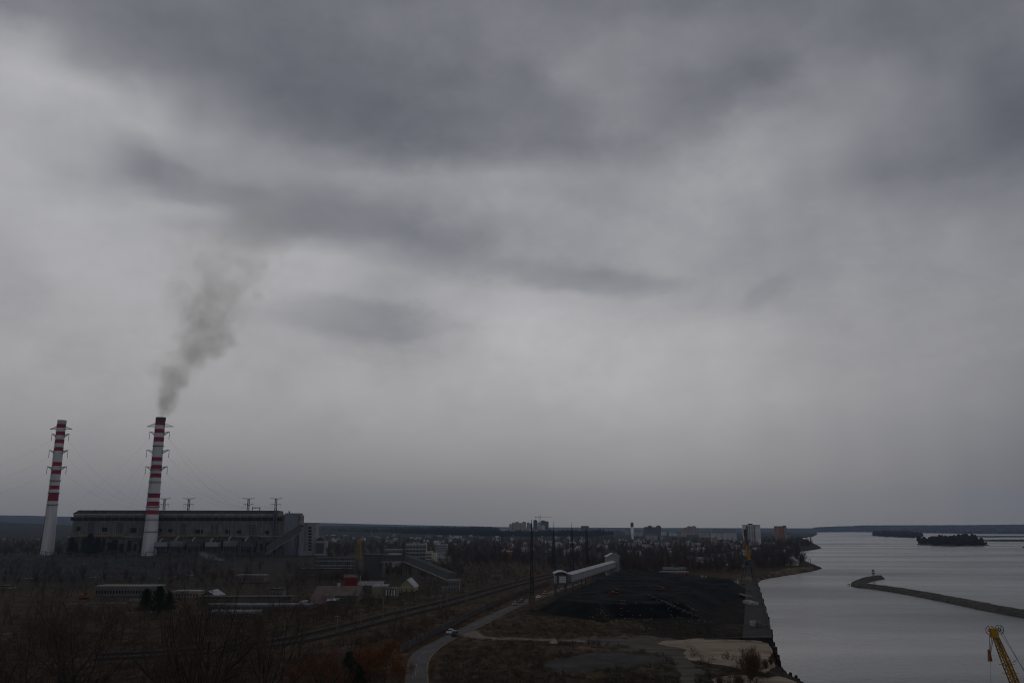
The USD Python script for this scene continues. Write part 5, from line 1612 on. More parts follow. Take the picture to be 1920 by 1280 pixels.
def sections(name, label, cat, secs, wall, pb, Y=None, depth=16, rows=12, roof=None, base_px=None):
    h0 = hit(secs[0][0], base_px or pb)
    Y = Y or float(h0[1])
    p0 = V(secs[0][0], pb, Y)
    base = min(float(h0[2]), p0[2]) - 1
    t = thing(name, label, cat, (p0[0], Y, base))
    for k, (x0, x1, pt) in enumerate(secs):
        a, b = V(x0, pb, Y)[0] - p0[0], V(x1, pb, Y)[0] - p0[0]
        H_ = zat(pt, Y) - base
        y0 = (k % 2) * 1.6
        MB().box(a + .002, b - .002, y0, depth, 0, H_).build('wing', wall if not isinstance(wall, list) else wall[k % len(wall)], t)
        MB().box(a + (b - a) * .25, a + (b - a) * .75, 3, depth - 3, H_ + .002, H_ + 2.6).build('roof_house', DARKW if roof is None else roof, t)
        m = MB()
        n = max(2, int((b - a) / 5))
        z0_ = max(2.0, p0[2] - base - 4)
        for r in range(rows):
            for c in range(n):
                zz_ = z0_ + (H_ - z0_) * (r + .3) / rows
                xx = a + (b - a) * (c + .25) / n
                m.box(xx, xx + (b - a) / n * .5, y0 - .15, y0 - .004, zz_, zz_ + (H_ - z0_) / rows * .5)
        m.build('window', WIN, t, kind='stuff')
    return t, Y, base


sections('apartment_tower', 'stepped beige apartment towers at the left of the skyline cluster', 'apartment block', [(954.6, 959.6, 982.5), (959.6, 965, 980), (965, 973.8, 978.8), (973.8, 978.2, 980.8), (978.2, 987, 978.6)], [BEIGE, W('dim_beige_wall', (.24, .22, .185))], 996.8, Yc1)
sections('apartment_tower', 'grey-green apartment block between the beige towers and the unfinished block', 'apartment block', [(988.2, 993, 979.6), (993, 998.3, 981.2)], GREYW, 994, Yc1 + 160, base_px=996.8)
tC, YC_, bC = sections('unfinished_block', 'dark unfinished apartment block under the tower crane', 'building under construction', [(1000.2, 1007.6, 974.9), (1014, 1023.6, 976), (1023.6, 1028.8, 977.6)], DARKW, 991, Yc1 + 260, rows=15, base_px=996.8)
sections('apartment_tower', 'pale beige apartment block rising in front of the unfinished block', 'apartment block', [(1008, 1014.2, 979), (1015, 1022, 984)], [BEIGE, WHITEW], 994, Yc1 + 120, base_px=996.8)
flat_house('low_block', 'long white block just left of the beige towers', 'apartment block', 935.6, 954, 989.3, 995, WHITEW, 4, 12, Y=Yc1 + 60)
flat_house('low_block', 'pinkish block in front of the grey-green tower', 'apartment block', 990, 1001, 988.5, 995, PINKC, 5, 6, Y=Yc1 - 40)
for k, (x0, x1, pt) in enumerate([(1002, 1012, 991.5), (1012.6, 1022, 992), (1023, 1033, 991.8), (1034, 1043, 992.6), (1044, 1055, 993)]):
    flat_house('low_block', f'low {["pinkish", "beige", "grey", "beige", "pinkish"][k]} block number {["first", "second", "third", "fourth", "last"][k]} from the left in the row below the tower crane', 'apartment block', x0, x1, pt, 997.4, [PINKC, BEIGE, GREYW, BEIGE, PINKC][k], 4, 7, Y=Yc1 - 80 + 12 * k)
# its tower crane
p = V(1010.6, 991, YC_ - 12)
tk = thing('tower_crane', 'tower crane with a long level jib above the unfinished block', 'tower crane', (p[0], p[1], bC))
k9 = mpp(975, YC_)
zt = zat(968.8, YC_ - 12) - bC
for px_, top in ((1010.6, 966.5), (1013.4, 964.8)):
    x = (px_ - 1010.6) * k9
    MB().lattice((x, 0, 0), (x, 0, zat(top, YC_ - 12) - bC), 2.0, 1.8, 26, .28).build('mast', STEEL_M, tk)
MB().lattice(((1003.2 - 1010.6) * k9, -2.2, zt), ((1034 - 1010.6) * k9, -2.2, zt), 1.8, 1.2, 24, .24).build('jib', STEEL_M, tk)
MB().box((1003.2 - 1010.6) * k9, (1005.5 - 1010.6) * k9, -3.4, -1, zt - 4, zt - 1.2).build('counterweight', DARKW, tk)

flat_house('round_topped_block', 'single dark block with a stepped top between the masts and the white tower', 'apartment block', 1090, 1104, 985.5, 996, BROWNB, 9, 8, Y=Yc1 - 300)
p = V(1097, 985, Yc1 - 292)
for k, (x0, x1, pt, pb, wl_, r_, c_, nm) in enumerate([(1060, 1074, 993.5, 999, BEIGE, 4, 9, 'small beige block right of the third lattice mast'), (1105, 1115, 992, 998.5, BROWNB, 4, 7, 'brownish block right of the stepped dark block'), (1115.5, 1126, 993, 999, PINKC, 4, 7, 'pinkish block two places right of the stepped dark block'),
        (1173, 1182, 991, 1002, GREYW, 5, 6, 'grey block just left of the white tower'), (1190, 1206, 996, 1004, BEIGE, 4, 9, 'low beige block right of the white tower'), (1241, 1250, 996, 1003, WHITEW, 4, 6, 'pale block right of the dark twin-topped block'), (1256, 1269, 997, 1004, WHITEW, 4, 8, 'second pale block right of the dark twin-topped block'),
        (1279, 1288, 994, 1005, BEIGE, 6, 6, 'beige block at the left foot of the stepped pale block'), (1313, 1332, 997.5, 1007, BEIGE, 5, 10, 'beige block at the right foot of the stepped pale block'), (1212, 1233, 1002, 1011, PINKC, 4, 10, 'pinkish block below the dark twin-topped block'),
        (1239, 1246, 1005, 1013, BEIGE, 4, 5, 'narrow beige block above the teal roof'), (1335, 1380, 990.5, 997, GREYW, 4, 22, 'long grey block behind the balconied block'), (1336, 1382, 998, 1012, WHITEW, 7, 20, 'long pale balconied block left of the white riverside tower'), (1336, 1344, 1008, 1022, PINKC, 5, 5, 'narrow pinkish block below the balconied block'),
        (1154, 1164, 993.5, 1000, BROWNB, 4, 7, 'brownish block far left of the white tower'), (1271, 1277.5, 999, 1006, GREYW, 4, 5, 'grey block between the pale blocks of the skyline')]):
    flat_house('town_block', nm, 'apartment block', x0, x1, pt, pb, wl_, r_, c_, 13)
sections('twin_topped_block', 'dark block with two raised tops right of the white tower', 'apartment block', [(1208, 1215, 988.3), (1215, 1224, 986), (1224, 1231, 988.5), (1231, 1240, 985.8)], DARKW, 998.5, depth=18, rows=10)
sections('stepped_block', 'stepped pale block on the right of the skyline', 'apartment block', [(1283, 1289, 990), (1289, 1298, 987), (1298, 1306, 986.6), (1306, 1312, 990.5)], [PINKC, W('dim_beige_wall', (.24, .22, .185))], 1001, depth=16, rows=8)
# white tower with dark head
h0 = hit(1186, 1015)
t = thing('white_water_tower', 'slim white tower with a dark drum head on the skyline', 'tower', (h0[0], h0[1], h0[2]))
k9, z_ = mpp(1000, h0[1]), lambda py: zat(py, h0[1]) - h0[2]
MB().lathe([(1.9 * k9, 0), (1.9 * k9, z_(1011))], 14, top=False).build('base', DARKW, t)
MB().lathe([(2.0 * k9, z_(1011)), (2.55 * k9, z_(998)), (2.75 * k9, z_(987.5))], 18).build('white_shaft', W('white_render', (.62, .62, .62)), t, smooth=40)
MB().lathe([(2.6 * k9, z_(987.4)), (3.0 * k9, z_(985)), (2.6 * k9, z_(983.5)), (3.0 * k9, z_(981)), (2.4 * k9, z_(979.5))], 16, bottom=True).build('drum_head', DARKW, t)
for a in range(5):
    x = (a - 2) * 1.1 * k9
    MB().bar((x, 0, z_(979.5)), (x, 0, z_(977 - (a == 2) * 1.2)), .22, None, 4).build('aerial', STEEL, t)

# the two riverside towers
t, W_, H_, Y, b = flat_house('riverside_tower', 'tall white panel tower near the river with stacked dark balconies', 'apartment tower', 1399, 1427.5, 983.5, 1022.5, WHITEW, 0, 0, 22, roof=CONC)
k9 = mpp(1000, Y)
low = zat(1016, Y) - b
dz = (H_ - 2 - low) / 16
for c, (xa, xb) in enumerate([(1.5, 5.5), (7.0, 9.4), (11.5, 14.2), (15.6, 17.2)]):
    m = MB()
    for r in range(16):
        m.box(xa * k9, xb * k9, -.9 if c in (0, 2) else -.2, -.005, low + dz * (r + .22), low + dz * (r + .82))
    m.build('balcony_stack' if c in (0, 2) else 'window_stack', WIN if c != 2 else GREYW, t, kind='stuff')
MB().box(17.4 * k9, 18.0 * k9, -.5, -.006, 2, H_ - .5).build('corner_seam', DARKW, t)
m = MB()
for r in range(16):
    for c in range(2):
        m.box((20 + 4 * c) * k9, (21.2 + 4 * c) * k9, -.15, -.007, low + dz * (r + .35), low + dz * (r + .68))
m.build('window', W('dim_pane', (.20, .20, .21)), t, kind='stuff')
MB().box(8.5 * k9, 15.5 * k9, 4, 14, H_ + .31, H_ + 2.6).build('lift_house', DARKW, t)
MB().box(4.5 * k9, 17 * k9, -5, -.01, 0, zat(1016, Y) - b).build('entrance_block', W('pale_blue_wall', (.17, .20, .23)), t)
t, W_, H_, Y, b = flat_house('riverside_tower', 'tall orange brick tower near the river', 'apartment tower', 1456.5, 1472, 986, 1014.5, ORANGEW, 0, 0, 18, roof=DARKW)
k9 = mpp(1000, Y)
low = zat(1010, Y) - b
dz = (H_ - 2 - low) / 12
m = MB()
for r in range(12):
    m.box(.3 * k9, 4.6 * k9, -1.0, -.005, low + dz * (r + .05), low + dz * (r + .45))
m.build('balcony_stack', BEIGE, t, kind='stuff')
m = MB()
for r in range(12):
    for c in range(3):
        m.box((6 + 3.2 * c) * k9, (7.4 + 3.2 * c) * k9, -.15, -.006, low + dz * (r + .3), low + dz * (r + .7))
m.build('window', W('dim_orange_pane', (.16, .07, .045)), t, kind='stuff')
MB().box(15.52 * k9, 21 * k9, 3, 16, 0, H_ - 1.5).build('grey_wing', GREYW, t)
for k in range(3):
    MB().box((15 + 2 * k) * k9, (16 + 2 * k) * k9, 4, 10, H_ + .31 - (k > 0) * 1.8, H_ + 1.8).build('roof_house', DARKW, t)
flat_house('small_block', 'small grey riverside block between and below the two towers', 'apartment block', 1437, 1454, 1015, 1027, GREYW, 4, 6, 12)
flat_house('low_block', 'low dark green-grey block right of the orange tower', 'apartment block', 1474, 1483, 999, 1010, GREYW, 4, 4, 12)

# houses and sheds one can pick out
HL = [(1010, 1021, 1022, 1031, WHITEW, SHEETW, 'white gabled house between the first two lattice masts', 2), (1229, 1251, 1012, 1023.5, WHITEW, TEAL, 'house with a broad teal roof below the dark twin-topped block', 4), (1256, 1268, 1026, 1031, YELW, ASB, 'pale yellow house right of the teal roof', 1.5),
      (1455, 1467, 1033.5, 1039.5, WHITEW, SHEETW, 'white gabled riverside house in the little bay', 3), (1410, 1418, 1037, 1041.5, WHITEW, SHEETW, 'bright white house below the white riverside tower', 1.5), (1344, 1352, 1026, 1031, BEIGE, SHEETW, 'pale-roofed house left of the quay crane', 1.5),
      (1363, 1373, 1057.5, 1062, GREYW, SHEETW, 'bright-roofed hut just left of the quay crane', 1.2), (1300, 1312, 1030, 1036, WHITEW, ASB, 'white house right of the floodlight pole', 1.5), (1325, 1333, 1020, 1026, PINKC, ASB, 'pinkish house above the floodlight pole', 1.5), (1154, 1164, 1024, 1029, WHITEW, SHEETW, 'white house right of the second conveyor mast', 1.2),
      (1122, 1131, 1022, 1027, BEIGE, SHEETW, 'pale house right of the rightmost lattice mast', 1.2), (1345, 1353, 1045, 1050, GREYW, SHEETW, 'white-roofed hut in the gardens left of the quay crane', 1.2), (1426, 1433, 1034, 1039, BEIGE, ASB, 'beige house below the small grey riverside block', 1.5), (1478, 1486, 1053.5, 1057, GREYW, SHEETW, 'white-roofed boathouse on the river point', 1.0),
      (1304, 1311, 1043, 1049, BROWNB, REDR, 'brown house with a rusty roof beside the floodlight pole', 1.8), (1186, 1200, 1013, 1018, WHITEW, ASB, 'long white house at the foot of the white tower', 1.4), (1160, 1176, 1012, 1018, GREYW, ASB, 'long grey house left of the white tower foot', 1.4)]
for x0, x1, pt, pb, wl_, rf, nm, pitch in HL:
    flat_house('house', nm, 'house', x0, x1, pt, pb, wl_, 1, 4, 9, rf, pitch=pitch)
# pier frame on the river point
c = G(1518, 1060)
t = thing('pier_frame', 'thin goal-shaped steel frame on the river point', 'frame', (c[0], c[1], -1.5))
k9 = mpp(1055, c[1])
for x in (-2.2 * k9, 2.2 * k9):
    MB().bar((x, 0, 0), (x, 0, 8), .25).build('post', STEEL, t)
MB().bar((-2.3 * k9, 0, 8), (2.3 * k9, 0, 8), .25).build('beam', STEEL, t)
# pale fence line that runs down by the teal roof
t = thing('concrete_fence', 'pale concrete fence slanting below the white tower', 'fence', (0, 0, 0))
fp = along([hit(x, y)[:2] for x, y in [(1190, 1019.5), (1208, 1021), (1222, 1025.5), (1234, 1030.5), (1248, 1031.5)]], 30)
for a, b in zip(fp[:-1], fp[1:]):
    MB().hexa([[a[0], a[1], -1], [b[0] - .15, b[1], -1], [b[0] - .15, b[1] + .3, -1], [a[0], a[1] + .3, -1], [a[0], a[1], 2.2], [b[0] - .15, b[1], 2.2], [b[0] - .15, b[1] + .3, 2.2], [a[0], a[1] + .3, 2.2]]).build('fence_panel', WHITEW, t)

# many small houses: prototypes and their copies
PAL = [('white-roofed cottage', WHITEW, SHEETW), ('grey-roofed cottage', BEIGE, ASB), ('red-roofed cottage', BROWNB, REDR), ('whitewashed cottage', WHITEW, ASB), ('dark brick cottage', BROWNB, ROOFD)]
first = {}
zones = [((600, 760), (1002, 1018), 34, 'right of the power station below the dark forest'), ((760, 940), (1006, 1024), 34, 'between the office block and the skyline cluster'), ((940, 1130), (1008, 1042), 30, 'among the trees behind the lattice masts'),
         ((1130, 1300), (1012, 1050), 34, 'in the gardens below the white tower'), ((1300, 1400), (1016, 1066), 30, 'in the gardens left of the quay crane'), ((1404, 1490), (1032, 1060), 14, 'in the gardens by the river point'), ((0, 126), (1004, 1016), 9, 'on the plain left of the power station')]
r5 = np.random.default_rng(77)
placed = []
for (xa, xb), (ya, yb), n, where in zones:
    k, n = 0, int(n * 1.5)
    for _ in range(n * 30):
        if k >= n:
            break
        px, py = r5.uniform(xa, xb), ya + (yb - ya) * r5.random() ** 1.25
        h0 = hit(px, py)
        if any((h0[0] - q[0]) ** 2 + (h0[1] - q[1]) ** 2 < 17 ** 2 for q in placed) or water_area.buffer(8).contains(Point(h0[0], h0[1])):
            continue
        placed.append(h0)
        k += 1
        q = int(r5.choice(5, p=[.26, .24, .16, .20, .14]))
        nm, wl_, rf = PAL[q]
        lab = f'{nm} {where}'
        sc = r5.uniform(.85, 1.45)
        rz = r5.choice([0, math.pi / 2]) + r5.normal(0, .25)
        if q not in first:
            t = first[q] = thing('cottage', lab, 'house', h0, rz, f'{nm}s {where}', scale=(sc, sc, sc))
            MB().box(-5, 5, -4, 4, -1, 3.0).gable(-5, 5, -4, 4, 3.0, 5.7, 'x').build('wall', wl_, t)
            MB().slabs(-5, 5, -4, 4, 3.0, 5.72, 'x').build('roof', rf, t)
            MB().box(1.5, 2.3, -.4, .4, 4.5, 6.9).build('chimney', BROWNB, t)
            for s in (-1, 1):
                for x in (-3, 0, 3):
                    y0, y1 = (-4.08, -4.003) if s < 0 else (4.003, 4.08)
                    MB().box(x - .6, x + .6, y0, y1, 1.0, 2.4).build('window', WIN, t)
        else:
            thing('cottage', lab, 'house', h0, rz, f'{nm}s {where}', scale=(sc, sc, sc), like=first[q])

# ------------------------------------------------------------------ works buildings between the station and the railway
t, W_, H_, Y, b = flat_house('office_block', 'long pale five-storey office block with dark ribbon windows', 'office building', 760, 798, 1019.5, 1058, W('dim_office_wall', (.20, .195, .19)), 0, 0, 14, roof=CONC)
k9 = mpp(1035, Y)
for r in range(5):
    z0_ = H_ * (.10 + .178 * r)
    for c in range(6):
        x0 = W_ * (c + .08) / 6
        MB().box(x0, x0 + W_ / 6 * .86, -.15, -.004, z0_, z0_ + H_ * .085).build('ribbon_window', WIN, t)
a = zat(1033, Y) - b
MB().box(W_ + .003, W_ + 12 * k9, -2.5, 10, 0, a).build('stair_wing', BEIGE, t)
MB().box(W_ + 12.003 * k9, W_ + 20 * k9, -1.5, 10, 0, a - 1.6).build('stair_tower', W('pale_beige_wall', (.34, .31, .25)), t)
for r in range(3):
    MB().box(W_ + 1 * k9, W_ + 10.5 * k9, -2.62, -2.503, a * (.28 + .22 * r), a * (.38 + .22 * r)).build('ribbon_window', WIN, t)
flat_house('laboratory_block', 'grey block behind the right end of the office block', 'office building', 815, 838, 1020.5, 1034, GREYW, 3, 8, 12, roof=CONC, Y=Y + 90, base_px=1040)
flat_house('boiler_house', 'low pale-banded hall left of the office block', 'industrial building', 720, 758, 1030, 1047, BROWNB, 2, 9, 16, roof=ASB, Y=Y - 20, base_px=1056, ww=.7, wh=.3)
flat_house('pump_house', 'small bright white-roofed hall in front of the office block', 'shed', 728, 750, 1038, 1046, W('dim_office_wall', (.20, .195, .19)), 1, 6, 10, roof=SHEETW, Y=Y - 60, base_px=1060)
flat_house('beige_wall_shed', 'low beige shed right of the office block', 'shed', 817, 842, 1043.5, 1052, BEIGE, 1, 5, 8, roof=SHEETW, Y=Y + 10, base_px=1060, wh=.3)
flat_house('workshop_hall', 'long dark workshop hall right of the station gate', 'industrial building', 589, 664, 1046, 1064, SOOTW, 2, 18, 16, roof=ROOFD, ww=.5, wh=.3, win=W('dim_pane', (.20, .20, .21)))
flat_house('workshop_hall', 'second dark workshop with a row of pale bays, behind the red tank', 'industrial building', 560, 662, 1066, 1082, W('dim_brown_wall', (.058, .054, .05)), 2, 26, 12, roof=ROOFD, ww=.5, wh=.26, win=W('dim_yard_concrete', (.075, .074, .075)))
flat_house('junction_tower', 'dark brown junction tower at the left end of the flat conveyor', 'industrial tower', 681, 716, 1040, 1083, W('dim_brown_wall', (.058, .054, .05)), 4, 4, 14, roof=ROOFD, ww=.25, wh=.3)
# flat and sloping conveyor
Yv = float(hit(740, 1083)[1])
conveyor('belt_conveyor', 'dark flat conveyor bridge on legs in front of the office block', V(717, 1052, Yv), V(762, 1051.5, Yv - 8), 5, 4.0, (.22, .95), STEEL, CONC)
conveyor('belt_conveyor', 'dark conveyor sloping down to the ruined white building', V(763, 1051.5, Yv - 8), V(848, 1087, Yv - 90), 5, 4.0, (.04, .35, .65), STEEL, CONC)
# red tank
c = hit(657, 1109)
t = thing('red_tank', 'round red storage tank behind the pink-roofed shed', 'tank', (c[0], c[1], 0))
k9 = mpp(1090, c[1])
zt = zat(1081, c[1])
MB().lathe([(13.2 * k9, 0), (13.2 * k9, zt)], 36, top=False).build('shell', mat('red_tank_paint', (.115, .010, .012), rough=.6, var=.35, scale=.25), t, smooth=50)
MB().lathe([(13.4 * k9, zt - .3), (13.4 * k9, zt + .15), (12.8 * k9, zt + .2), (6 * k9, zt + 1.0), (.3, zt + 1.3)], 36).build('roof', mat('faded_red_roof', (.12, .075, .07), scale=.4), t, smooth=50)
m = MB()
for q in range(36):
    a = q * math.pi / 18
    m.bar((13.2 * k9 * math.cos(a), 13.2 * k9 * math.sin(a), zt + .15), (13.2 * k9 * math.cos(a), 13.2 * k9 * math.sin(a), zt + 1.2), .05, None, 3)
m.lathe([(13.15 * k9, zt + 1.1), (13.25 * k9, zt + 1.25)], 36, top=False)
m.build('railing', STEEL_M, t)
MB().bar((6, -12.2 * k9, 0), (6, -12.2 * k9, zt + 1), .35).build('ladder', STEEL_M, t)
# pink-roofed sheds
t, W_, H_, Y, b = flat_house('pink_roofed_shed', 'long shed with a faded pink roof in front of the red tank', 'shed', 586, 670, 1100.5, 1128, W('dim_wall', (.085, .08, .072)), 1, 10, 24, PINKR, pitch=4.0, ww=.3, wh=.3)
MB().box(W_ * .44, W_ * .5, 10, 13, H_ - 2, H_ + 1.2).build('roof_vent', CONC, t)
t, W_, H_, Y, b = flat_house('pink_roofed_hut', 'lower hut with a pale pinkish roof left of the long pink-roofed shed', 'shed', 581, 622, 1117.5, 1132, REDR, 1, 5, 12, PINKR, pitch=3.4, ww=.3, wh=.3)
for x0, x1, y0, y1, nm in [(610, 633, 1129, 1136, 'bright white lean-to roof below the pink-roofed hut'), (560, 574, 1130, 1141, 'pale broken slab pile left of the pink-roofed hut')]:
    c = hit((x0 + x1) / 2, y1)
    k9 = mpp(y1, c[1])
    t = thing('lean_to', nm, 'shed', (c[0], c[1], 0))
    w2 = (x1 - x0) * k9 / 2
    MB().hexa([[-w2, 0, 2.2], [w2, 0, 2.5], [w2, 4, 3.2], [-w2, 4, 2.9], [-w2, 0, 2.35], [w2, 0, 2.65], [w2, 4, 3.35], [-w2, 4, 3.05]]).build('roof', SHEETW, t)
    for x in (-w2 + .2, w2 - .4):
        MB().box(x, x + .25, .2, .45, -.1, 2.2).build('post', STEEL, t)
    MB().box(-w2 + .1, w2 - .1, 3.5, 3.8, -.1, 2.85).build('back_wall', W('dim_wall', (.085, .08, .072)), t)
# beige house with grey roof, long low house behind it
t, W_, H_, Y, b = flat_house('beige_house', 'flat-roofed beige house with a white-windowed wing right of the red tank', 'house', 697.5, 721, 1099, 1122, W('dull_beige_wall', (.155, .135, .105)), 0, 0, 14, roof=ASB)
k9 = mpp(1110, Y)
MB().box(W_ + .003, W_ + 21 * k9, -.2, 12, 0, H_ - 1.0).build('wing', W('dim_wall', (.085, .08, .072)), t)
for q in range(4):
    x = W_ + (2 + 5 * q) * k9
    MB().box(x, x + 2.2 * k9, -.33, -.203, H_ * .32, H_ * .76).build('white_window', WHITEW, t)
t, W_, H_, Y, b = flat_house('long_low_house', 'long low house with a slatted pale front behind the beige house', 'house', 671, 716, 1090, 1107, W('dim_wall', (.085, .08, .072)), 0, 0, 12, roof=ASB, pitch=2.0, base_px=1107)
for q in range(8):
    MB().box(W_ * (q + .3) / 8, W_ * (q + .55) / 8, -.14, -.004, H_ * .3, H_ * .62).build('window', W('dull_beige_wall', (.155, .135, .105)), t)
t, W_, H_, Y, b = flat_house('yellow_house', 'yellow gabled house with a shining grey roof', 'house', 749, 776, 1085.5, 1110, YELW, 0, 0, 22, SHEETW, pitch=4.4)
for q in range(3):
    MB().box(W_ * (q + .3) / 3, W_ * (q + .62) / 3, -.12, -.004, H_ * .12, H_ * .3).build('window', WIN, t)
MB().box(-.2, W_ + .2, -.25, -.005, H_ * .42, H_ * .46).build('cornice', BEIGE, t)
t, W_, H_, Y, b = flat_house('ruined_building', 'ruined white building with empty window holes by the foot of the sloping conveyor', 'ruin', 840, 861, 1088, 1109, W('dull_white_wall', (.115, .112, .104)), 2, 4, 9, roof=CONC_D, ww=.5, wh=.45)
MB().box(-12 * mpp(1100, Y), -.003, 0, 6, 0, H_ * .46).build('low_wing', W('dull_white_wall', (.115, .112, .104)), t)
flat_house('orange_yellow_house', 'orange-yellow block among bare trees left of the lattice masts', 'house', 949, 962, 1033, 1050, W('ochre_wall', (.23, .125, .03)), 3, 4, 9, roof=BEIGE)
# yellow crane-like tower behind the workshop
c = hit(672, 1050)
t = thing('yellow_gantry_tower', 'slim yellow steel tower behind the dark workshop hall', 'tower', (c[0], c[1], 0))
k9, zt = mpp(1030, c[1]), zat(1009, c[1])
MB().lattice((0, 0, 0), (0, 0, zt), 8 * k9, 5.5 * k9, 8, .5).build('frame', W('dull_yellow', (.20, .125, .03)), t)
MB().box(-3.4 * k9, 3.4 * k9, -2, 2, zt * .72, zt * .98).build('machine_cab', W('dull_yellow', (.20, .125, .03)), t)

# ------------------------------------------------------------------ switchyard in front of the station
YARDC = W('dim_yard_concrete', (.075, .074, .075))
pf = None
r6 = np.random.default_rng(3)
rows_ = [(1052, 8, 400, 17, 9.0, 'back'), (1064, -10, 470, 19, 9.5, 'second'), (1076, -10, 420, 21, 10, 'third'), (1088, 10, 360, 24, 10, 'front')]
for pb, xa, xb, step, hh, nm in rows_:
    for px in np.arange(xa, xb, step):
        if r6.random() < .16:
            continue
        c = G(px, pb + r6.uniform(-1.2, 1.2))
        lab = f'grey portal frame in the {nm} row of the switchyard before the power station'
        sc = r6.uniform(.85, 1.15)
        if pf is None:
            pf = thing('switchyard_frame', lab, 'portal frame', c, 0, f'portal frames in the {nm} switchyard row', scale=(1, 1, 1))
            for x in (-5, 5):
                MB().bar((x - .7, 0, 0), (x, 0, 10), .2, .16).build('post', YARDC, pf)
                MB().bar((x + .7, 0, 0), (x, 0, 10), .2, .16).build('post', YARDC, pf)
            MB().lattice((-5.4, 0, 9.7), (5.4, 0, 9.7), .7, .7, 8, .10).build('beam', STEEL, pf)
            for x in (-3, 0, 3):
                MB().lathe([(.10, 7.2), (.24, 7.5), (.2, 8.9), (.1, 9.35)], 6, x, 0).build('insulator_string', STEEL, pf)
            for x in (-2.5, 1.0, 3.5):
                MB().box(x - .7, x + .7, 1.5, 2.9, 0, 2.6).build('switch_cabinet', YARDC, pf)
        else:
            thing('switchyard_frame', lab, 'portal frame', c, r6.normal(0, .05), f'portal frames in the {nm} switchyard row', scale=(sc, sc, sc * r6.uniform(.8, 1.2)), like=pf)
tf = None
for k, (px, pb) in enumerate([(38, 1062), (70, 1050), (118, 1070), (150, 1058), (205, 1060), (236, 1072), (284, 1058), (330, 1066), (356, 1078), (180, 1082), (60, 1084), (300, 1084)]):
    c = G(px, pb)
    lab = f'grey transformer box in the switchyard, {["far left", "left of the leaning duct", "under the left chimney", "right of the left chimney foot", "before the first tall window", "below the smoking chimney", "just right of the smoking chimney foot", "in the second bay right of it", "near the small conveyor", "in the front row by the pale-roofed hall", "in the front row at far left", "in the front row right of the pale-roofed hall"][k]}'
    if tf is None:
        tf = thing('transformer', lab, 'transformer', c, 0, None, scale=(1, 1, 1))
        MB().box(-3.2, 3.2, -1.8, 1.8, .4, 4.2).build('tank', YARDC, tf)
        MB().box(-3.6, 3.6, -2, 2, -.1, .398).build('plinth', CONC, tf)
        for x in (-3.9, 3.3):
            MB().box(x, x + .6, -1.6, 1.6, .8, 3.8).build('radiator', STEEL, tf)
        for x in (-1.8, 0, 1.8):
            MB().lathe([(.35, 4.2), (.2, 4.6), (.32, 4.9), (.18, 5.6), (.08, 6.4)], 8, x, 0).build('bushing', STEEL, tf)
    else:
        thing('transformer', lab, 'transformer', c, r6.choice([0, math.pi / 2]), None, scale=(r6.uniform(.8, 1.2),) * 3, like=tf)

# long pale-roofed hall, walls and sheds at lower left
t, W_, H_, Y, b = flat_house('pale_roofed_hall', 'long low hall with a pale roof and a row of small windows at lower left', 'industrial building', 178, 296, 1098.5, 1117, W('dim_wall', (.085, .08, .072)), 0, 0, 11, roof=W('pale_olive_roof', (.16, .155, .135)))
for q in range(22):
    x = W_ * (q + .25) / 22
    MB().box(x, x + W_ / 22 * .45, -.14, -.004, H_ * .34, H_ * .62).build('window', VOID, t)
for x0, x1, pb, hpx, nm in [(170, 238, 1132, 4, 'pale wall below the long pale-roofed hall'), (242, 283, 1127, 5, 'pale wall right of the first, below the hall'), (118, 168, 1133, 4, 'dim wall at far lower left')]:
    c0, c1 = G(x0, pb), G(x1, pb)
    hh = hpx * mpp(pb, c0[1])
    t = thing('retaining_wall', nm, 'wall', (c0[0], c0[1], 0))
    n_ = 9
    for q in range(n_):
        MB().box((c1[0] - c0[0]) * q / n_, (c1[0] - c0[0]) * (q + .96) / n_, 0, .4, 0, hh * r6.uniform(.8, 1.1)).build('wall_slab', W('dull_white_wall', (.115, .112, .104)), t)
flat_house('white_topped_shed', 'shed with a bright tilted roof right of the pale-roofed hall', 'shed', 376, 404, 1107, 1119, W('dim_wall', (.085, .08, .072)), 1, 5, 14, SHEETW, pitch=2.6, wh=.3)
flat_house('garage_row', 'row of pale garages between the hall and the tilted-roof shed', 'garage', 322, 372, 1108, 1120, W('dull_beige_wall', (.155, .135, .105)), 1, 9, 8, ASB, wh=.5, ww=.6)
flat_house('olive_shed', 'long olive shed behind the foreground trees', 'shed', 374, 545, 1119, 1132, W('olive_wall', (.075, .072, .05)), 1, 26, 9, ROOFD, ww=.3, wh=.3)
flat_house('platform_roof', 'long grey roofed platform below the olive shed', 'shed', 384, 578, 1134, 1144, W('dim_wall', (.085, .08, .072)), 1, 20, 9, W('grey_roof_sheet', (.115, .12, .125)), ww=.7, wh=.6)
flat_house('platform_roof', 'second roofed platform nearer the foreground trees', 'shed', 390, 480, 1147, 1157, W('dim_wall', (.085, .08, .072)), 1, 12, 8, W('grey_roof_sheet', (.115, .12, .125)), ww=.7, wh=.6)
flat_house('brick_store', 'dull brick store below the switchyard', 'shed', 440, 495, 1078, 1092, W('dim_pink_wall', (.095, .072, .066)), 1, 8, 10, CONC_D, wh=.3)
flat_house('small_store', 'small pale store behind the bare trees at centre left', 'shed', 506, 530, 1104, 1118, W('dull_white_wall', (.115, .112, .104)), 1, 4, 8, ROOFD, wh=.3)
flat_house('low_wall_store', 'low pale store at far left edge', 'shed', -6, 16, 1098, 1104, W('pale_olive_roof', (.16, .155, .135)), 1, 4, 8, ROOFD, wh=.3)
c = G(156, 1123)
t = thing('orange_excavator', 'small orange excavator beside the pale-roofed hall', 'excavator', (c[0], c[1], 0), .3)
for s in (-1, 1):
    MB().box(-1.8, 1.8, s * 1.1 - .3, s * 1.1 + .3, 0, .9).build('track', TYRE, t)
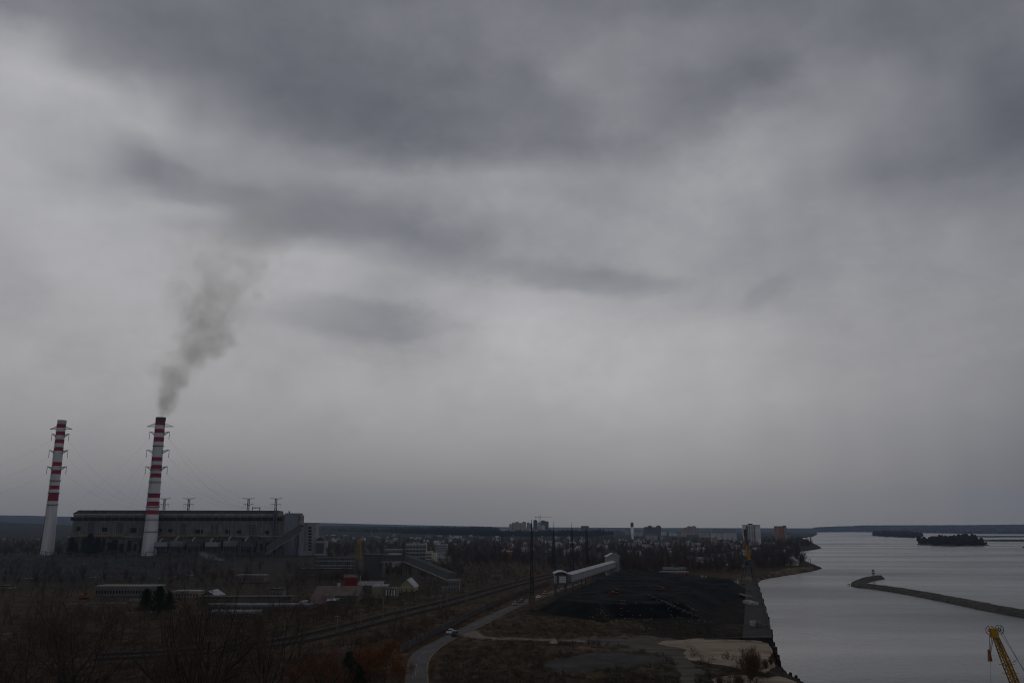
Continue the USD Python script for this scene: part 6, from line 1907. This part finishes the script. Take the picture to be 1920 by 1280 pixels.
MB().box(-1.6, 1.5, -1.2, 1.2, 1.0, 2.4).build('body', ORANGE, t)
MB().box(.1, 1.4, .1, 1.1, 2.403, 3.2).build('cab', CARGLASS, t)
MB().bar((1.3, -.3, 2.0), (4.2, -.3, 4.4), .28, .22).build('boom', ORANGE, t)
MB().bar((4.2, -.3, 4.4), (5.6, -.3, 1.6), .2, .16).build('arm', ORANGE, t)
MB().hexa([[5.3, -.8, .8], [6.0, -.8, .9], [6.0, .2, .9], [5.3, .2, .8], [5.2, -.8, 1.7], [5.8, -.8, 1.8], [5.8, .2, 1.8], [5.2, .2, 1.7]]).build('bucket', STEEL, t)
# ------------------------------------------------------------------ trees and scrub
BUSHT = mat('brown_bush_twigs', (.115, .070, .034), scale=1.0, var=.35)
BARK = mat('grey_brown_bark', (.024, .020, .017), scale=2.0, var=.35)
TWIG = mat('brown_twigs', (.056, .036, .024), scale=1.0, var=.3)
NTWIG = mat('dark_twigs', (.034, .024, .017), scale=1.0, var=.3)
TWIG2 = mat('russet_twigs', (.070, .042, .026), scale=1.0, var=.3)
TWIG3 = mat('grey_twigs', (.058, .052, .044), scale=1.0, var=.3)


def leaf_mat(name, col, trans=.3):
    n = {'o': ('object_info', {}), 'g': ('geometry', {}), 'n': ('noise_texture', {'scale': .9, 'detail': 2.0}),
         'r': ('rgb_ramp', {'ramp': [(.25, tuple(np.array(col) * .55)), (.55, col), (.8, tuple(np.array(col) * 1.5))]}),
         'd': ('diffuse_bsdf', {}), 't': ('translucent_bsdf', {}), 'm': ('mix_closure', {'fac': trans})}
    l = [('g.position', 'n.vector'), ('n.fac', 'r.fac'), ('r.color', 'd.color'), ('r.color', 't.color'), ('d.BSDF', 'm.closure1'), ('t.BSDF', 'm.closure2')]
    return usdkit.material(stage, f'/World/Looks/{name}', n, l, surface='m.closure')


RUSTLEAF = leaf_mat('rust_leaves', (.13, .052, .018))
PINELEAF = leaf_mat('pine_needles', (.022, .036, .013), .15)
FIRLEAF = leaf_mat('dark_conifer', (.013, .022, .015), .1)


def branch_tree(seed, height, spread=.45, levels=4, kids=(7, 5, 4, 4), up=.35, trunk_r=None, lean=(0, 0), first=.22, thin=1.0, forks=1, wig=.10):
    """A bare tree grown branch by branch: (trunk, limbs, twigs) as MBs and the ends of the twigs."""
    r_ = np.random.default_rng(seed)
    tr, li, tw, ends = MB(), MB(), MB(), []
    r0 = trunk_r or height * .016

    def grow(p, d, L, r, lev):
        n = 5 if lev == 0 else 4 if lev == 1 else 3
        pts, q, dd = [p], p.copy(), d / np.linalg.norm(d)
        for k in range(n):
            dd = dd + r_.normal(0, wig * (1 + .5 * lev), 3) + np.array([0, 0, up * .16])
            dd /= np.linalg.norm(dd)
            q = q + dd * L / n
            pts.append(q.copy())
        pts = np.array(pts)
        rr = np.linspace(r, r * (.22 if lev else .30), n + 1)
        rr = np.maximum(rr, .0045 * thin)
        (tr if lev == 0 else li if lev <= 1 else tw).tube(pts, rr, 7 if lev == 0 else 4 if lev == 1 else 3, caps=False)
        if lev >= levels:
            ends.append(pts[-1])
            return
        m = kids[min(lev, len(kids) - 1)]
        for k in range(m):
            f = first + (1 - first) * (k + r_.uniform(.2, .9)) / m if lev == 0 else .2 + .8 * (k + r_.random()) / m
            f = min(f, .985)
            i = min(int(f * n), n - 1)
            base = pts[i] + (pts[i + 1] - pts[i]) * (f * n - i)
            ax = pts[i + 1] - pts[i]
            ax /= np.linalg.norm(ax)
            s = np.cross(ax, r_.normal(0, 1, 3))
            s /= np.linalg.norm(s) + 1e-9
            sp_ = spread * r_.uniform(.7, 1.3) * (1.0 + .25 * lev)
            nd = ax * math.cos(sp_ * 1.2) + s * math.sin(sp_ * 1.2)
            Lk = L * (.62 if lev == 0 else .55) * r_.uniform(.65, 1.15) * (1.15 - .55 * f)
            grow(base, nd, Lk, max(r * (1 - .7 * f) * .62, .006 * thin), lev + 1)

    for k in range(forks):
        d0 = np.array([lean[0] + (r_.normal(0, .22) if forks > 1 else 0), lean[1] + (r_.normal(0, .22) if forks > 1 else 0), 1.0])
        grow(np.array([0, 0, -.5]), d0, height * (.78 if levels > 2 else .85) * (1 if k == 0 else r_.uniform(.7, 1)), r0 * (1 if forks == 1 else .75), 0)
    return tr, li, tw, np.array(ends)


def merged(*parts):
    m = MB()
    for p_ in parts:
        if p_.n:
            m.add(*p_.arrays())
    return m


def leaf_cloud(seed, centres, n, spread, size):
    r_ = np.random.default_rng(seed)
    c = centres[r_.integers(0, len(centres), n)] + r_.normal(0, spread, (n, 3))
    a, b = r_.normal(0, 1, (n, 3)), r_.normal(0, 1, (n, 3))
    a /= np.linalg.norm(a, axis=1, keepdims=True)
    b -= a * (a * b).sum(1, keepdims=True)
    b /= np.linalg.norm(b, axis=1, keepdims=True)
    s = size * r_.uniform(.6, 1.4, (n, 1))
    v = np.stack([c - a * s, c + b * s * .5, c + a * s, c - b * s * .5], 1).reshape(-1, 3)
    f = np.arange(4 * n).reshape(n, 4)
    return MB().add(v, f)


def plant_tree(name, label, cat, parts, loc, rz, sc, group=None, like=None):
    t = thing(name, label, cat, loc, rz, group, None, scale=(sc, sc, sc), like=like)
    if like is None:
        for nm, m, mt in parts:
            if m.n:
                m.build(nm, mt, t, smooth=False)
    return t


r7 = np.random.default_rng(2024)
# --- bare trees on the slope below the camera, nearest to us
near_kinds = []
for k, (hh, sp_, fk, ln) in enumerate([(13.5, .42, 1, (.05, 0)), (12, .5, 2, (-.1, .05)), (11, .38, 3, (.08, 0)), (9, .55, 3, (0, .1))]):
    tr, li, tw, en = branch_tree(50 + k, hh, sp_, 4, (9, 6, 5, 4) if fk == 1 else (7, 5, 4, 4), .45, None, ln, .28, 1.0, fk, .12)
    near_kinds.append((hh, [('trunk', tr, BARK), ('limbs', li, BARK), ('twigs', tw, (NTWIG, NTWIG, NTWIG, TWIG2)[k])]))
near_top = [max(float(m.arrays()[0][:, 2].max()) for _, m, _ in p_) for _, p_ in near_kinds]
firsts = {}
spots = [  # pixel column, distance, kind, pixel row of its top, what it is like
    (398, 50, 0, 1052, 'tall slender bare tree at left centre, its fork reaching highest over the station'), (452, 54, 1, 1082, 'forked bare tree just right of the tallest slender one'), (520, 58, 2, 1100, 'bare tree with branches leaning right towards the russet thicket'),
    (92, 50, 1, 1112, 'bare forked tree at lower left, second from the picture edge'), (18, 46, 2, 1105, 'bare tree cut by the left picture edge'), (215, 55, 2, 1112, 'many-stemmed bare tree in the middle of the lower left'), (290, 48, 3, 1150, 'low spreading bare tree left of the tallest slender one'),
    (345, 62, 0, 1092, 'thin bare tree close left of the tallest slender one'), (155, 60, 0, 1135, 'thin straight bare tree between two forked ones at lower left'), (480, 46, 3, 1170, 'low bare sapling under the right-leaning branches'), (600, 54, 3, 1205, 'short bare sapling before the russet thicket'), (255, 68, 1, 1125, 'bare tree behind the low spreading one'), (55, 66, 3, 1140, 'bushy bare tree behind the forked tree at lower left'), (425, 74, 2, 1105, 'bare tree behind the tallest slender one'), (372, 44, 2, 1120, 'many-stemmed bare tree at the foot of the tallest slender one'), (560, 48, 1, 1150, 'forked bare tree reaching over the left end of the russet thicket'), (128, 42, 2, 1170, 'low many-stemmed bare tree between the two forked ones at lower left'), (322, 54, 1, 1128, 'forked bare tree beside the low spreading one'), (505, 64, 0, 1118, 'thin straight bare tree right of the forked one at centre left')]
for px, Y, k, sc, lab in spots:
    x = (px - 960) / 1638.0 * Y
    z = float(near_rise(np.array([x]), np.array([float(Y)]))[0])
    sc = (V(px, sc, Y)[2] - z) / near_top[k]
    lk = firsts.get(k)
    t = plant_tree('bare_tree', lab, 'tree', near_kinds[k][1], (x, Y, z), r7.uniform(0, 6.28) if lk is not None else 0, sc, None, lk)
    firsts.setdefault(k, t)

# --- russet trees that keep their dead leaves, and the green pine among them
rk = []
for k in range(3):
    tr, li, tw, en = branch_tree(80 + k, 9.0, .5, 3, (8, 6, 5), .3, None, (0, 0), .15, 1.4, 1, .12)
    rk.append([('trunk', tr, BARK), ('limbs', merged(li, tw), TWIG2), ('dead_leaves', leaf_cloud(k, en, 1700, .55, .16), RUSTLEAF)])
fr = {}
for q, (px, pb, k, sc, lab) in enumerate([(590, 1312, 0, 1.0, 'russet tree at the left of the russet thicket'), (618, 1300, 1, .95, 'russet tree left of the green pine'), (690, 1300, 2, 1.15, 'russet tree right of the green pine'), (722, 1296, 0, 1.2, 'tall russet tree by the road bend'), (745, 1306, 1, .9, 'russet tree nearest the road bend'), (655, 1290, 1, .95, 'russet tree behind the green pine'),
        (566, 1290, 2, .7, 'low russet tree at the left end of the thicket'), (702, 1276, 1, .85, 'russet tree at the back of the thicket'), (540, 1318, 0, .8, 'yellow-brown tree left of the russet thicket'), (640, 1322, 2, .8, 'russet tree before the green pine'), (770, 1268, 2, .35, 'small russet bush at the road edge'), (806, 1276, 1, .4, 'small russet bush on the right side of the road')]):
    c = G(px, pb)
    lk = fr.get(k)
    t = plant_tree('russet_tree', lab, 'tree', rk[k], c, r7.uniform(0, 6.28) if lk is not None else 0, sc, None, lk)
    fr.setdefault(k, t)


def pine(seed, h, wide, n_whorl, needles, size):
    r_ = np.random.default_rng(seed)
    tr, li, pts = MB(), MB(), []
    tr.tube([(0, 0, -.5), (.1, 0, h * .5), (0, .05, h * .97)], [h * .02, h * .013, h * .003], 6)
    for k in range(n_whorl):
        f = .12 + .86 * k / n_whorl
        L = wide * (1 - f) ** .8 * r_.uniform(.75, 1.2) + .15
        m = r_.integers(4, 7)
        for q in range(m):
            a = q * 6.283 / m + r_.normal(0, .3)
            e = np.array([math.cos(a) * L, math.sin(a) * L, h * f + L * r_.uniform(.05, .35)])
            b = np.array([0, 0, h * f])
            li.bar(b, e, .05 * (1 - f) + .015, .01, 3)
            for u in np.linspace(.25, 1, 6):
                pts.append(b + (e - b) * u)
    return tr, li, leaf_cloud(seed, np.array(pts), needles, size * .9, size)


tr, li, nd = pine(4, 9.0, 2.6, 17, 3800, .2)
c = G(652, 1302)
t = thing('green_pine', 'dark green pine standing in the russet thicket', 'tree', c, 0)
tr.build('trunk', BARK, t), li.build('limbs', BARK, t), nd.build('needles', PINELEAF, t)
for px, pb, sc, lab in [(672, 1304, .72, 'smaller dark green pine close right of the pine in the russet thicket'), (272, 1150, 1.15, 'left one of a dark pine clump right of the pale-roofed hall'), (296, 1152, 1.3, 'right one of a dark pine clump right of the pale-roofed hall'), (316, 1147, .95, 'small pine at the right end of the dark pine clump')]:
    thing('green_pine', lab, 'tree', G(px, pb), r7.uniform(0, 6), None, None, scale=(sc * 1.3, sc * 1.3, sc), like=t.GetPrim() if hasattr(t, 'GetPrim') else t)
# big dark evergreens at the foot of the hall
for px, pb, sc, lab in [(176, 1040, 2.2, 'dark evergreen before the first tall window of the hall'), (192, 1041, 2.6, 'tallest dark evergreen at the foot of the hall'), (207, 1041, 2.1, 'dark evergreen left of the second tall window'), (222, 1042, 1.9, 'dark evergreen below the second tall window'), (148, 1042, 1.6, 'small dark evergreen left of the others at the hall')]:
    c = G(px, pb)
    thing('green_pine', lab, 'tree', (c[0], 1120, 0), r7.uniform(0, 6), None, None, scale=(sc * 1.5, sc * 1.5, sc * 1.25), like=t)

# --- the bare bush on the sand, and others like it
tr, li, tw, en = branch_tree(120, 8.4, .30, 3, (11, 8, 5), .5, .09, (0, 0), .05, 3.0, 16, .10)
c = G(1409, 1278)
tb = thing('bare_bush', 'big bare brown bush on the sand beside the piles', 'bush', c, 0, None, None, scale=(1, 1, 1))
merged(tr, li).build('stems', BUSHT, tb), tw.build('twigs', BUSHT, tb)
for px, pb, sc, lab in [(1436, 1254, .32, 'small bare bush on the slope of the sand flat'), (1386, 1296, .5, 'bare bush left of the big bush on the sand'), (1446, 1247, .28, 'little bare bush right above the piles'), (1350, 1286, .3, 'low bare bush at the edge of the wheel tracks'), (1330, 1272, .22, 'low dark bush by the wheel tracks')]:
    thing('bare_bush', lab, 'bush', G(px, pb), r7.uniform(0, 6), None, None, scale=(sc,) * 3, like=tb)

# --- bare trees of the middle distance: one of each kind built, the others copies of it
mk_ = []
for k, (hh, sp_, fk) in enumerate([(10, .45, 1), (12, .30, 1), (8, .55, 2), (11, .40, 2)]):
    tr, li, tw, en = branch_tree(150 + k, hh, sp_, 3, (9, 6, 4), .4, None, (0, 0), .2, 3.2, fk, .11)
    mk_.append((('trunk', merged(tr), BARK), ('crown', merged(li, tw), (TWIG, TWIG3, TWIG2, TWIG)[k])))
mf = {}
solid_built = shapely.unary_union([LineString(RC).buffer(RW * .5 + 2.5), LineString(TC).buffer(14), cb.buffer(4), LineString(FP).buffer(2), river.buffer(6)])
KN = ['spreading bare tree', 'tall narrow bare tree', 'bushy russet-twigged tree', 'forked bare tree']
zone_t = [([(-20, 1142), (180, 1140), (380, 1160), (560, 1165), (690, 1186), (640, 1215), (560, 1240), (420, 1250), (-20, 1250)], 90, .85, 'in the scrub on the slope at lower left'), ([(560, 1138), (700, 1122), (840, 1110), (840, 1126), (740, 1150), (660, 1168), (580, 1180)], 62, .62, 'between the railway and the pink-roofed sheds'),
          ([(690, 1190), (780, 1160), (850, 1142), (860, 1158), (800, 1185), (752, 1208)], 30, .52, 'between the railway and the panel fence'), ([(540, 1062), (600, 1066), (600, 1110), (530, 1110)], 22, 1.1, 'in the clump left of the red tank'),
          ([(845, 1056), (990, 1052), (990, 1078), (900, 1104), (870, 1104)], 34, .8, 'on the waste ground left of the lattice masts'), ([(330, 1094), (560, 1092), (560, 1116), (300, 1106)], 26, .8, 'between the switchyard and the olive shed'), ([(0, 1100), (170, 1098), (170, 1124), (0, 1130)], 22, .75, 'left of the pale-roofed hall')]
from shapely import prepare
for poly, n, hs, where in zone_t:
    pg = Polygon(poly)
    got = 0
    for _ in range(n * 30):
        if got >= n:
            break
        x0, y0, x1, y1 = pg.bounds
        px, py = r7.uniform(x0, x1), r7.uniform(y0, y1)
        if not pg.contains(Point(px, py)):
            continue
        c = G(px, py)
        if solid_built.contains(Point(c[0], c[1])):
            continue
        got += 1
        k = int(r7.choice(4, p=[.3, .22, .28, .2]))
        c[2] = float(near_rise(c[:1], c[1:2])[0])
        lab = f'{KN[k]} {where}'
        sc = hs * r7.uniform(.7, 1.25)
        lk = mf.get(k)
        t = plant_tree('bare_tree', lab, 'tree', mk_[k], c, r7.uniform(0, 6.28), sc, f'{KN[k]}s {where}', lk)
        mf.setdefault(k, t)

# --- beyond that: belts of trees that read as one mass
fk_ = []
for k, (hh, sp_) in enumerate([(9, .5), (13, .28), (8, .6), (10, .45)]):
    tr, li, tw, en = branch_tree(200 + k, hh, sp_, 2, (11, 8), .4, .16, (0, 0), .12, 11.0, 2 if k != 1 else 1, .12)
    fk_.append((merged(tr, li, tw), (TWIG, TWIG3, TWIG2, TWIG)[k]))
keep_off = [Point(q[0], q[1]) for q in placed]


def belt(name, polys, label, protos, smin, smax, cat='trees', ground=True, gap=3.0, squash=None):
    pos = []
    for poly, n in polys:
        pg = Polygon(poly)
        prepare(pg)
        x0, y0, x1, y1 = pg.bounds
        got = 0
        for _ in range(n * 12):
            if got >= n:
                break
            px, py = r7.uniform(x0, x1), r7.uniform(y0, y1)
            if not pg.contains(Point(px, py)):
                continue
            c = hit(px, py)
            c[:2] += r7.normal(0, 2.5, 2)
            if water_area.contains(Point(c[0], c[1])) or solid_built.contains(Point(c[0], c[1])):
                continue
            pos.append(c - (0, 0, .3))
            got += 1
    pos = np.array(pos)
    s = r7.uniform(smin, smax, len(pos))
    s3 = np.column_stack([s, s, s * r7.uniform(.8, 1.2, len(pos))])
    return instancer(name, protos, pos, r7.uniform(0, 6.28, len(pos)), s3, r7.integers(0, len(protos), len(pos)), label, cat)


belt('town_trees', [([(596, 1008), (760, 1010), (760, 1040), (600, 1046)], 280), ([(760, 1010), (940, 1012), (960, 1060), (840, 1060), (760, 1024)], 420), ([(940, 1010), (1130, 1008), (1140, 1060), (1110, 1068), (960, 1060)], 350),
                    ([(1130, 1014), (1400, 1014), (1395, 1074), (1290, 1072), (1170, 1070)], 640), ([(1404, 1026), (1440, 1028), (1500, 1046), (1510, 1056), (1420, 1070)], 240), ([(1430, 1012), (1500, 1011), (1526, 1021), (1532, 1026), (1480, 1034), (1430, 1034)], 260), ([(0, 1006), (128, 1008), (128, 1040), (0, 1042)], 300)],
     'brown bare trees filling the gardens of the far town', fk_, .7, 1.35)
belt('yard_trees', [([(0, 1044), (520, 1044), (560, 1062), (420, 1098), (0, 1100)], 150), ([(600, 1084), (690, 1083), (690, 1096), (600, 1098)], 40), ([(690, 1060), (850, 1062), (870, 1090), (780, 1086), (700, 1084)], 90), ([(1080, 1062), (1140, 1056), (1140, 1080), (1085, 1082)], 60), ([(1165, 1062), (1240, 1062), (1235, 1084), (1170, 1084)], 60)],
     'thin bare trees scattered round the works yards', fk_, .5, 1.0)
# poplars: dark narrow columns
pk = [branch_tree(230 + k, 16, .16, 2, (22, 5), .9, .2, (0, 0), .06, 9.0, 1, .05) for k in range(2)]
pl_ = None
for px, pb, sc, lab in [(757, 1060, 1.3, 'dark narrow poplar at the left corner of the office block'), (716, 1046, 1.0, 'dark narrow poplar left of the low pale-banded hall'), (843, 1056, 1.2, 'dark narrow poplar right of the office block'), (849, 1060, 1.0, 'second poplar right of the office block'), (893, 1050, 1.0, 'poplar between the office block and the ochre house'), (927, 1058, 1.2, 'left poplar of a pair beside the ochre house'),
        (937, 1057, 1.3, 'right poplar of a pair beside the ochre house'), (921, 1052, .9, 'small poplar left of the pair beside the ochre house'), (618, 1040, .9, 'thin poplar right of the station gate'), (629, 1041, .95, 'second thin poplar right of the station gate'), (640, 1040, .85, 'third thin poplar right of the station gate'), (1276, 1046, 1.0, 'broad brown poplar below the teal roof'), (1284, 1048, 1.1, 'second brown poplar below the teal roof')]:
    c = hit(px, pb)
    t = thing('poplar', lab, 'tree', c, r7.uniform(0, 6) if pl_ is not None else 0, None, None, scale=(sc,) * 3, like=pl_)
    if pl_ is None:
        pl_ = t
        pk[0][0].build('trunk', BARK, t), merged(pk[0][1], pk[0][2]).build('crown', TWIG, t)


# --- far woods: conifers on the rising ground, woods on the islands and the far bank
def clump(seed, n, w, hh, conifer):
    r_ = np.random.default_rng(seed)
    m = MB()
    for _ in range(n):
        x, y = r_.uniform(-w, w), r_.uniform(-w * .7, w * .7)
        h_ = hh * r_.uniform(.65, 1.15)
        rr = h_ * (.17 if conifer else .30) * r_.uniform(.8, 1.2)
        a = np.arange(6) * math.pi / 3 + r_.random()
        prof = [(.25, .12), (1, .30), (.80, .55), (.45, .82), (.05, 1.0)] if conifer else [(.10, .02), (.55, .25), (1, .5), (.85, .78), (.3, .98)]
        v = np.vstack([np.column_stack([x + np.cos(a) * rr * q * (1 + r_.normal(0, .18, 6)), y + np.sin(a) * rr * q * (1 + r_.normal(0, .18, 6)), np.full(6, h_ * z_)]) for q, z_ in prof])
        i, j = np.meshgrid(np.arange(4), np.arange(6), indexing='ij')
        q4 = np.stack([i * 6 + j, i * 6 + (j + 1) % 6, (i + 1) * 6 + (j + 1) % 6, (i + 1) * 6 + j], -1).reshape(-1, 4)
        m.add(v, q4)
        m.add(v[-6:], np.array([[0, k, k + 1] for k in range(1, 5)]))
    return m


ISLANDW = leaf_mat('island_wood', (.028, .024, .018), .05)
FARW = leaf_mat('far_bare_wood', (.030, .026, .021), .05)
con = [(clump(k, 9, 26, 17, True), FIRLEAF) for k in range(3)] + [(clump(9, 8, 24, 14, False), FARW)]
pos, wh = [], []
for _ in range(5200):
    px = r7.uniform(-60, 1500)
    lo_, hi_ = np.interp(px, [-60, 130, 600, 930, 1100, 1300, 1500], [1003, 1003, 1001, 1006, 1006, 999, 999]), np.interp(px, [-60, 600, 900, 1200, 1500], [976, 981, 986, 988.6, 988.8])
    py = lo_ + (hi_ - lo_) * r7.random() ** .8
    c = hit(px, py)
    if c[1] > 9300 or water_area.contains(Point(c[0], c[1])) or (930 < px < 1135 and 989 < py < 1000.5) or (px >= 1135 and 988.6 < py):
        continue
    pos.append(c - (0, 0, 1))
    wh.append(int(r7.choice(4, p=[.3, .3, .25, .15])) if px < 1130 else int(r7.choice(4, p=[.12, .1, .1, .68])))
instancer('far_forest', con, pos, r7.uniform(0, 6.28, len(pos)), r7.uniform(.75, 1.25, len(pos)), wh, 'dark forest that covers the rising ground below the horizon', 'forest')
pos, sc_ = [], []
dec = [(clump(20 + k, 6, 9, 13, False), ISLANDW) for k in range(4)]
for key, n, smin, smax in (('a', 120, .5, 1.4), ('b', 240, .7, 1.6), ('c', 30, .15, .3), ('d', 40, .15, .3), ('e', 40, .3, .6)):
    g_ = islands[key]
    x0, y0, x1, y1 = g_.bounds
    got = 0
    for _ in range(n * 30):
        if got >= n:
            break
        c = np.array([r7.uniform(x0, x1), r7.uniform(y0, y1)])
        if g_.buffer(-6).contains(Point(*c)):
            pos.append((c[0], c[1], WATER_Z + .6))
            pxx = 960 + 1638 * c[0] / c[1]
            edge = .45 if key == 'a' and pxx > 1832 else 1.0
            sc_.append(r7.uniform(smin, smax) * edge)
            got += 1
sc_ = np.array(sc_)
instancer('island_wood', dec, pos, r7.uniform(0, 6.28, len(pos)), np.column_stack([sc_, sc_, sc_ * r7.uniform(.55, 1.35, len(pos))]), r7.integers(0, 4, len(pos)), 'dark leafless wood on the low river islands', 'wood')
pos, sc_ = [], []
for _ in range(1500):
    px = r7.uniform(1530, 2050)
    Y = r7.uniform(9300, 9900) if px < 1640 or r7.random() < .6 else r7.uniform(6200, 9300)
    x = (px - 960) / 1638.0 * Y
    if water_area.contains(Point(x, Y)):
        continue
    z = float(land_height([x], [Y])[0])
    pos.append((x, Y, z - 1))
    sc_.append(r7.uniform(.45, .95))
instancer('far_bank_wood', [(clump(40 + k, 9, 34, 16, False), FARW) for k in range(2)], pos, r7.uniform(0, 6.28, len(pos)), sc_, r7.integers(0, 2, len(pos)), 'dark wood along the far bank of the river', 'wood')

# --- rough grass and low scrub on the open ground
GRASS = mat('dry_grass', (.066, .052, .032), scale=.3, var=.45)
SCRUB = mat('low_scrub', (.042, .032, .023), scale=.3, var=.4)
gm = []
for k in range(3):
    m = MB()
    r_ = np.random.default_rng(300 + k)
    for _ in range(26):
        a, l_, hh = r_.uniform(0, 6.28), r_.uniform(.1, .7), r_.uniform(.3, .9)
        x, y = math.cos(a) * l_, math.sin(a) * l_
        m.add([[x - .04, y, 0], [x + .04, y, 0], [x * 1.7, y * 1.7 + r_.normal(0, .1), hh]], [[0, 1, 2]])
    gm.append((m, GRASS))
sm_ = [(merged(*branch_tree(320 + k, 2.2, .5, 2, (7, 5), .3, .04, (0, 0), .05, 3.4, 3, .14)[:3]), (SCRUB, TWIG2)[k % 2]) for k in range(2)]
pos, wh, sc_ = [], [], []
bare = shapely.unary_union([Polygon([G(x, y)[:2] for x, y in p_]).buffer(0) for p_ in ([(1296, 1204), (1430, 1204), (1438, 1232), (1310, 1228)], [(1012, 1246), (1110, 1222), (1272, 1233), (1180, 1249), (1060, 1262)], [(1120, 1199), (1280, 1197), (1300, 1240), (1310, 1310), (1285, 1310), (1262, 1232)], [(868, 1190), (905, 1185), (1105, 1198), (1105, 1204), (900, 1198)], [(1395, 1090), (1450, 1090), (1450, 1200), (1395, 1200)])])
for poly, n, ps in (([(760, 1150), (1000, 1130), (1100, 1170), (1300, 1178), (1440, 1205), (1440, 1300), (760, 1300)], 5200, .12), ([(-20, 1135), (700, 1135), (760, 1210), (700, 1300), (-20, 1300)], 2600, .5), ([(560, 1100), (1000, 1085), (980, 1110), (700, 1210), (560, 1200)], 2200, .4), ([(840, 1050), (1140, 1050), (1140, 1080), (860, 1090)], 900, .5)):
    pg = Polygon(poly)
    prepare(pg)
    x0, y0, x1, y1 = pg.bounds
    for _ in range(n):
        px, py = r7.uniform(x0, x1), y0 + (y1 - y0) * r7.random() ** .8
        if not pg.contains(Point(px, py)):
            continue
        c = G(px, py)
        p_ = Point(c[0], c[1])
        if solid_built.contains(p_) or bare.contains(p_) or meshkit.fbm(np.array([[c[0] / 14, c[1] / 14, 0]]), 2, 12)[0] < .36:
            continue
        c[2] = float(near_rise(c[:1], c[1:2])[0]) - .02
        pos.append(c)
        s_ = r7.random() < ps * .45
        wh.append(3 + int(r7.random() < .4) if s_ else int(r7.integers(0, 3)))
        sc_.append(r7.uniform(.6, 1.5) if s_ else r7.uniform(.5, 1.3))
instancer('dry_grass', gm + sm_, pos, r7.uniform(0, 6.28, len(pos)), sc_, wh, 'dry grass tufts and low scrub on the open ground', 'grass')
# ------------------------------------------------------------------ alike things: say which one by its place, where the set is small
sets = {}
for p_ in stage.GetPrimAtPath('/World').GetChildren():
    d_ = p_.GetCustomData()
    if d_.get('group') and d_.get('label') and p_.IsA(UsdGeom.Xform):
        sets.setdefault(d_['label'], []).append(p_)
ORD = ['second', 'third', 'fourth', 'fifth', 'sixth', 'seventh', 'eighth']
for lab, ps in sets.items():
    n_ = len(ps)
    if n_ < 2:
        ps[0].ClearCustomDataByKey('group')
    elif n_ <= 9 and len(lab.split()) <= 12:
        def column(p_):
            tr_ = p_.GetAttribute('xformOp:translate').Get()
            return tr_[0] / tr_[1]
        for k, p_ in enumerate(sorted(ps, key=column)):
            place = 'leftmost one' if k == 0 else 'rightmost one' if k == n_ - 1 else f'{ORD[k - 1]} from left'
            p_.SetCustomDataByKey('label', f'{lab}, {place}')
